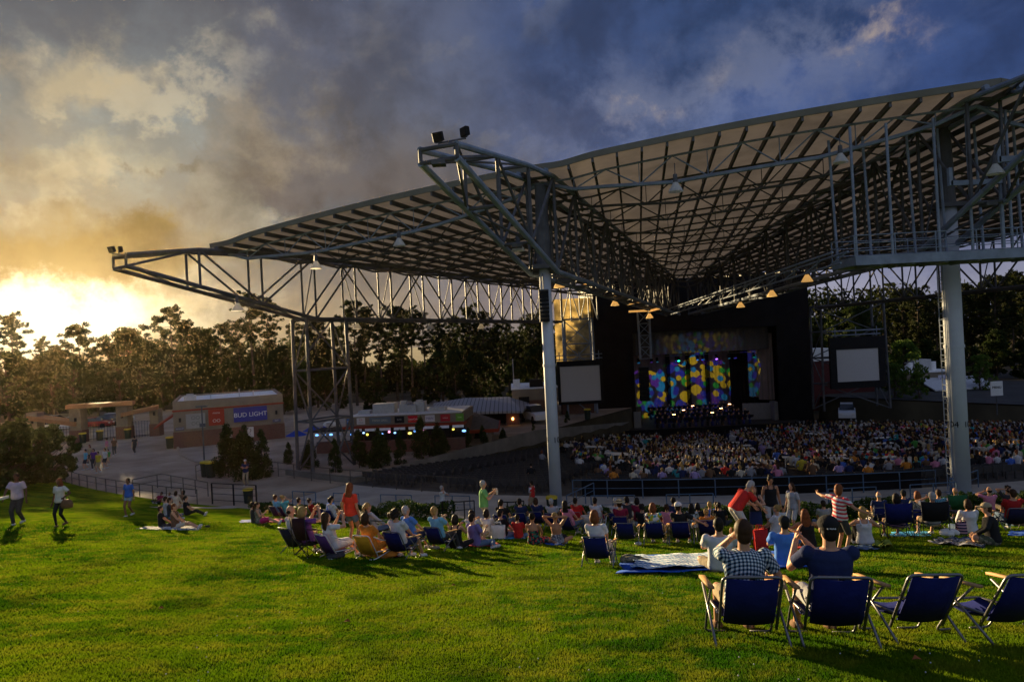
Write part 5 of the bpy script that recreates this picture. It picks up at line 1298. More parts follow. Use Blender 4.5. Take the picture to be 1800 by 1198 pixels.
order = sorted(range(len(ppl)), key=lambda k: ppl[k][3]**2+ppl[k][4]**2); solo = set(order[:205])
ORD = ['first', 'second', 'third', 'fourth', 'fifth', 'sixth', 'seventh', 'eighth', 'ninth', 'tenth', 'eleventh', 'twelfth', 'thirteenth', 'fourteenth', 'fifteenth', 'sixteenth']
for k in sorted(solo):
    s = ppl[k]; a = att[k]; o = bpy.data.objects.new('person', CM[a[3]]); COL.objects.link(o)
    o.location = (s[3], s[4], s[5]+.02); o.rotation_euler = (0, 0, -s[2]+a[4]); o.scale = (a[5],)*3
    for i, m in ((0, skm[a[2]]), (1, ham[a[1]]), (2, shm[a[0]])): o.material_slots[i].link = 'OBJECT'; o.material_slots[i].material = m
    lf = att[k-1][0] if k > 0 and ppl[k-1][0] == s[0] else 'no'; rg_ = att[k+1][0] if k+1 < len(ppl) and ppl[k+1][0] == s[0] else 'no'
    tag(o, '%s-haired spectator in %s between %s and %s tops, %s row from the black cloth' % (a[1], a[0], lf, rg_, ORD[min(15, s[0])]), 'person', 'spectators in the covered seats')
# everyone farther down the bowl
mats_ = skm+[ham[k] for k in HAIRC]+[shm[k] for k in SHIRT]; hi = {k: len(skm)+i for i, k in enumerate(HAIRC)}; si = {k: len(skm)+len(HAIRC)+i for i, k in enumerate(SHIRT)}
V, Fc, MI = [], [], []
CV = [([tuple(v.co) for v in m.vertices], [tuple(p.vertices) for p in m.polygons], [p.material_index for p in m.polygons]) for m in CM]
for k, s in enumerate(ppl):
    if k in solo: continue
    a = att[k]; vs, fs, ms = CV[a[3]]; c, d_ = math.cos(-s[2]+a[4]), math.sin(-s[2]+a[4]); o = len(V); q = a[5]
    V += [(s[3]+q*(x*c-y*d_), s[4]+q*(x*d_+y*c), s[5]+.02+z*q) for x, y, z in vs]; Fc += [tuple(i+o for i in f) for f in fs]
    MI += [(a[2], hi[a[1]], si[a[0]])[m] for m in ms]
me = bpy.data.meshes.new('crowd'); me.from_pydata(V, [], Fc)
for m in mats_: me.materials.append(m)
me.polygons.foreach_set('material_index', MI); me.polygons.foreach_set('use_smooth', [True]*len(Fc)); o = bpy.data.objects.new('crowd', me); COL.objects.link(o)
tag(o, 'dense seated crowd filling the bowl down to the stage', 'crowd', kind='stuff')
# white tables among the seats
tm = MB().box((0, 0, .78), (1.7, .5, .05)).box((-.7, 0, .38), (.05, .05, .76)).box((.7, 0, .38), (.05, .05, .76)).mesh('table', m_white)
for k in range(48):
    r = rc.uniform(32, 61); t = rad(rc.uniform(-9, 19+(66-r)*.35)); x, y = pol(r, t); o = bpy.data.objects.new('table', tm); COL.objects.link(o); o.location = (x, y, gz(x, y)+.22); o.rotation_euler = (0, 0, -t)
    tag(o, 'narrow white table among the seated crowd', 'table', 'white tables among the seated crowd')
# orchestra on the stage
V = MB(); g = random.Random(8)
for k in range(70):
    row = k % 4; x = xo+2+(xr-xo-6)*((k//4)+.5+g.uniform(-.2, .2))/18; y = SY-1.5+row*1.9; z0 = zfl+.02+row*.28; c = [0, 1, 2][k % 3]
    V.tube((x, y, z0), (x, y, z0+.5), .16, n=6, mi=c); V.ell((x, y, z0+.85), (.2, .14, .32), nu=8, nv=6, mi=c); V.ell((x, y, z0+1.28), (.09, .1, .12), nu=8, nv=6, mi=3); V.tube((x-.2, y-.1, z0+.95), (x+.25, y-.3, z0+.75), .05, .04, n=5, mi=c)
    V.box((x+.1, y-.5, z0+1.0), (.45, .04, .32), Matrix.Rotation(.5, 3, 'X'), mi=0)
    if k % 3 == 0: V.ell((x+.3, y-.3, z0+.8), (.10, .05, .28), nu=7, nv=5, mi=4)
tag(V.build('orchestra', [shm['black'], mat('orchestra_blue', (.03, .03, .14), .7), shm['navy'], skm[0], mat('instrument_wood', (.35, .14, .04), .3, spec=.5)], smooth=True), 'orchestra seated in rows on the dim stage floor', 'orchestra', kind='stuff')
for k in range(6):
    o = MB().box((0, 0, 0), (.34, .06, .05)).build('stand_lamp', mat('warm_stand_lamp', (1, .6, .25), .5, var=0, emit=((1, .55, .2), 5))); o.location = (sx(1175)+k*1.55, SY-1.0+(k % 3)*1.5, zfl+1.5+(k % 3)*.3)
    tag(o, 'tiny warm music stand lamp glowing in the orchestra', 'lamp', 'stand lamps in the orchestra')

# ---------------------------------------------------------------- people
def ik(S, T, l1, l2, hint):
    d = T-S; L_ = d.length
    if L_ > l1+l2-.004: T = S+d*((l1+l2-.004)/L_); d = T-S; L_ = d.length
    if L_ < abs(l1-l2)+.02: L_ = abs(l1-l2)+.02
    a = (l1*l1-l2*l2+L_*L_)/(2*L_); h = math.sqrt(max(0, l1*l1-a*a)); u = d.normalized(); hp = hint-u*hint.dot(u)
    if hp.length < 1e-4: hp = u.orthogonal()
    return S+u*a+hp.normalized()*h, T
def cap(mb, a, b, r1, r2=None, n=10, mi=0):
    r2 = r1 if r2 is None else r2; mb.tube(a, b, r1, r2, n=n, mi=mi); mb.ell(a, (r1,)*3, nu=n, nv=7, mi=mi); mb.ell(b, (r2,)*3, nu=n, nv=7, mi=mi)
BAKE = []
def bake_later(mb, vox, m, name, parent, extra=None, smooth=3):
    o = mb.build(name, m if isinstance(m, list) else [m], parent)
    rm = o.modifiers.new('union', 'REMESH'); rm.mode = 'VOXEL'; rm.voxel_size = vox; rm.use_smooth_shade = True
    sm = o.modifiers.new('soften', 'SMOOTH'); sm.iterations = smooth; sm.factor = .5
    BAKE.append((o, extra)); return o
def bake_all():
    dg = bpy.context.evaluated_depsgraph_get(); dg.update(); done = []
    for o, ex in BAKE: done.append(bpy.data.meshes.new_from_object(o.evaluated_get(dg)))
    for (o, ex), me in zip(BAKE, done):
        old = o.data; mats = [m for m in old.materials]; o.modifiers.clear()
        if ex is not None and len(ex.v):
            nv = len(me.vertices); co = np.empty(nv*3, np.float32); me.vertices.foreach_get('co', co); fs = [tuple(p.vertices) for p in me.polygons]
            m2 = bpy.data.meshes.new(me.name); m2.from_pydata([tuple(c) for c in co.reshape(-1, 3)]+[tuple(q) for q in ex.v], [], fs+[tuple(i+nv for i in f) for f in ex.f])
            m2.polygons.foreach_set('material_index', [0]*len(fs)+ex.mi); bpy.data.meshes.remove(me); me = m2
        me.polygons.foreach_set('use_smooth', [True]*len(me.polygons)); me.materials.clear()
        for m in mats: me.materials.append(m)
        me.update(); nm = old.name; o.data = me; bpy.data.meshes.remove(old); me.name = nm
    BAKE.clear()
m_eye = mat('eye', (.02, .015, .012), .2, var=0); m_lip = mat('lip', (.30, .10, .08), .5, var=0)
SK = {'light': mat('skin_light', (.50, .27, .17), .5, var=.08, scale=14), 'tan': mat('skin_tan', (.40, .20, .115), .5, var=.08, scale=14), 'dark': mat('skin_dark', (.095, .048, .030), .45, var=.1, scale=14), 'brown': mat('skin_brown', (.22, .11, .065), .5, var=.08, scale=14)}
def cloth(key):
    """plain cloth by colour name or triple; a few woven patterns"""
    if isinstance(key, tuple): return mat('cloth_%02d_%02d_%02d' % tuple(int(x*99) for x in key), key, .9, var=.10, scale=7, bump=.7, bscale=10)
    if key in PATS: return PATS[key]()
    return mat('cloth_'+key, COLR[key], .9, var=.12, scale=7, bump=.7, bscale=10)
COLR = dict(SHIRT); COLR.update(lavender=(.36, .33, .46), denim=(.10, .15, .24), denim_light=(.22, .30, .40), khaki=(.36, .29, .19), charcoal=(.045, .045, .05), skyblue=(.16, .42, .60), royal=(.04, .12, .50), bright_blue=(.08, .22, .62), maroon=(.22, .018, .05), purple=(.14, .05, .22), violet=(.17, .14, .36), polo_green=(.16, .42, .14), coral=(.62, .055, .03), magenta=(.45, .03, .14), dim_white=(.50, .50, .50), aqua=(.10, .42, .45), stripe_red=(.5, .05, .06), olive=(.14, .15, .06), camo=(.15, .14, .10), lightgrey=(.38, .39, .42))
def pattern(name, fn, base=(.5, .5, .5)):
    def make():
        if name in MATS: return MATS[name]
        m = mat(name, base, .9, bump=.6, bscale=10); return base_color(m, fn)
    return make
def checks(c1, c2, c3, s):
    def fn(N, c):
        sp = N.n('ShaderNodeSeparateXYZ'); N.put(sp.inputs[0], c)
        u = N.m('LESS_THAN', N.m('FRACT', N.m('MULTIPLY', N.m('ADD', sp.outputs[0], N.m('MULTIPLY', sp.outputs[1], .35)), s)), .5); v = N.m('LESS_THAN', N.m('FRACT', N.m('MULTIPLY', N.m('ADD', sp.outputs[2], N.m('MULTIPLY', sp.outputs[1], .6)), s)), .5)
        return N.mix(v, N.mix(u, c1+(1,), c2+(1,)), N.mix(u, c2+(1,), c3+(1,)))
    return fn
def hstripes(c1, c2, s, duty=.5):
    def fn(N, c):
        sp = N.n('ShaderNodeSeparateXYZ'); N.put(sp.inputs[0], c)
        return N.mix(N.m('LESS_THAN', N.m('FRACT', N.m('MULTIPLY', N.m('ADD', sp.outputs[2], N.m('MULTIPLY', sp.outputs[0], .12)), s)), duty), c1+(1,), c2+(1,))
    return fn
def patches(cols, s):
    def fn(N, c):
        v = N.n('ShaderNodeTexVoronoi'); N.put(v.inputs['Vector'], c); v.inputs['Scale'].default_value = s; q = N.n('ShaderNodeSeparateXYZ'); N.put(q.inputs[0], v.outputs['Color'])
        return N.ramp(q.outputs[0], [(i/len(cols), k) for i, k in enumerate(cols)], 'CONSTANT')
    return fn
PATS = {'gingham': pattern('gingham_cloth', checks((.66, .68, .70), (.12, .20, .28), (.008, .012, .03), 30.0)),
 'striped': pattern('red_striped_cloth', hstripes((.5, .05, .07), (.62, .60, .58), 11.0, .48)), 'darkstripe': pattern('dark_striped_cloth', hstripes((.02, .02, .05), (.40, .22, .26), 14.0)),
 'swirl': pattern('swirl_print_cloth', patches([(.62, .62, .60), (.62, .62, .60), (.05, .30, .36), (.45, .42, .03), (.10, .02, .02)], 13)), 'floral': pattern('floral_cloth', patches([(.02, .02, .03), (.03, .16, .13), (.45, .05, .06), (.03, .10, .08), (.02, .02, .03)], 24)),
 'leopard': pattern('spotted_cloth', patches([(.6, .6, .6), (.02, .02, .02), (.55, .55, .56)], 40)), 'greyprint': pattern('grey_print_cloth', patches([(.16, .16, .13), (.26, .26, .22), (.10, .10, .08)], 34)),
 'camo': pattern('camouflage_cloth', patches([(.16, .15, .10), (.07, .08, .05), (.26, .23, .17), (.10, .09, .07)], 16)), 'bluecheck': pattern('blue_check_cloth', checks((.20, .42, .52), (.07, .18, .28), (.02, .05, .10), 22.0)), 'chrome_print': pattern('silver_print_cloth', patches([(.20, .20, .22), (.4, .4, .43), (.10, .10, .12)], 30))}
HEADTOP = {'stand': 1.72, 'walk': 1.72, 'ground': .90, 'chair': 1.24, 'low': 1.05, 'bend': 1.38}

def person(loc, yaw, up, pose, shirt, bottom, hair, label, h=1.72, sex='m', arms='lap', legs='cross', skin='light', sleeve='short', headyaw=0, headpitch=0, lean=None, vox=.017, shoes='dim_white', cap_col=None, big=1.0, detail=False, top='tee', twist=0):
    s = h/1.72; sit = pose in ('ground', 'chair', 'low')
    sh_w = (.185 if sex == 'm' else .165)*big; hipw = .095
    if pose in ('stand', 'walk'): P = Vector((0, 0, .93)); ln = rad(0 if lean is None else lean)
    elif pose == 'bend': P = Vector((0, -.12, .92)); ln = rad(-42 if lean is None else lean)
    elif pose == 'ground': P = Vector((0, 0, .115)); ln = rad(14 if lean is None else lean)
    elif pose == 'chair': P = Vector((0, -.12, .365)); ln = rad(22 if lean is None else lean)
    else: P = Vector((0, -.12, .27)); ln = rad(24 if lean is None else lean)
    upv = Vector((0, -math.sin(ln), math.cos(ln))); N_ = P+upv*.50; right = Vector((math.cos(rad(twist)), math.sin(rad(twist)), 0)); fwd = upv.cross(right)
    # head
    hz = (upv*.45+Vector((0, 0, .55))).normalized() if pose != 'bend' else (upv+Vector((0, .5, 0))).normalized()
    Rh = Matrix.Rotation(rad(headyaw), 3, 'Z') @ Matrix.Rotation(rad(headpitch), 3, 'X')
    hx = Rh @ Vector((1, 0, 0)); hy = Rh @ (Vector((0, 1, 0)) if pose != 'bend' else Vector((0, .75, -.66))); hz = hx.cross(hy) if abs(headpitch) > 0 or pose == 'bend' else (hz-hx*hz.dot(hx)).normalized(); hy = hz.cross(hx)
    HC = N_+upv*.10+hz*.075+Vector((0, .015, 0))
    Hm = Matrix((hx, hy, hz)).transposed()
    hp = lambda x, y, z: HC+hx*x+hy*y+hz*z
    # legs
    A, K, HJ = [], [], []
    for i, sd in enumerate((-1, 1)):
        J = P+Vector((sd*hipw, 0, -.04)); HJ.append(J)
        if pose in ('stand', 'bend'): T = Vector((sd*.11, 0, .085)); hint = Vector((sd*.1, 1, 0))
        elif pose == 'walk': T = Vector((sd*.08, sd*.13, .085+(.05 if sd < 0 else 0))); hint = Vector((0, 1, 0))
        elif pose == 'chair': T = Vector((sd*.16, .52, .085)); hint = Vector((sd*.25, .6, 1))
        elif pose == 'low': T = Vector((sd*.15, .62, .085)); hint = Vector((sd*.15, .3, 1))
        elif legs == 'cross': T = Vector((-sd*.12, .30+.05*i, .07)); hint = Vector((sd*1.0, .5, .35))
        elif legs == 'ext': T = Vector((sd*.10, .80, .07)); hint = Vector((0, 0, 1))
        elif legs == 'up': T = Vector((sd*.13, .50, .085)); hint = Vector((sd*.1, .2, 1))
        elif legs == 'side': T = Vector((.55+.06*i, .22-.12*i, .07)); hint = Vector((.4, 1, .2))
        else: T = Vector((sd*.12, .62, .08)); hint = Vector((sd*.2, 0, 1))
        k, a = ik(J, T, .43, .43, hint); K.append(k); A.append(a)
    # arms
    SH = [N_-upv*.045+right*sd*sh_w for sd in (-1, 1)]; E, W_, PN = [], [], []
    for i, sd in enumerate((-1, 1)):
        a = arms[i] if isinstance(arms, (list, tuple)) else arms; S = SH[i]
        hint = Vector((sd*.6, -.5, -.6))
        if a == 'down': T = S+Vector((sd*.10, .03, -.52)); hint = Vector((sd*.3, -1, 0))
        elif a == 'lap': T = P+Vector((sd*.13, .30, .12)); hint = Vector((sd*1, -.4, -.5))
        elif a == 'knee': T = K[i]+Vector((0, -.05, .07)); hint = Vector((sd*1, 0, -.5))
        elif a == 'rest': T = P+Vector((sd*.30, .26, .18)); hint = Vector((sd*.6, -1, -.3))
        elif a == 'clap': T = N_+Vector((sd*.045, .34, -.02)); hint = Vector((sd*.8, 0, -.9))
        elif a == 'clap_side': T = N_+Vector((-.19+sd*.04, .25, .05)); hint = Vector((sd*.35, .1, -1))
        elif a == 'clap_high': T = N_+Vector((sd*.09+.05, .30, .20)); hint = Vector((sd*.7, .2, -1))
        elif a == 'face': T = hp(sd*.10, .13, -.06); hint = Vector((sd*.8, .3, -.8))
        elif a == 'chin': T = hp(sd*.09, .12, -.08); hint = Vector((sd*.75, .15, -1))
        elif a == 'head': T = hp(sd*.10, -.09, .01); hint = Vector((sd*1, .2, .25))
        elif a == 'out': T = S+Vector((sd*.52, .05, -.02)); hint = Vector((0, -1, -.2))
        elif a == 'outdown': T = S+Vector((sd*.40, .20, -.26)); hint = Vector((0, -1, -.2))
        elif a == 'hold': T = P+Vector((sd*.10, .33, .28)); hint = Vector((sd*1, -.3, -.6))
        elif a == 'holdup': T = N_+Vector((sd*.16, .33, -.12)); hint = Vector((sd*.5, 0, -1))
        elif a == 'cross': T = N_+Vector((-sd*.10, .20, -.20)); hint = Vector((sd*1, 0, -.5))
        elif a == 'prop': T = P+Vector((sd*.33, -.28, -.05)); hint = Vector((sd*.4, -1, 0))
        elif a == 'reach': T = S+Vector((0, .35, -.40)); hint = Vector((sd, -.3, 0))
        elif a == 'hip': T = P+Vector((sd*.17, .06, .10)); hint = Vector((sd*1, -.4, 0))
        else: T = P+Vector((sd*.13, .30, .12))
        e, w = ik(S, T, .285, .255, hint); E.append(e); W_.append(w)
    def rg(t, rx, ry, inf=0.0, off=0.0):
        c = P+upv*.50*t+fwd*off; return [c+right*(rx*big+inf)*math.cos(2*math.pi*q/16)+fwd*(ry*big+inf)*math.sin(2*math.pi*q/16) for q in range(16)]
    if sex == 'm': TZ = [(-.20, .10, .08), (-.12, .155, .11), (0, .165, .115), (.25, .150, .108), (.5, .155, .112), (.75, .175, .116), (.88, .165, .10), (.95, .12, .08), (1.0, .066, .062)]
    else: TZ = [(-.20, .11, .085), (-.12, .168, .118), (0, .175, .12), (.28, .132, .10), (.5, .140, .108), (.72, .158, .122), (.87, .148, .092), (.95, .105, .075), (1.0, .058, .056)]
    body = MB(); body.rings([rg(*t) for t in TZ])
    cap(body, N_-upv*.03, HC-hz*.05-hy*.01, .056*big if sex == 'm' else .048, .054 if sex == 'm' else .046)
    body.ell(HC+hz*.012, (.074, .092, .108), Hm, 14, 10); body.ell(hp(0, .028, -.058), (.056, .062, .058), Hm, 12, 8); body.ell(hp(0, .10, -.018), (.013, .020, .026), Hm, 8, 6)
    for sd in (-1, 1): body.ell(hp(sd*.077, -.005, -.01), (.012, .022, .032), Hm, 8, 6)
    ex = MB()
    for i, sd in enumerate((-1, 1)):
        cap(body, SH[i], E[i], .050*big, .040); cap(body, E[i], W_[i], .040, .028); cap(body, HJ[i], K[i], .083*big, .054); cap(body, K[i], A[i], .052, .036)
        ft = Vector((0, 1, 0)) if pose != 'ground' else (A[i]-K[i]).normalized().cross(Vector((1, 0, 0))).normalized()*0+Vector(((A[i]-HJ[i]).x*.4, 1, .35)).normalized()
        if pose == 'ground' and legs == 'ext': ft = Vector((0, .35, .95)).normalized()
        cap(body, A[i]-ft*.04-Vector((0, 0, .045)), A[i]+ft*.13-Vector((0, 0, .055)), .036, .030)
        f = (W_[i]-E[i]).normalized(); pn = f.cross(Vector((0, 0, 1))) if abs(f.z) < .9 else Vector((sd, 0, 0))
        if (arms[i] if isinstance(arms, (list, tuple)) else arms) in ('clap', 'clap_side', 'clap_high'): pn = Vector((-sd, 0, 0))
        pn = (pn-f*pn.dot(f)).normalized(); sdv = f.cross(pn); hm_ = Matrix((sdv, pn, f)).transposed()
        body.ell(W_[i]+f*.052, (.041, .019, .055), hm_, 10, 8); hb = W_[i]+f*.088
        for q, (o_, l_) in enumerate(((-.030, .066), (-.010, .078), (.010, .074), (.029, .058))):
            a0 = hb+sdv*o_; b0 = a0+(f+pn*.18*(q+1)/2-sdv*(.12 if q == 0 else -.08 if q == 3 else 0)).normalized()*l_*.55; c0 = b0+(f+pn*(.45+.1*q)).normalized()*l_*.5
            ex.path([a0-f*.02, b0, c0], [.0098, .0088, .0065], n=6); ex.ell(c0, (.0065,)*3, nu=6, nv=4)
        t0 = W_[i]+f*.03-sdv*.03; t1 = t0+(f*.6-sdv*.8+pn*.25).normalized()*.038; t2 = t1+(f*.9-sdv*.2+pn*.3).normalized()*.03; ex.path([t0, t1, t2], [.013, .011, .008], n=6); ex.ell(t2, (.008,)*3, nu=6, nv=4)
    for sd in (-1, 1): ex.ell(hp(sd*.031, .083, .012), (.011, .008, .006), Hm, 8, 5, 1); ex.box(hp(sd*.031, .0885, .030), (.034, .006, .006), Hm, 1)
    ex.ell(hp(0, .088, -.058), (.024, .008, .007), Hm, 8, 5, 2)
    o = bake_later(body, vox, [SK[skin], m_eye, m_lip], 'person', None, ex)
    # shirt
    inf = .015; shb = MB(); t1_ = {'tee': .985, 'polo': 1.02, 'tank': .84, 'strapless': .66, 'backless': .40}[top]; t0_ = -.14 if not sit else -.10
    ring_t = [t0_]+[q for q in (0, .25, .5, .72, .86, .94) if q < t1_-.02]+[t1_]
    def interp(t):
        for (a, rx, ry), (b, sx2, sy2) in zip(TZ[:-1], TZ[1:]):
            if a <= t <= b: f_ = (t-a)/(b-a); return rx+(sx2-rx)*f_, ry+(sy2-ry)*f_
        return TZ[-1][1:] if t > 0 else TZ[0][1:]
    shb.rings([rg(t, *interp(t), inf+(.012 if t < .3 else .004)) for t in ring_t])
    for i, sd in enumerate((-1, 1)):
        if top in ('tee', 'polo'):
            if sleeve == 'short':
                b = lerp3(SH[i], E[i], .66); shb.tube(SH[i]-right*sd*.01, b, .064*big, .062*big, n=14); shb.ell(SH[i]-right*sd*.004, (.066*big,)*3, nu=14, nv=9)
            else: cap(shb, SH[i], E[i], .063*big, .054); shb.tube(E[i], lerp3(E[i], W_[i], .94), .054, .043, n=12)
        elif top == 'tank':
            a_ = P+upv*.5*.80+right*sd*.085; m_ = N_+upv*.012+right*sd*.085; shb.path([a_+fwd*.12, m_+fwd*.05, m_-fwd*.05, a_-fwd*.12], .022, n=6)
    bake_later(shb, vox*.9, cloth(shirt), 'shirt' if top in ('tee', 'polo') else 'top', o, smooth=4)
    # lower garment
    lb = MB(); lb.rings([rg(t, *interp(t), .013) for t in (-.19, -.12, 0, .12)])
    if bottom[0] in ('skirt', 'dress'):
        mid = (K[0]+K[1])/2; c0 = P; rr = []
        for f_, w_, d_ in ((0, .19, .14), (.5, .20, .12), (.95, .21, .10)):
            c = lerp3(c0, mid, f_); ax_ = (mid-c0).normalized(); y_ = ax_.cross(Vector((1, 0, 0))); rr.append([c+Vector((1, 0, 0))*w_*math.cos(2*math.pi*q/16)+y_*d_*math.sin(2*math.pi*q/16) for q in range(16)])
        lb.rings(rr)
    else:
        frac = {'shorts': .86, 'short_shorts': .45}.get(bottom[0], 1.0); tight = bottom[0] == 'leggings'
        for i in range(2):
            e_ = lerp3(HJ[i], K[i], frac); lb.ell(HJ[i], (.097*big,)*3, nu=14, nv=9); lb.tube(HJ[i], e_, (.095 if not tight else .088)*big, (.094-.024*frac)*(1 if not tight else .85)*big, n=14)
            if frac == 1.0: lb.ell(K[i], (.069 if not tight else .058,)*3, nu=12, nv=8); lb.tube(K[i], lerp3(K[i], A[i], .97), .067 if not tight else .056, .058 if not tight else .040, n=12)
    bake_later(lb, vox*.9, cloth(bottom[1]), {'skirt': 'skirt', 'dress': 'skirt', 'leggings': 'leggings', 'trousers': 'trousers'}.get(bottom[0], 'shorts'), o, smooth=4)
    # hair and headgear
    st, hc = hair; hcm = mat('hair_'+str(hc), HAIRC.get(hc, (.05, .03, .02)), .5, var=.45, scale=34, bump=1.0, bscale=80); hb = MB()
    if st != 'bald':
        hb.ell(hp(0, -.017, .026), (.087, .097, .105), Hm, 16, 11)
        if st in ('short', 'cap', 'hat'): hb.ell(hp(0, -.042, -.028), (.080, .066, .082), Hm, 12, 8)
        if st == 'curly':
            g = random.Random(int(loc[0]*100)); 
            for q in range(26): a_ = g.uniform(0, 6.28); z_ = g.uniform(-.09, .12); hb.ell(hp(.082*math.cos(a_)*math.sqrt(max(.1, 1-(z_/.14)**2)), -.03+.085*min(.35, math.sin(a_))*math.sqrt(max(.1, 1-(z_/.14)**2)), z_), (.035, .035, .035), Hm, 8, 6)
        if st in ('bob', 'long'): hb.ell(hp(0, -.032, -.045), (.104, .085, .115), Hm, 14, 9)
        if st == 'long':
            rr = []
            for z_, w_, d_, y_ in ((.02, .085, .05, -.05), (-.10, .108, .05, -.06), (-.22, .118, .042, -.085), (-.34, .10, .032, -.09), (-.42, .05, .02, -.085)):
                c = HC+hz*.02+Vector((0, 0, -1))*(-z_)*1.0+hy*y_-upv*0; c = HC+hy*y_+(hz*.3+upv*.7)*z_; rr.append([c+hx*w_*math.cos(2*math.pi*q/14)+hy*d_*math.sin(2*math.pi*q/14) for q in range(14)])
            hb.rings(rr)
        if st == 'pony': hb.path([hp(0, -.09, .03), hp(0, -.145, -.02), hp(0, -.14, -.14), hp(0, -.125, -.26)], [.035, .042, .040, .012], n=9)
        if st == 'bun': hb.ell(hp(0, -.095, .085), (.052, .05, .05), Hm, 10, 8)
    else: hb.ell(hp(0, -.030, -.022), (.083, .072, .055), Hm, 14, 9)
    bake_later(hb, max(.010, vox*.75), hcm, 'hair', o, smooth=2)
    if cap_col is not None and st in ('cap', 'bun', 'pony', 'long', 'short'):
        cb = MB(); cb.ell(hp(0, -.008, .048), (.094, .110, .082), Hm, 18, 11); cb.ell(hp(0, .115, .040), (.070, .075, .012), Hm, 14, 6)
        bake_later(cb, .011, cloth(cap_col), 'cap', o, smooth=2)
    if st == 'hat':
        cb = MB(); cb.ell(hp(0, -.005, .062), (.20, .21, .016), Hm, 22, 6); cb.ell(hp(0, -.005, .09), (.092, .105, .085), Hm, 16, 9)
        bake_later(cb, .012, cloth(cap_col or (.50, .38, .20)), 'hat', o, smooth=2)
        bb = MB(); bb.rings([[hp(.0965*math.cos(2*math.pi*q/18), -.005+.109*math.sin(2*math.pi*q/18), z_) for q in range(18)] for z_ in (.072, .105)]); bb.build('hat_band', cloth('black'), o, True)
    for i in range(2):
        ft = Vector((0, 1, 0)) if pose != 'ground' else Vector(((A[i]-HJ[i]).x*.4, 1, .35)).normalized()
        if pose == 'ground' and legs == 'ext': ft = Vector((0, .35, .95)).normalized()
        fm = MB(); dn = Vector((0, 0, -.035)); n_ = ft.cross(Vector((1, 0, 0))).normalized() if abs(ft.x) < .9 else Vector((0, 0, 1))
        fm.path([A[i]-ft*.065+dn, A[i]-ft*.05+dn*1.1, A[i]+ft*.06+dn*1.25, A[i]+ft*.15+dn*1.5, A[i]+ft*.185+dn*1.6], [.02, .046, .048, .042, .018], n=10)
        fm.build('shoe', cloth(shoes), o, True)
    # place
    u = Vector(up).normalized(); f_ = Vector((-math.sin(yaw), math.cos(yaw), 0)); f_ = (f_-u*f_.dot(u)).normalized(); r_ = f_.cross(u)
    Mx = Matrix((r_, f_, u)).transposed().to_4x4(); o.matrix_world = Matrix.Translation(Vector(loc)) @ Mx @ Matrix.Scale(s, 4)
    tag(o, label, 'person')
    o['j'] = 0; del o['j']
    return o, dict(W=W_, HC=HC, N=N_, P=P, K=K, A=A, M=Matrix.Translation(Vector(loc)) @ Mx @ Matrix.Scale(s, 4))
# ---------------------------------------------------------------- folding chairs
m_alu = mat('aluminium_tube', (.17, .17, .185), .38, metal=.7, var=.1); m_wood = mat('arm_wood', (.42, .25, .11), .5, var=.2, scale=12); m_tubew = mat('white_tube', (.62, .62, .62), .4, var=.05); m_tubed = mat('dark_tube', (.03, .03, .035), .4, metal=.3, var=0)
COLR.update(chair_navy=(.009, .014, .10), chair_dark=(.016, .016, .045), lime=(.22, .34, .05), lime_dark=(.20, .24, .035), chair_maroon=(.035, .012, .02), chair_purple=(.09, .035, .16), chair_orange=(.60, .30, .02), chair_white=(.50, .47, .45), chair_green=(.02, .10, .04), chair_black=(.014, .014, .016), chair_red=(.35, .02, .02), cloth_green=(.02, .20, .03))
def sheet(mb, pts_l, pts_r, sag, nx=8, th=.012, mi=0):
    """thin sagging cloth between two edges"""
    rr = []
    for k in range(nx+1):
        t = k/nx; s = -sag*4*t*(1-t); row = [lerp3(a, b, t) for a, b in zip(pts_l, pts_r)]
        d = (row[-1]-row[0]).normalized(); n = Vector((1, 0, 0)).cross(d); rr.append([p+n*s for p in row]+[p+n*(s+th) for p in row[::-1]])
    mb.rings(rr, mi)
def U(*pts): return [Vector(p) for p in pts]
def place(o, loc, yaw, up, s=1.0):
    u = Vector(up).normalized(); f_ = Vector((-math.sin(yaw), math.cos(yaw), 0)); f_ = (f_-u*f_.dot(u)).normalized(); r_ = f_.cross(u)
    o.matrix_world = Matrix.Translation(Vector(loc)) @ Matrix((r_, f_, u)).transposed().to_4x4() @ Matrix.Scale(s, 4)
def rounded(pts, r=.06, n=4):
    """round the inner corners of a polyline"""
    out = [Vector(pts[0])]
    for a, b, c in zip(pts[:-2], pts[1:-1], pts[2:]):
        a, b, c = Vector(a), Vector(b), Vector(c); p, q = b+(a-b).normalized()*r, b+(c-b).normalized()*r
        for k in range(n+1): t = k/n; out.append(p*(1-t)**2+b*2*t*(1-t)+q*t*t)
    return out+[Vector(pts[-1])]
PROTO = {}
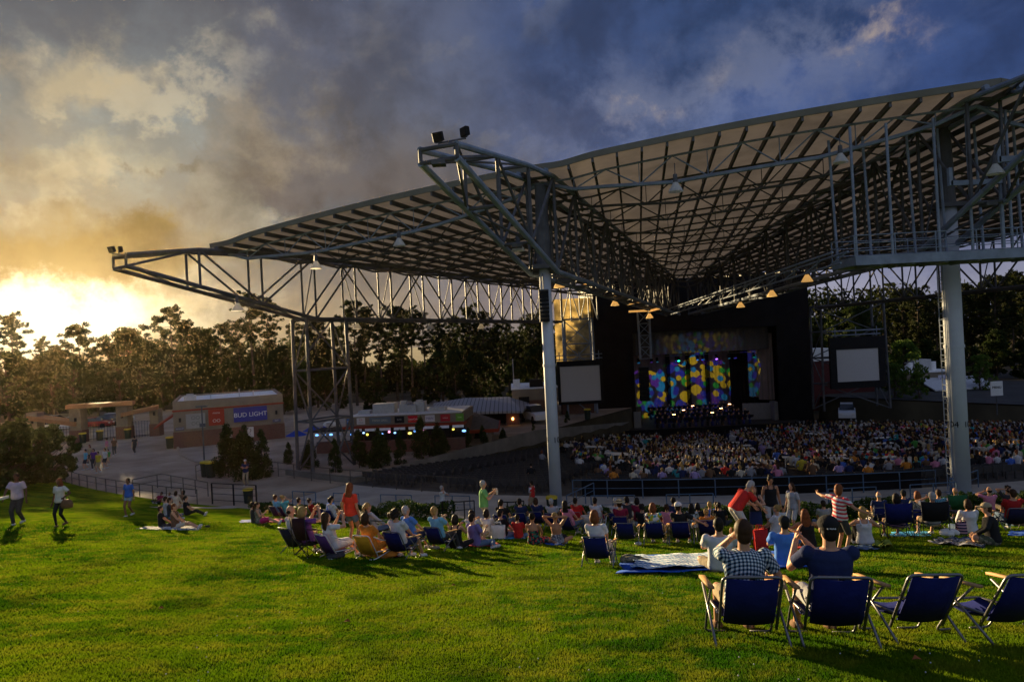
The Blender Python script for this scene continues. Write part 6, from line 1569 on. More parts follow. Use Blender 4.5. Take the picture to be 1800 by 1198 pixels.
def chair(kind, col, loc, yaw, up, label, group='folding chairs on the lawn', s=1.0):
    r = thing('folding_chair', label, 'chair', group=group); c = cloth(col)
    key = kind
    if key not in PROTO:
        P = {}
        if kind in ('lawn', 'low'):
            dz = 0 if kind == 'lawn' else -.08; w = .25
            bt, bb = (-.49, .60+dz), (-.19, .18+dz)
            mb = MB(); mb.path(rounded([(-w, bb[0]+.06, bb[1]-.06), (-w, bt[0], bt[1]), (w, bt[0], bt[1]), (w, bb[0]+.06, bb[1]-.06)]), .0135, n=8); P['back_frame'] = (mb, 'tube')
            mb = MB(); sheet(mb, U((-w+.03, bb[0], bb[1]+.01), (-w+.03, (bb[0]+bt[0])/2-.01, (bb[1]+bt[1])/2), (-w+.03, bt[0]+.004, bt[1]-.006)), U((w-.03, bb[0], bb[1]+.01), (w-.03, (bb[0]+bt[0])/2-.01, (bb[1]+bt[1])/2), (w-.03, bt[0]+.004, bt[1]-.006)), -.03); P['backrest'] = (mb, 'cloth')
            mb = MB(); sheet(mb, U((-w+.02, -.20, .24+dz), (-w+.02, .05, .22+dz), (-w+.02, .28, .29+dz)), U((w-.02, -.20, .24+dz), (w-.02, .05, .22+dz), (w-.02, .28, .29+dz)), .045); P['seat'] = (mb, 'cloth')
            mb = MB(); mb.path(rounded([(-w+.012, -.22, .245+dz), (-w+.012, .30, .295+dz), (w-.012, .30, .295+dz), (w-.012, -.22, .245+dz)], .05), .012, n=7); P['seat_frame'] = (mb, 'tube')
            for sd in (-1, 1):
                x = sd*(w+(.065 if kind == 'lawn' else .03))
                if kind == 'lawn':
                    mb = MB(); mb.path([(x, .20, .475), (x, -.08, .24), (x, -.33, .0)], .0125, n=8); P['rear_leg%+d' % sd] = (mb, 'tube')
                    mb = MB(); mb.box((x, -.02, .505), (.055, .50, .022), Matrix.Rotation(rad(5), 3, 'X')); P['armrest%+d' % sd] = (mb, 'wood')
                    mb = MB(); mb.path(rounded([(x-sd*.012, -.20, .49), (x-sd*.012, .10, .25), (x-sd*.012, .30, .02), (x-sd*.20, .33, .014)], .05), .0115, n=8); P['front_leg%+d' % sd] = (mb, 'tube')
                else:
                    mb = MB(); mb.path(rounded([(x, .26, .20), (x, -.30, .012), (x-sd*.1, -.36, .012)], .06), .012, n=8); P['rear_leg%+d' % sd] = (mb, 'tube')
                    mb = MB(); mb.path(rounded([(x, -.36, .50), (x, -.10, .42), (x, .24, .40), (x, .30, .012)], .06), .012, n=8); P['armrest%+d' % sd] = (mb, 'tube')
            mb = MB(); y, z = (bt[0]+.12*(bb[0]-bt[0])-.012, bt[1]+.12*(bb[1]-bt[1])); mb.box((0, y, z), (.05, .006, .09), Matrix.Rotation(rad(25), 3, 'X')); P['label_patch'] = (mb, 'patch' if kind == 'lawn' else 'white')
        else:
            w = .30; mb = MB(); sheet(mb, U((-w, -.28, .40), (-w, -.40, .64), (-w-.02, -.47, .88)), U((w, -.28, .40), (w, -.40, .64), (w+.02, -.47, .88)), -.07); P['backrest'] = (mb, 'cloth')
            mb = MB(); sheet(mb, U((-w, -.28, .36), (-w, .0, .33), (-w, .27, .40)), U((w, -.28, .36), (w, .0, .33), (w, .27, .40)), .06); P['seat'] = (mb, 'cloth')
            for sd in (-1, 1):
                x = sd*w; mb = MB(); mb.tube((x, -.28, .0), (x+sd*.02, -.48, .90), .011); mb.tube((x, -.28, .02), (x, .27, .40), .010); P['rear_leg%+d' % sd] = (mb, 'dark')
                mb = MB(); mb.tube((x, .27, .0), (x+sd*.03, .25, .60), .011); mb.tube((x, .27, .02), (x, -.28, .38), .010); P['front_leg%+d' % sd] = (mb, 'dark')
                mb = MB(); mb.box((x+sd*.03, -.07, .60), (.08, .62, .02), Matrix.Rotation(rad(-4), 3, 'X')); P['armrest%+d' % sd] = (mb, 'cloth')
            mb = MB(); mb.tube((-w, -.285, .02), (w, -.29, .38), .010); mb.tube((w, -.30, .02), (-w, -.30, .38), .010); P['cross_brace'] = (mb, 'dark')
        PROTO[key] = {k: (b.mesh(k.rstrip('+-1'), [m_alu], True), t) for k, (b, t) in P.items()}
    tube = {'chair_purple': m_tubew, 'chair_orange': m_tubew, 'chair_white': m_tubew}.get(col, m_alu if kind != 'low' else m_tubew)
    for k, (me, t) in PROTO[key].items():
        o = bpy.data.objects.new(k.rstrip('+-1'), me); COL.objects.link(o); o.parent = r
        o.material_slots[0].link = 'OBJECT'; o.material_slots[0].material = {'tube': tube, 'cloth': c, 'wood': m_wood, 'patch': cloth('chair_black'), 'dark': m_tubed, 'white': m_white}[t]
    place(r, loc, yaw, up, s); return r

# ---------------------------------------------------------------- everybody on the lawn
def stage_yaw(x, y): return -math.atan2(24-x, 86-y)
BASE = {(284, 894): 927, (308, 888): 929, (293, 866): 908, (300, 874): 912, (328, 871): 905, (309, 858): 891, (314, 844): 888, (278, 853): 885, (294, 854): 885, (447, 880): 920, (455, 883): 921,
 (492, 866): 913, (507, 870): 914, (536, 874): 914, (556, 877): 915, (580, 878): 919, (590, 876): 921, (604, 880): 916, (644, 880): 926, (663, 893): 952, (693, 901): 948, (527, 907): 973, (549, 912): 977, (593, 918): 980, (658, 919): 981, (708, 904): 981, (729, 898): 966,
 (776, 903): 967, (802, 905): 964, (836, 905): 961, (832, 892): 948, (858, 894): 945, (885, 897): 946, (912, 907): 947, (939, 905): 958, (980, 905): 957, (888, 893): 934, (920, 888): 930, (948, 884): 927, (975, 883): 931, (1006, 891): 940, (1021, 884): 928, (1051, 883): 928,
 (1087, 883): 931, (1095, 885): 940, (1106, 884): 925, (1113, 888): 925, (1124, 886): 928, (1131, 891): 930, (1147, 884): 934, (1176, 891): 938, (1188, 887): 930, (1218, 880): 929, (1229, 886): 927, (1250, 883): 922, (1262, 884): 924, (1268, 885): 925, (1363, 885): 944, (1379, 885): 924, (1423, 897): 963, (1451, 886): 925,
 (1520, 896): 959, (1547, 880): 924, (1590, 873): 918, (1611, 880): 930, (1640, 878): 941, (1651, 876): 920, (1678, 873): 913, (1739, 868): 914, (1771, 864): 911, (1773, 876): 931, (1792, 884): 925, (1705, 938): 937}
def per(px, py, pose, shirt, bottom, hair, label, yaw=0, abs_yaw=None, h=1.72, ch=None, base=None, **kw):
    """px, py: top of the head in the photograph; yaw: turn from facing the stage, in degrees"""
    if base is None and (px, py) in BASE: base = (px, BASE[(px, py)])
    p = hit(px, py, HEADTOP[pose]*h/1.72) if base is None else hit(base[0], base[1], 0)
    yw = rad(abs_yaw) if abs_yaw is not None else stage_yaw(p.x, p.y)+rad(yaw)
    up = Vector((0, 0, 1)) if pose in ('stand', 'walk', 'bend') else gnormal(p.x, p.y)
    if p.y > 30: kw.setdefault('vox', .022)
    o, inf = person(p, yw, up, pose, shirt, bottom, hair, label, h=h, **kw)
    if ch: chair(ch[0], ch[1], p, yw, up, ch[2])
    return o, inf, p
T, S_, LG, SKT, SS = (lambda c: ('trousers', c)), (lambda c: ('shorts', c)), (lambda c: ('leggings', c)), (lambda c: ('skirt', c)), (lambda c: ('short_shorts', c))
dk, br, bl_, gy, au = 'dark', 'brown', 'blonde', 'grey', 'auburn'
# walking up the lawn
A1 = per(30, 823, 'walk', 'lavender', T('charcoal'), ('short', dk), 'man in lavender shirt and dark trousers walking up the lawn with folded papers', abs_yaw=182, base=(33, 922), h=1.82, arms=('down', 'reach'), skin='dark', big=1.08, headyaw=6)
A2 = per(107, 839, 'walk', 'dim_white', LG('black'), ('long', au), 'woman in white top and black leggings carrying a dark shoulder bag up the lawn', abs_yaw=176, base=(108, 925), h=1.70, sex='f', arms=('hip', 'down'), skin='dark', shoes='brown')
A3 = per(223, 837, 'walk', 'royal', SS('denim_light'), ('short', dk), 'woman in blue tee and denim shorts walking up the lawn beside the curved guardrail', abs_yaw=172, base=(228, 907), h=1.66, sex='f', arms=('down', 'down'), skin='brown')
# family at the lawn's edge
per(284, 894, 'ground', 'black', T('charcoal'), ('short', br), 'boy in black tee with white trim sitting on the grey picnic blanket', yaw=-35, h=1.5, legs='side', arms='lap')
per(308, 888, 'ground', 'brown', ('shorts', 'cream'), ('short', au), 'short-haired woman in brown sleeveless top on the grey picnic blanket', yaw=-50, sex='f', legs='ext', arms='lap', top='tank')
per(293, 866, 'ground', 'lightgrey', T('denim'), ('short', br), 'person in grey tee sitting behind the picnic blanket pair', yaw=-20)
per(300, 874, 'ground', 'charcoal', T('denim'), ('short', br), 'person in charcoal tee sitting just behind the picnic blanket pair', yaw=-40, arms=('holdup', 'lap'))
B5 = per(328, 871, 'ground', 'black', T('black'), ('short', dk), 'person in black tee with a white ring print sitting by the ramp rail', yaw=-40, legs='ext')
per(309, 858, 'ground', 'cream', T('khaki'), ('bob', br), 'woman in cream top sitting close to the ramp rail', yaw=30, sex='f', sleeve='long')
per(314, 844, 'ground', 'brown', T('charcoal'), ('long', dk), 'long-haired woman sitting highest behind the ramp rail', abs_yaw=150, sex='f', skin='brown')
per(278, 853, 'ground', 'maroon', T('charcoal'), ('short', dk), 'child in maroon sitting beyond the ramp rail', abs_yaw=170, h=1.35, skin='brown')
per(294, 854, 'ground', 'grey', T('khaki'), ('short', dk), 'child in grey sitting beyond the ramp rail', abs_yaw=190, h=1.3, skin='brown')
# couple on the blue and magenta blankets
per(447, 880, 'ground', 'charcoal', T('charcoal'), ('short', dk), 'person in dark top leaning close to the woman in the print dress', yaw=-25)
C2 = per(455, 883, 'ground', 'greyprint', SKT('magenta'), ('pony', br), 'woman in grey print dress holding a yellow drink on the magenta blanket', yaw=-45, sex='f', legs='ext', arms=('lap', 'holdup'), top='tank')
# steward
per(432, 820, 'stand', 'navy', T('khaki'), ('cap', dk), 'steward in white cap and navy shirt with folded arms by the black gate rail', abs_yaw=185, base=(433, 853), h=1.78, arms='cross', cap_col='white')
# row along the hedge
per(492, 866, 'chair', 'skyblue', S_('khaki'), ('short', br), 'man in sky blue shirt reclining in a dark chair by the hedge', ch=('lawn', 'chair_dark', 'dark folding chair of the man in sky blue by the hedge'), yaw=-5)
per(507, 870, 'chair', 'aqua', S_('cream'), ('bun', bl_), 'blonde woman in aqua top with a hand at her face by the hedge', ch=('lawn', 'chair_dark', 'dark folding chair of the blonde woman in aqua by the hedge'), yaw=-20, sex='f', arms=('lap', 'face'))
per(536, 874, 'low', 'olive', S_('khaki'), ('short', br), 'person almost hidden in the lime green chair by the hedge', ch=('lawn', 'lime', 'lime green folding chair by the hedge'), yaw=-15)
per(556, 877, 'low', 'chair_red', S_('khaki'), ('short', br), 'person in red reclining in the olive green chair by the hedge', ch=('lawn', 'lime_dark', 'olive green folding chair beside the lime green one'), yaw=-30)
per(580, 878, 'chair', 'bright_blue', S_('khaki'), ('short', dk), 'person in bright blue bending forward beside the navy chairs', ch=('lawn', 'chair_navy', 'navy chair in front of the person in bright blue'), yaw=-10, lean=-12)
per(590, 876, 'chair', 'white', S_('denim'), ('short', dk), 'dark-haired person in white in a navy chair behind the woman in red', ch=('lawn', 'chair_navy', 'navy chair of the dark-haired person in white by the hedge'), yaw=-10, sex='f')
per(604, 880, 'ground', 'charcoal', T('charcoal'), ('bob', bl_), 'blonde person in charcoal half hidden by the woman in red', yaw=5)
RED = per(622, 847, 'stand', 'coral', SS('denim'), ('long', au), 'woman in bright red tee and denim shorts standing with her back turned', base=(620, 962), yaw=-6, h=1.70, sex='f', arms='down', skin='tan', shoes='brown')
per(644, 880, 'ground', 'grey', T('charcoal'), ('long', dk), 'long-haired woman in grey tank sitting beyond the woman in red', sex='f', top='tank')
per(663, 893, 'chair', 'lightgrey', T('denim'), ('pony', bl_), 'blonde woman with ponytail in a grey long-sleeved top', ch=('camp', 'chair_black', 'black chair of the blonde woman with ponytail'), yaw=-35, sex='f', sleeve='long')
per(693, 901, 'low', 'green', S_('khaki'), ('short', br), 'child whose head shows over the green draped chair', h=1.4, ch=('lawn', 'cloth_green', 'folding chair draped with a bright green cloth'))
# front row of chairs
per(527, 907, 'chair', 'white', S_('khaki'), ('bald', dk), 'balding man in white shirt in the navy chair at the row end', ch=('lawn', 'chair_dark', 'dark navy folding chair of the balding man in white'), yaw=-18, headyaw=-20)
per(549, 912, 'chair', 'purple', S_('charcoal'), ('bob', bl_), 'blonde woman in purple clapping with raised hands', ch=('camp', 'chair_maroon', 'dark maroon folding chair of the clapping blonde woman'), yaw=-20, sex='f', arms='clap_high')
per(593, 918, 'low', 'white', SKT('white'), ('long', br), 'long-haired woman clapping in the purple beach chair', ch=('low', 'chair_purple', 'low purple beach chair with white frame'), yaw=-22, sex='f', arms='clap_high', headyaw=-15)
per(658, 919, 'low', 'orange', S_('orange'), ('bob', br), 'woman with brown bob and bare knees in the orange beach chair', ch=('low', 'chair_orange', 'low orange beach chair with white frame'), yaw=-10, sex='f')
per(708, 904, 'chair', 'white', S_('navy'), ('curly', dk), 'young man with dark curls in white tee in a bright navy chair', ch=('lawn', 'chair_navy', 'navy folding chair of the young man with dark curls'), yaw=-8)
per(729, 898, 'chair', 'bright_blue', S_('navy'), ('short', gy), 'grey-haired man in bright blue shirt with bare knees', ch=('lawn', 'chair_navy', 'navy folding chair of the grey-haired man in bright blue'), yaw=-22, headyaw=-10)
per(776, 903, 'chair', 'skyblue', T('charcoal'), ('short', bl_), 'sandy-haired man in pale blue shirt clapping in a navy chair', ch=('lawn', 'chair_navy', 'navy folding chair of the sandy-haired man'), yaw=-10, arms='clap', headyaw=-10)
per(802, 905, 'ground', 'black', T('black'), ('bob', dk), 'woman with dark bob in black sleeveless top clapping on the red blanket', yaw=5, sex='f', top='tank', arms='clap')
per(836, 905, 'ground', 'violet', T('denim'), ('short', dk), 'big man in violet tee and jeans sitting on the red blanket', yaw=-28, legs='side', arms=('lap', 'holdup'), big=1.12)
per(832, 892, 'ground', 'dim_white', T('khaki'), ('short', dk), 'dark-haired man in white tee sitting behind the man in violet', arms='clap')
per(858, 894, 'ground', 'white', T('denim'), ('bob', dk), 'black-haired woman in pale tee behind the white tote bag', sex='f', arms='lap')
per(885, 897, 'ground', 'black', T('denim'), ('short', dk), 'dark-haired person in black tee beside the white tote bag', yaw=-25)
per(912, 907, 'ground', 'red', T('denim'), ('short', dk), 'child in red top on the light blue towel', h=1.45)
per(939, 905, 'ground', 'floral', SKT('floral'), ('bun', dk), 'bare-shouldered woman in a dark floral dress sitting on the grass', sex='f', top='strapless', legs='side', skin='tan')
per(980, 905, 'ground', 'chrome_print', SKT('black'), ('bun', bl_), 'blonde woman in backless top with both hands behind her head', sex='f', top='backless', arms='head', skin='tan', yaw=-4)
# people on the walkway
GREEN = per(848, 849, 'stand', 'polo_green', T('khaki'), ('short', gy), 'grey-haired man in light green polo holding a cup by the steps', yaw=-62, h=1.80, base=(853, 938), arms=('holdup', 'holdup'), top='polo', big=1.08, headyaw=-8)
per(777, 857, 'stand', 'white', T('charcoal'), ('curly', gy), 'elderly woman in white blouse standing by the walkway hedge', abs_yaw=-110, h=1.60, sex='f', arms=('hold', 'face'), base=(779, 908))
BOY = per(934, 845, 'stand', 'red', S_('khaki'), ('short', dk), 'boy in red tee with white sleeves standing by the slim column', abs_yaw=60, h=1.68, base=(937, 902), arms='down', skin='tan')
# middle, by the slim column
for px, py, sh, hr, lab, col in ((888, 893, 'black', ('short', dk), 'dark figure in black in the navy chair beside the white tote bag group', 'chair_navy'), (920, 888, 'navy', ('short', dk), 'dark-haired person in navy in a navy chair before the steps', 'chair_navy'), (948, 884, 'navy', ('bob', br), 'brown-haired person in navy in the chair next to the yellow bin lid', 'chair_navy')):
    per(px, py, 'chair', sh, T('denim'), hr, lab, ch=('lawn', col, 'folding chair under the '+lab[:52].strip()))
per(975, 883, 'chair', 'lightgrey', S_('khaki'), ('short', gy), 'man in pale grey shirt in a chair before the slim column', ch=('lawn', 'chair_navy', 'navy chair of the man in pale grey before the slim column'))
per(1006, 891, 'chair', 'pink', T('denim'), ('long', dk), 'dark long-haired woman in pink in a navy chair', ch=('lawn', 'chair_navy', 'navy chair of the woman in pink'), yaw=-20, sex='f')
per(1021, 884, 'chair', 'red', S_('khaki'), ('short', dk), 'dark-haired man in a red chair beside the woman in pink', ch=('lawn', 'chair_red', 'folding chair with a bright red back'), yaw=-15)
per(1051, 883, 'chair', 'white', S_('maroon'), ('short', dk), 'dark-haired man in white by the pale beach chair', ch=('lawn', 'chair_white', 'pale chair of the dark-haired man in white'), yaw=0)
chair('lawn', 'chair_white', hit(1040, 937, 0), stage_yaw(5, 24), gnormal(4, 24), 'tall pale beach chair standing empty on the grass')
per(1053, 912, 'chair', 'white', T('cream'), ('bob', au), 'auburn-haired woman in white sitting alone in a navy chair', ch=('lawn', 'chair_navy', 'navy chair standing alone in the open grass'), sex='f', base=(1055, 995))
# straw hat row
per(1087, 883, 'chair', 'lightgrey', S_('khaki'), ('short', gy), 'grey-haired person just beyond the straw hat man', ch=('lawn', 'chair_navy', 'navy chair of the grey-haired person beyond the straw hat man'))
per(1095, 885, 'chair', 'maroon', S_('khaki'), ('hat', br), 'man in maroon shirt and wide straw hat', ch=('lawn', 'chair_navy', 'navy folding chair of the man in the straw hat'))
chair('lawn', 'chair_navy', hit(1104, 957, 0), stage_yaw(4, 22), gnormal(4, 22), 'empty navy chair with wooden arms behind the straw hat man')
per(1106, 884, 'chair', 'charcoal', S_('khaki'), ('curly', dk), 'dark-haired woman in charcoal beyond the straw hat man', sex='f')
per(1113, 888, 'ground', 'cream', S_('khaki'), ('hat', br), 'woman in white sun hat next to the straw hat man', sex='f', cap_col='cream')
per(1124, 886, 'chair', 'maroon', S_('khaki'), ('bob', dk), 'dark-haired woman in maroon between the two sun hats and the swirl blouse', sex='f')
per(1131, 891, 'ground', 'black', T('denim'), ('curly', dk), 'dark-haired person in black before the maroon row')
per(1147, 884, 'ground', 'white', T('denim'), ('bald', gy), 'balding man in white tee beside the swirl print blouse')
per(1157, 886, 'chair', 'swirl', T('khaki'), ('bob', au), 'auburn woman in white blouse with swirl print', ch=('lawn', 'chair_navy', 'navy chair of the woman in the swirl print blouse'), sex='f', base=(1155, 956), skin='tan')
per(1176, 891, 'chair', 'pink', S_('khaki'), ('curly', br), 'curly-haired child between the swirl blouse and the white cap', h=1.45)
per(1188, 887, 'chair', 'navy', S_('khaki'), ('short', dk), 'dark-haired person in navy just beyond the white cap man')
per(1199, 887, 'chair', 'black', S_('khaki'), ('cap', dk), 'man in white cap and black tee with an arm stretched to a child', ch=('lawn', 'chair_navy', 'navy chair of the man in the white cap'), base=(1200, 956), cap_col='white', arms=('lap', 'outdown'), headyaw=-25)
per(1218, 880, 'ground', 'leopard', T('charcoal'), ('long', dk), 'long-haired woman in black and white spotted blouse', sex='f', sleeve='short')
per(1229, 886, 'ground', 'black', T('charcoal'), ('bob', dk), 'dark-haired person in black beside the spotted blouse', sex='f')
per(1250, 883, 'ground', 'blue', T('denim'), ('short', bl_), 'fair-haired man in blue shirt by the walkway hedge')
per(1262, 884, 'ground', 'charcoal', T('charcoal'), ('pony', br), 'brown-haired woman in charcoal next to the man in blue', sex='f')
per(1268, 885, 'ground', 'black', T('charcoal'), ('short', dk), 'person in black with a yellow trim by the hedge', yaw=-10)
per(1245, 901, 'chair', 'orange', S_('khaki'), ('short', bl_), 'blonde child in the navy chair beside the white cap man', h=1.40, ch=('lawn', 'chair_navy', 'navy chair of the blonde child'), base=(1247, 952))
# standing group in front of the stage
per(1323, 878, 'bend', 'red', S_('dim_white'), ('short', gy), 'grey-haired man in red shirt and white shorts bending forward', abs_yaw=-75, base=(1303, 957), h=1.78, arms='reach', big=1.12)
per(1326, 868, 'stand', 'black', SKT('navy'), ('long', br), 'girl in black top and dark skirt holding something beside the man in red', abs_yaw=165, h=1.45, sex='f', arms='hold', base=(1330, 947), top='tank')
per(1363, 844, 'stand', 'black', S_('dim_white'), ('bun', dk), 'woman in black tank top and white shorts looking down', abs_yaw=175, h=1.74, sex='f', arms=('down', 'down'), base=(1358, 942), top='tank', headpitch=-28, skin='tan')
per(1363, 885, 'ground', 'white', T('charcoal'), ('bun', bl_), 'blonde woman with a bun sitting before the standing women', yaw=60, sex='f')
per(1379, 885, 'ground', 'white', T('charcoal'), ('short', dk), 'dark-haired child in white beyond the standing girls', h=1.4)
per(1394, 850, 'stand', 'lightgrey', S_('dim_white'), ('long', br), 'girl in light grey tee and white shorts standing', abs_yaw=120, h=1.50, sex='f', arms='down', base=(1396, 940))
per(1489, 854, 'stand', 'striped', S_('charcoal'), ('bob', au), 'girl in red and white striped tee with both arms stretched out', abs_yaw=-70, h=1.48, sex='f', arms=('out', 'outdown'), base=(1480, 977), twist=8, skin='tan')
# on the blue tarpaulin and around
TW = per(1271, 911, 'ground', 'white', S_('khaki'), ('short', dk), 'short-haired man in white tee sitting on the blue tarpaulin', yaw=8, base=(1268, 1005), big=1.18, h=1.84, arms='hold')
TB = per(1366, 911, 'ground', 'bright_blue', S_('khaki'), ('cap', dk), 'man in bright blue tee and black cap sitting on the tarpaulin', yaw=6, base=(1384, 997), cap_col='black', arms='hold', big=1.14, h=1.8)
per(1423, 897, 'ground', 'black', T('charcoal'), ('long', au), 'woman with dark red hair in black tank top on the red mat', sex='f', top='tank', base=(1421, 963), legs='up', arms='knee', skin='tan')
per(1451, 886, 'ground', 'grey', T('denim'), ('short', dk), 'dark-haired person in grey by the hedge behind the leaping girl')
per(1520, 896, 'ground', 'white', LG('black'), ('bob', bl_), 'blonde woman in white tank top and pale cap with raised knees', sex='f', top='tank', legs='up', arms='knee', cap_col='dim_white', base=(1522, 959))
per(1547, 880, 'chair', 'navy', S_('khaki'), ('bald', gy), 'bald man in navy in the row by the hedge', ch=('lawn', 'chair_navy', 'navy chair of the bald man in navy'))
per(1566, 874, 'chair', 'darkstripe', S_('khaki'), ('bob', dk), 'dark-haired woman in striped top in the red and navy chair', ch=('camp', 'chair_navy', 'navy high-backed chair with a white tag and red side'), sex='f', base=(1578, 945))
per(1590, 873, 'chair', 'navy', S_('khaki'), ('cap', dk), 'man in dark cap and navy shirt by the walkway', cap_col='black', ch=('lawn', 'chair_navy', 'navy chair of the man in the dark cap'))
per(1611, 880, 'chair', 'greyprint', S_('khaki'), ('bob', au), 'red-haired woman in grey print in the navy chair row', ch=('lawn', 'chair_navy', 'navy chair of the red-haired woman in grey print'), sex='f', base=(1614, 930))
per(1640, 878, 'chair', 'white', S_('khaki'), ('short', gy), 'grey-haired man in white raising a hand to his face', ch=('camp', 'chair_black', 'black chair with crossed legs under the grey-haired man in white'), arms=('face', 'lap'))
per(1651, 876, 'chair', 'bluecheck', S_('khaki'), ('short', br), 'brown-haired man in blue checked shirt', ch=('lawn', 'chair_navy', 'navy chair of the man in the blue checked shirt'))
per(1678, 873, 'chair', 'lilac', S_('khaki'), ('bald', bl_), 'bald man in lilac shirt in a dark green chair', ch=('camp', 'chair_green', 'dark green chair of the bald man in lilac'), base=(1680, 914))
per(1695, 881, 'ground', 'white', T('denim'), ('bob', br), 'brown-haired woman in loose white top beside a patterned bag', sex='f', sleeve='long', base=(1705, 938), big=1.1)
per(1739, 868, 'chair', 'pink', S_('khaki'), ('bald', dk), 'balding man in pink shirt beyond the tan cap man', arms=('face', 'lap'))
per(1771, 864, 'chair', 'charcoal', S_('khaki'), ('curly', dk), 'dark curly-haired person with an arm raised beyond the orange shirt', arms=('head', 'lap'))
per(1773, 876, 'chair', 'chair_red', T('denim'), ('short', br), 'man in dark orange-red shirt near the edge of the view', base=(1780, 931), ch=('lawn', 'chair_dark', 'dark chair of the man in the orange-red shirt'), big=1.1)
per(1792, 884, 'ground', 'brown', T('denim'), ('long', bl_), 'long-haired blonde person beside the orange-red shirt', sex='f')
CAPM = per(1736, 878, 'ground', 'black', S_('camo'), ('cap', br), 'man in tan cap and black shirt sitting side on at the plaid blanket', abs_yaw=62, base=(1748, 958), cap_col='khaki', legs='cross', arms=('knee', 'lap'), big=1.15, shoes='khaki', sleeve='long', lean=-2)
# the two men nearest the camera and the four blue chairs
CH = []
for k, (px, py, yw, lab) in enumerate(((1326, 1139, 2, 'blue folding chair with wooden arms under the man in the checked shirt'), (1483, 1141, 0, 'blue folding chair with wooden arms under the man in the black cap'), (1642, 1133, 12, 'empty blue folding chair with wooden arms, whole in view'), (1803, 1133, 20, 'empty blue folding chair with wooden arms, cut by the edge of the view'))):
    p = hit(px, py, 0); y_ = rad(yw)+(.5*stage_yaw(p.x, p.y)); p = p+Vector((-math.sin(y_), math.cos(y_), 0))*.36; p.z = gz(p.x, p.y); CH.append((p, y_)); chair('lawn', 'chair_navy', p, y_, gnormal(p.x, p.y), lab, s=1.06)
def front_man(k, *a, **kw):
    p, y_ = CH[k]; return person(p, y_, gnormal(p.x, p.y), 'chair', *a, vox=.010, **kw)
M1 = front_man(0, 'gingham', S_('khaki'), ('short', br), 'man in blue and white checked shirt seated with one hand at his face', arms=('chin', 'rest'), h=1.72, shoes='brown', skin='light', lean=15, big=1.06, top='polo')
M2 = front_man(1, 'navy', S_('lightgrey'), ('cap', dk), 'man in black cap and navy tee seated with hands clasped before his face', arms='clap_side', h=1.76, shoes='brown', lean=14, big=1.08, cap_col='black', headyaw=4)
b_, inf, = M2; HC_ = Vector(inf['HC']); mb = MB()
for k, (xx, ww) in enumerate(((-.034, .012), (-.014, .010), (.0, .012), (.015, .009), (.030, .014))): mb.box(HC_+Vector((xx, -.1135+abs(xx)*.25, .005+.002*(k % 2))), (ww, .006, .013))
mb.build('cap_emblem', cloth('dim_white'), b_)
# far people on the plaza
for px, py, sh, bt, hr, lab, yw in ((150, 789, 'skyblue', S_('charcoal'), ('short', dk), 'walker in pale blue carrying a dark bag on the plaza', 150), (157, 781, 'khaki', T('charcoal'), ('long', au), 'red-haired walker at the back of the plaza group', 170), (164, 788, 'purple', T('charcoal'), ('bob', dk), 'walker in purple inside the plaza group', 190), (172, 793, 'yellow', S_('khaki'), ('short', dk), 'walker in yellow tee leading the plaza group', 175),
        (184, 787, 'white', S_('charcoal'), ('short', dk), 'walker in white tee and dark shorts on the plaza', 160), (190, 789, 'green', S_('khaki'), ('short', dk), 'child in green beside the walker in white', 170), (187, 769, 'pink', T('khaki'), ('short', br), 'person in pink near the tall gate pillars', 120), (200, 768, 'brown', T('charcoal'), ('short', dk), 'person in brown near the tall gate pillars', 200), (236, 766, 'charcoal', T('charcoal'), ('short', dk), 'lone person in dark clothes crossing the plaza', 60)):
    per(px, py, 'walk', sh, bt, hr, lab, abs_yaw=yw, arms='down', vox=.03, h=1.35 if 'child' in lab else 1.72)
per(685, 762, 'stand', 'white', T('dim_white'), ('short', dk), 'person in white at the food stand counter', abs_yaw=0, base=(685, 789), arms='down', vox=.03)

# ---------------------------------------------------------------- blankets, bags, small things
def blanket(corners, key, label, cat='blanket', name='blanket', amp=.03, n=14, seed=1, lift=.02):
    g = np.random.default_rng(seed); ph = g.uniform(0, 6, 8); c = [hit(a, b, 0) for a, b in corners]; mb = MB(); top = []
    for i in range(n+1):
        for k in range(n+1):
            p = lerp3(lerp3(c[0], c[1], k/n), lerp3(c[3], c[2], k/n), i/n); u, v = k/n*6.28, i/n*6.28
            e = math.sin(u*1.3+ph[0])*math.sin(v*1.1+ph[1]); p.x += .05*math.sin(v*2+ph[2]); p.y += .06*math.sin(u*1.7+ph[3])
            top.append(Vector((p.x, p.y, gz(p.x, p.y)+lift+amp*abs(e)+amp*.5*abs(math.sin(u*3+v*2+ph[4])))))
    m_ = n+1; f = [(i*m_+k, i*m_+k+1, (i+1)*m_+k+1, (i+1)*m_+k) for i in range(n) for k in range(n)]; q = len(top)
    bt = [p-Vector((0, 0, .012)) for p in top]; per_ = [k for k in range(m_)]+[i*m_+n for i in range(1, m_)]+[n*m_+k for k in range(n-1, -1, -1)]+[i*m_ for i in range(n-1, 0, -1)]
    f += [tuple(q+x for x in reversed(t)) for t in f[:n*n]]+[(per_[k], q+per_[k], q+per_[(k+1) % len(per_)], per_[(k+1) % len(per_)]) for k in range(len(per_))]
    o = MB().add(top+bt, f).build(name, cloth(key), smooth=True); return tag(o, label, cat)
PATS['bluegingham'] = pattern('blue_gingham_cloth', checks((.78, .79, .80), (.36, .48, .60), (.08, .17, .32), 9.0)); PATS['plaid'] = pattern('plaid_cloth', checks((.45, .45, .46), (.03, .03, .04), (.10, .12, .16), 7.0))
COLR.update(tarp=(.02, .09, .45), towel_blue=(.06, .32, .60), mat_blue=(.03, .10, .45), bag_white=(.62, .60, .55))
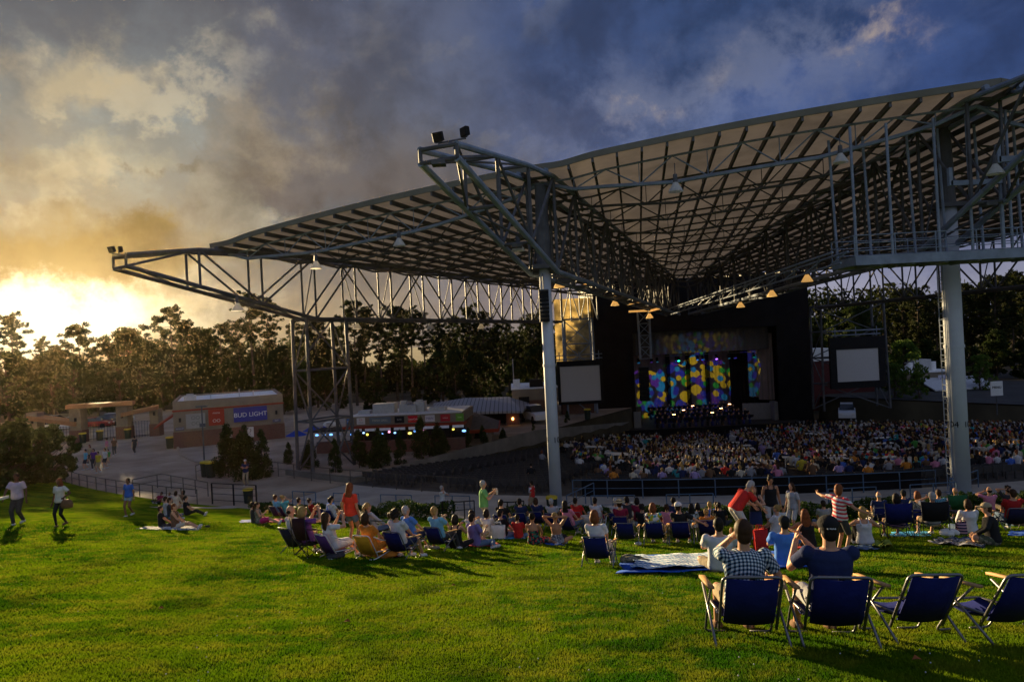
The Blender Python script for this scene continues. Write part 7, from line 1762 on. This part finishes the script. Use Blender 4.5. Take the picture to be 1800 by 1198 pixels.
blanket([(1087, 1011), (1428, 1000), (1398, 972), (1097, 979)], 'tarp', 'big blue tarpaulin spread on the grass under the two seated men', 'tarpaulin', 'tarpaulin', .035, 18, 3)
blanket([(1112, 1008), (1310, 1002), (1300, 977), (1118, 984)], 'bluegingham', 'blue and white checked cloth lying on the tarpaulin', amp=.05, seed=5, lift=.075)
blanket([(240, 931), (350, 933), (345, 925), (252, 927)], 'lightgrey', 'grey and white picnic blanket at the lawn edge', seed=7)
blanket([(422, 919), (465, 919), (462, 914), (428, 914)], 'mat_blue', 'blue blanket under the couple near the gate rail', seed=8); blanket([(462, 920), (502, 918), (496, 913), (464, 914)], 'magenta', 'magenta blanket beside the blue one', seed=9, lift=.035)
blanket([(812, 962), (880, 962), (874, 955), (806, 956)], 'chair_red', 'red blanket under the man in violet', seed=10); blanket([(878, 948), (925, 947), (920, 941), (885, 942)], 'towel_blue', 'light blue towel under the child in red', 'towel', 'towel', seed=11)
blanket([(960, 959), (990, 959), (988, 954), (962, 954)], 'mat_blue', 'small blue mat under the blonde with hands behind her head', 'mat', 'mat', seed=12); blanket([(1396, 966), (1432, 966), (1430, 960), (1400, 960)], 'chair_red', 'red mat under the dark red haired woman', 'mat', 'mat', seed=13)
blanket([(1500, 968), (1545, 967), (1540, 960), (1503, 961)], 'denim', 'dark blue mat under the woman in white tank top', 'mat', 'mat', seed=14); blanket([(1536, 966), (1565, 965), (1560, 956), (1540, 957)], 'lime_dark', 'olive yellow folded towel beside the dark blue mat', 'towel', 'towel', seed=15, amp=.08)
blanket([(1568, 944), (1635, 943), (1630, 935), (1572, 936)], 'towel_blue', 'pale blue towel under the navy chairs', 'towel', 'towel', seed=16); blanket([(1636, 958), (1735, 966), (1722, 950), (1650, 950)], 'plaid', 'crumpled black and white plaid blanket', seed=17, amp=.07)
blanket([(545, 915), (580, 917), (578, 908), (548, 908)], 'greyprint', 'pale patterned blanket by the navy chairs', seed=18); blanket([(640, 978), (700, 980), (712, 972), (650, 972)], 'maroon', 'maroon blanket under the front row chairs', seed=19)
blanket([(300, 924), (322, 922), (318, 916), (300, 917)], 'skyblue', 'small pale blue cloth between the family groups', 'towel', 'towel', seed=20); blanket([(1776, 943), (1840, 943), (1836, 934), (1780, 935)], 'mat_blue', 'blue mat at the edge of the view', 'mat', 'mat', seed=21)
def heap(px, py, w, d_, h, key, label, cat, name, seed):
    g = random.Random(seed); mb = MB()
    for k in range(7): mb.ell((g.uniform(-w*.3, w*.3), g.uniform(-d_*.3, d_*.3), h*.35+g.uniform(-.1, .25)*h), (w*g.uniform(.2, .34), d_*g.uniform(.25, .4), h*g.uniform(.3, .5)), Matrix.Rotation(g.uniform(-.4, .4), 3, 'Z'), 12, 8)
    p = hit(px, py, 0); o = bake_later(mb, .02, cloth(key), name, None, None, 2); o.location = p+Vector((0, 0, .02)); return tag(o, label, cat)
heap(1120, 992, .62, .35, .20, 'camo', 'crumpled camouflage bag and clothes heap on the tarpaulin', 'bag', 'bag', 1); heap(1672, 942, .55, .3, .16, 'bag_white', 'round white cushion on the grass by the patterned bag', 'cushion', 'cushion', 2); heap(957, 956, .35, .22, .22, 'olive', 'green patterned bag between the two bare-backed women', 'bag', 'bag', 3)
heap(590, 982, .5, .3, .14, 'charcoal', 'dark bag on the grass under the purple beach chair', 'bag', 'bag', 4); heap(680, 980, .7, .35, .15, 'orange', 'orange cloth heap under the orange beach chair', 'cloth', 'cloth', 5)
def tote(px, py, w, h, key, label, s=1.0, rz=0.0):
    p = hit(px, py, 0); r = thing('tote_bag', label, 'bag', p, rz); mb = MB(); rr = []
    for z, a, b in ((0, .9, 1.1), (.15*h, 1, 1.2), (.6*h, .98, .8), (h, 1.04, .5)): rr.append([Vector((w/2*a*(1 if abs(math.cos(q)) > .99 else math.cos(q)), .11*b*math.sin(q), z)) for q in [2*math.pi*k/20 for k in range(20)]])
    mb.rings(rr); mb.build('bag_body', cloth(key), r, True)
    for sd in (-1, 1): MB().path([(-w*.25, sd*.04, h*.95), (-w*.18, sd*.05, h*1.18), (w*.18, sd*.05, h*1.18), (w*.25, sd*.04, h*.95)], .014, n=6).build('handle', cloth(key), r, True)
    return r
tote(876, 947, .46, .44, 'bag_white', 'big white tote bag standing on the grass', rz=-.1); tote(1690, 940, .34, .34, 'darkstripe', 'patterned navy and red bag beside the white-topped woman', rz=.3); tote(1338, 968, .36, .5, 'chair_red', 'red bag hanging low beside the girl in black', rz=.2); tote(951, 915, .34, .45, 'chair_red', 'red shopping bag behind the child in red', rz=.2)
tote(1066, 972, .18, .26, 'mat_blue', 'small blue and white bag by the lone navy chair', rz=.5)
# things in hands
def wpt(info, i, off=(0, 0, 0)): return info['M'] @ (Vector(info['W'][i])+Vector(off))
p = wpt(A1[1], 1, (0, .06, -.06)); o = MB().add([(-.30, -.10, 0), (.10, -.14, .05), (.16, .10, .06), (-.24, .14, 0), (-.30, -.10, .07), (.10, -.14, .13), (.16, .10, .15), (-.24, .14, .08)], [(0, 3, 2, 1), (4, 5, 6, 7), (0, 1, 5, 4), (1, 2, 6, 5), (2, 3, 7, 6), (3, 0, 4, 7)]).build('folded_papers', cloth('dim_white')); o.location = p; tag(o, 'white folded papers held by the man in lavender', 'papers')
r = thing('shoulder_bag', 'dark brown bag hanging from the arm of the woman in white', 'bag', wpt(A2[1], 0, (-.12, .0, -.02))); mb = MB(); mb.rings([[Vector((.22*a*math.cos(2*math.pi*k/18), .10*a*math.sin(2*math.pi*k/18), z)) for k in range(18)] for z, a in ((-.34, .7), (-.32, .95), (-.2, 1.0), (-.08, .8), (-.04, .5))]); mb.build('bag_body', cloth('brown'), r, True); MB().path([(-.12, 0, -.06), (-.05, 0, .10), (.05, 0, .10), (.12, 0, -.06)], .013, n=6).build('strap', cloth('brown'), r, True)
for info, i, lab, c in ((GREEN[1], 0, 'white paper cup in the hand of the man in green', 'dim_white'), (GREEN[1], 1, 'pale snack cup in the other hand of the man in green', 'cream'), (C2[1], 1, 'yellow drink held by the woman in the print dress', 'yellow')):
    o = MB().tube((0, 0, -.06), (0, 0, .07), .034, .044, n=14).build('drink_cup', cloth(c)); o.location = wpt(info, i, (0, .10, .02)); tag(o, lab, 'cup')
for px, py, lab in ((1122, 958, 'white ball of paper on the grass near the swirl blouse chair'), (638, 977, 'white bottle lying by the orange beach chair'), (365, 927, 'dark sandal left on the grass by the picnic blanket'), (540, 912, 'small white cup on the grass by the pale patterned blanket')):
    o = MB().ell((0, 0, .05), (.10, .06, .05), nu=12, nv=8).build('litter' if 'paper' in lab else 'bottle' if 'bottle' in lab else 'sandal' if 'sandal' in lab else 'cup', cloth('charcoal' if 'sandal' in lab else 'dim_white'), smooth=True); o.location = hit(px, py, 0); tag(o, lab, lab.split()[1] if 'small' not in lab else 'cup')
for k, (px, py) in enumerate(((283, 1073), (797, 1032), (1636, 988), (1612, 1165), (610, 1097))):
    o = MB().add([(-.04, 0, .035), (0, -.025, .05), (.045, 0, .03), (0, .03, .06), (0, 0, .045)], [(0, 1, 4), (1, 2, 4), (2, 3, 4), (3, 0, 4)]).build('fallen_leaf', cloth((.28, .09, .03))); o.location = hit(px, py, 0); tag(o, 'brown dead leaf lying on the open grass', 'leaf', 'dead leaves on the grass')
rg_ = np.random.default_rng(12); mb = MB()
for k in range(130):
    dd = 4.5+rg_.random()**1.4*16; az = rg_.uniform(-.68, .6); x, y = dd*math.sin(az), dd*math.cos(az)
    if polar(x, y)[0] < 82: continue
    mb.ell((x, y, gz(x, y)+.035), (.007, .007, .006), nu=6, nv=5)
tag(mb.build('clover', cloth('dim_white')), 'tiny pale clover heads scattered in the turf', 'flowers', kind='stuff')
for px, py, lab in ((971, 902, 'dark bin with yellow lid by the foot of the slim column'), (437, 884, 'dark bin with yellow lid beside the black gate rail')): bin_(px, py, lab).scale = (.8, .8, .75)
# printed ring on the black tee, trim of the boy's sleeves
b_, inf, _ = B5
mb = MB(); c = Vector(inf['P'])+(Vector(inf['N'])-Vector(inf['P']))*.66; n = 24; u_ = (Vector(inf['N'])-Vector(inf['P'])).normalized(); bk = Vector((0, -1, 0)); bk = (bk-u_*bk.dot(u_)).normalized()
for k in range(n): a0, a1 = 2*math.pi*k/n, 2*math.pi*(k+1)/n; mb.tube(c+bk*.142+(Vector((1, 0, 0))*math.cos(a0)+u_*math.sin(a0))*.075, c+bk*.142+(Vector((1, 0, 0))*math.cos(a1)+u_*math.sin(a1))*.075, .012, n=5)
mb.build('shirt_print', cloth('dim_white'), b_)
b_, inf, _ = BOY
for i in range(2):
    S0 = Vector(inf['N'])+Vector((.175*(1 if i else -1), 0, -.05)); MB().tube(S0+Vector((0, 0, .03)), S0+Vector((.05*(1 if i else -1), .01, -.24)), .075, .072, n=12).build('sleeve', cloth('dim_white'), b_, True)
bake_all()
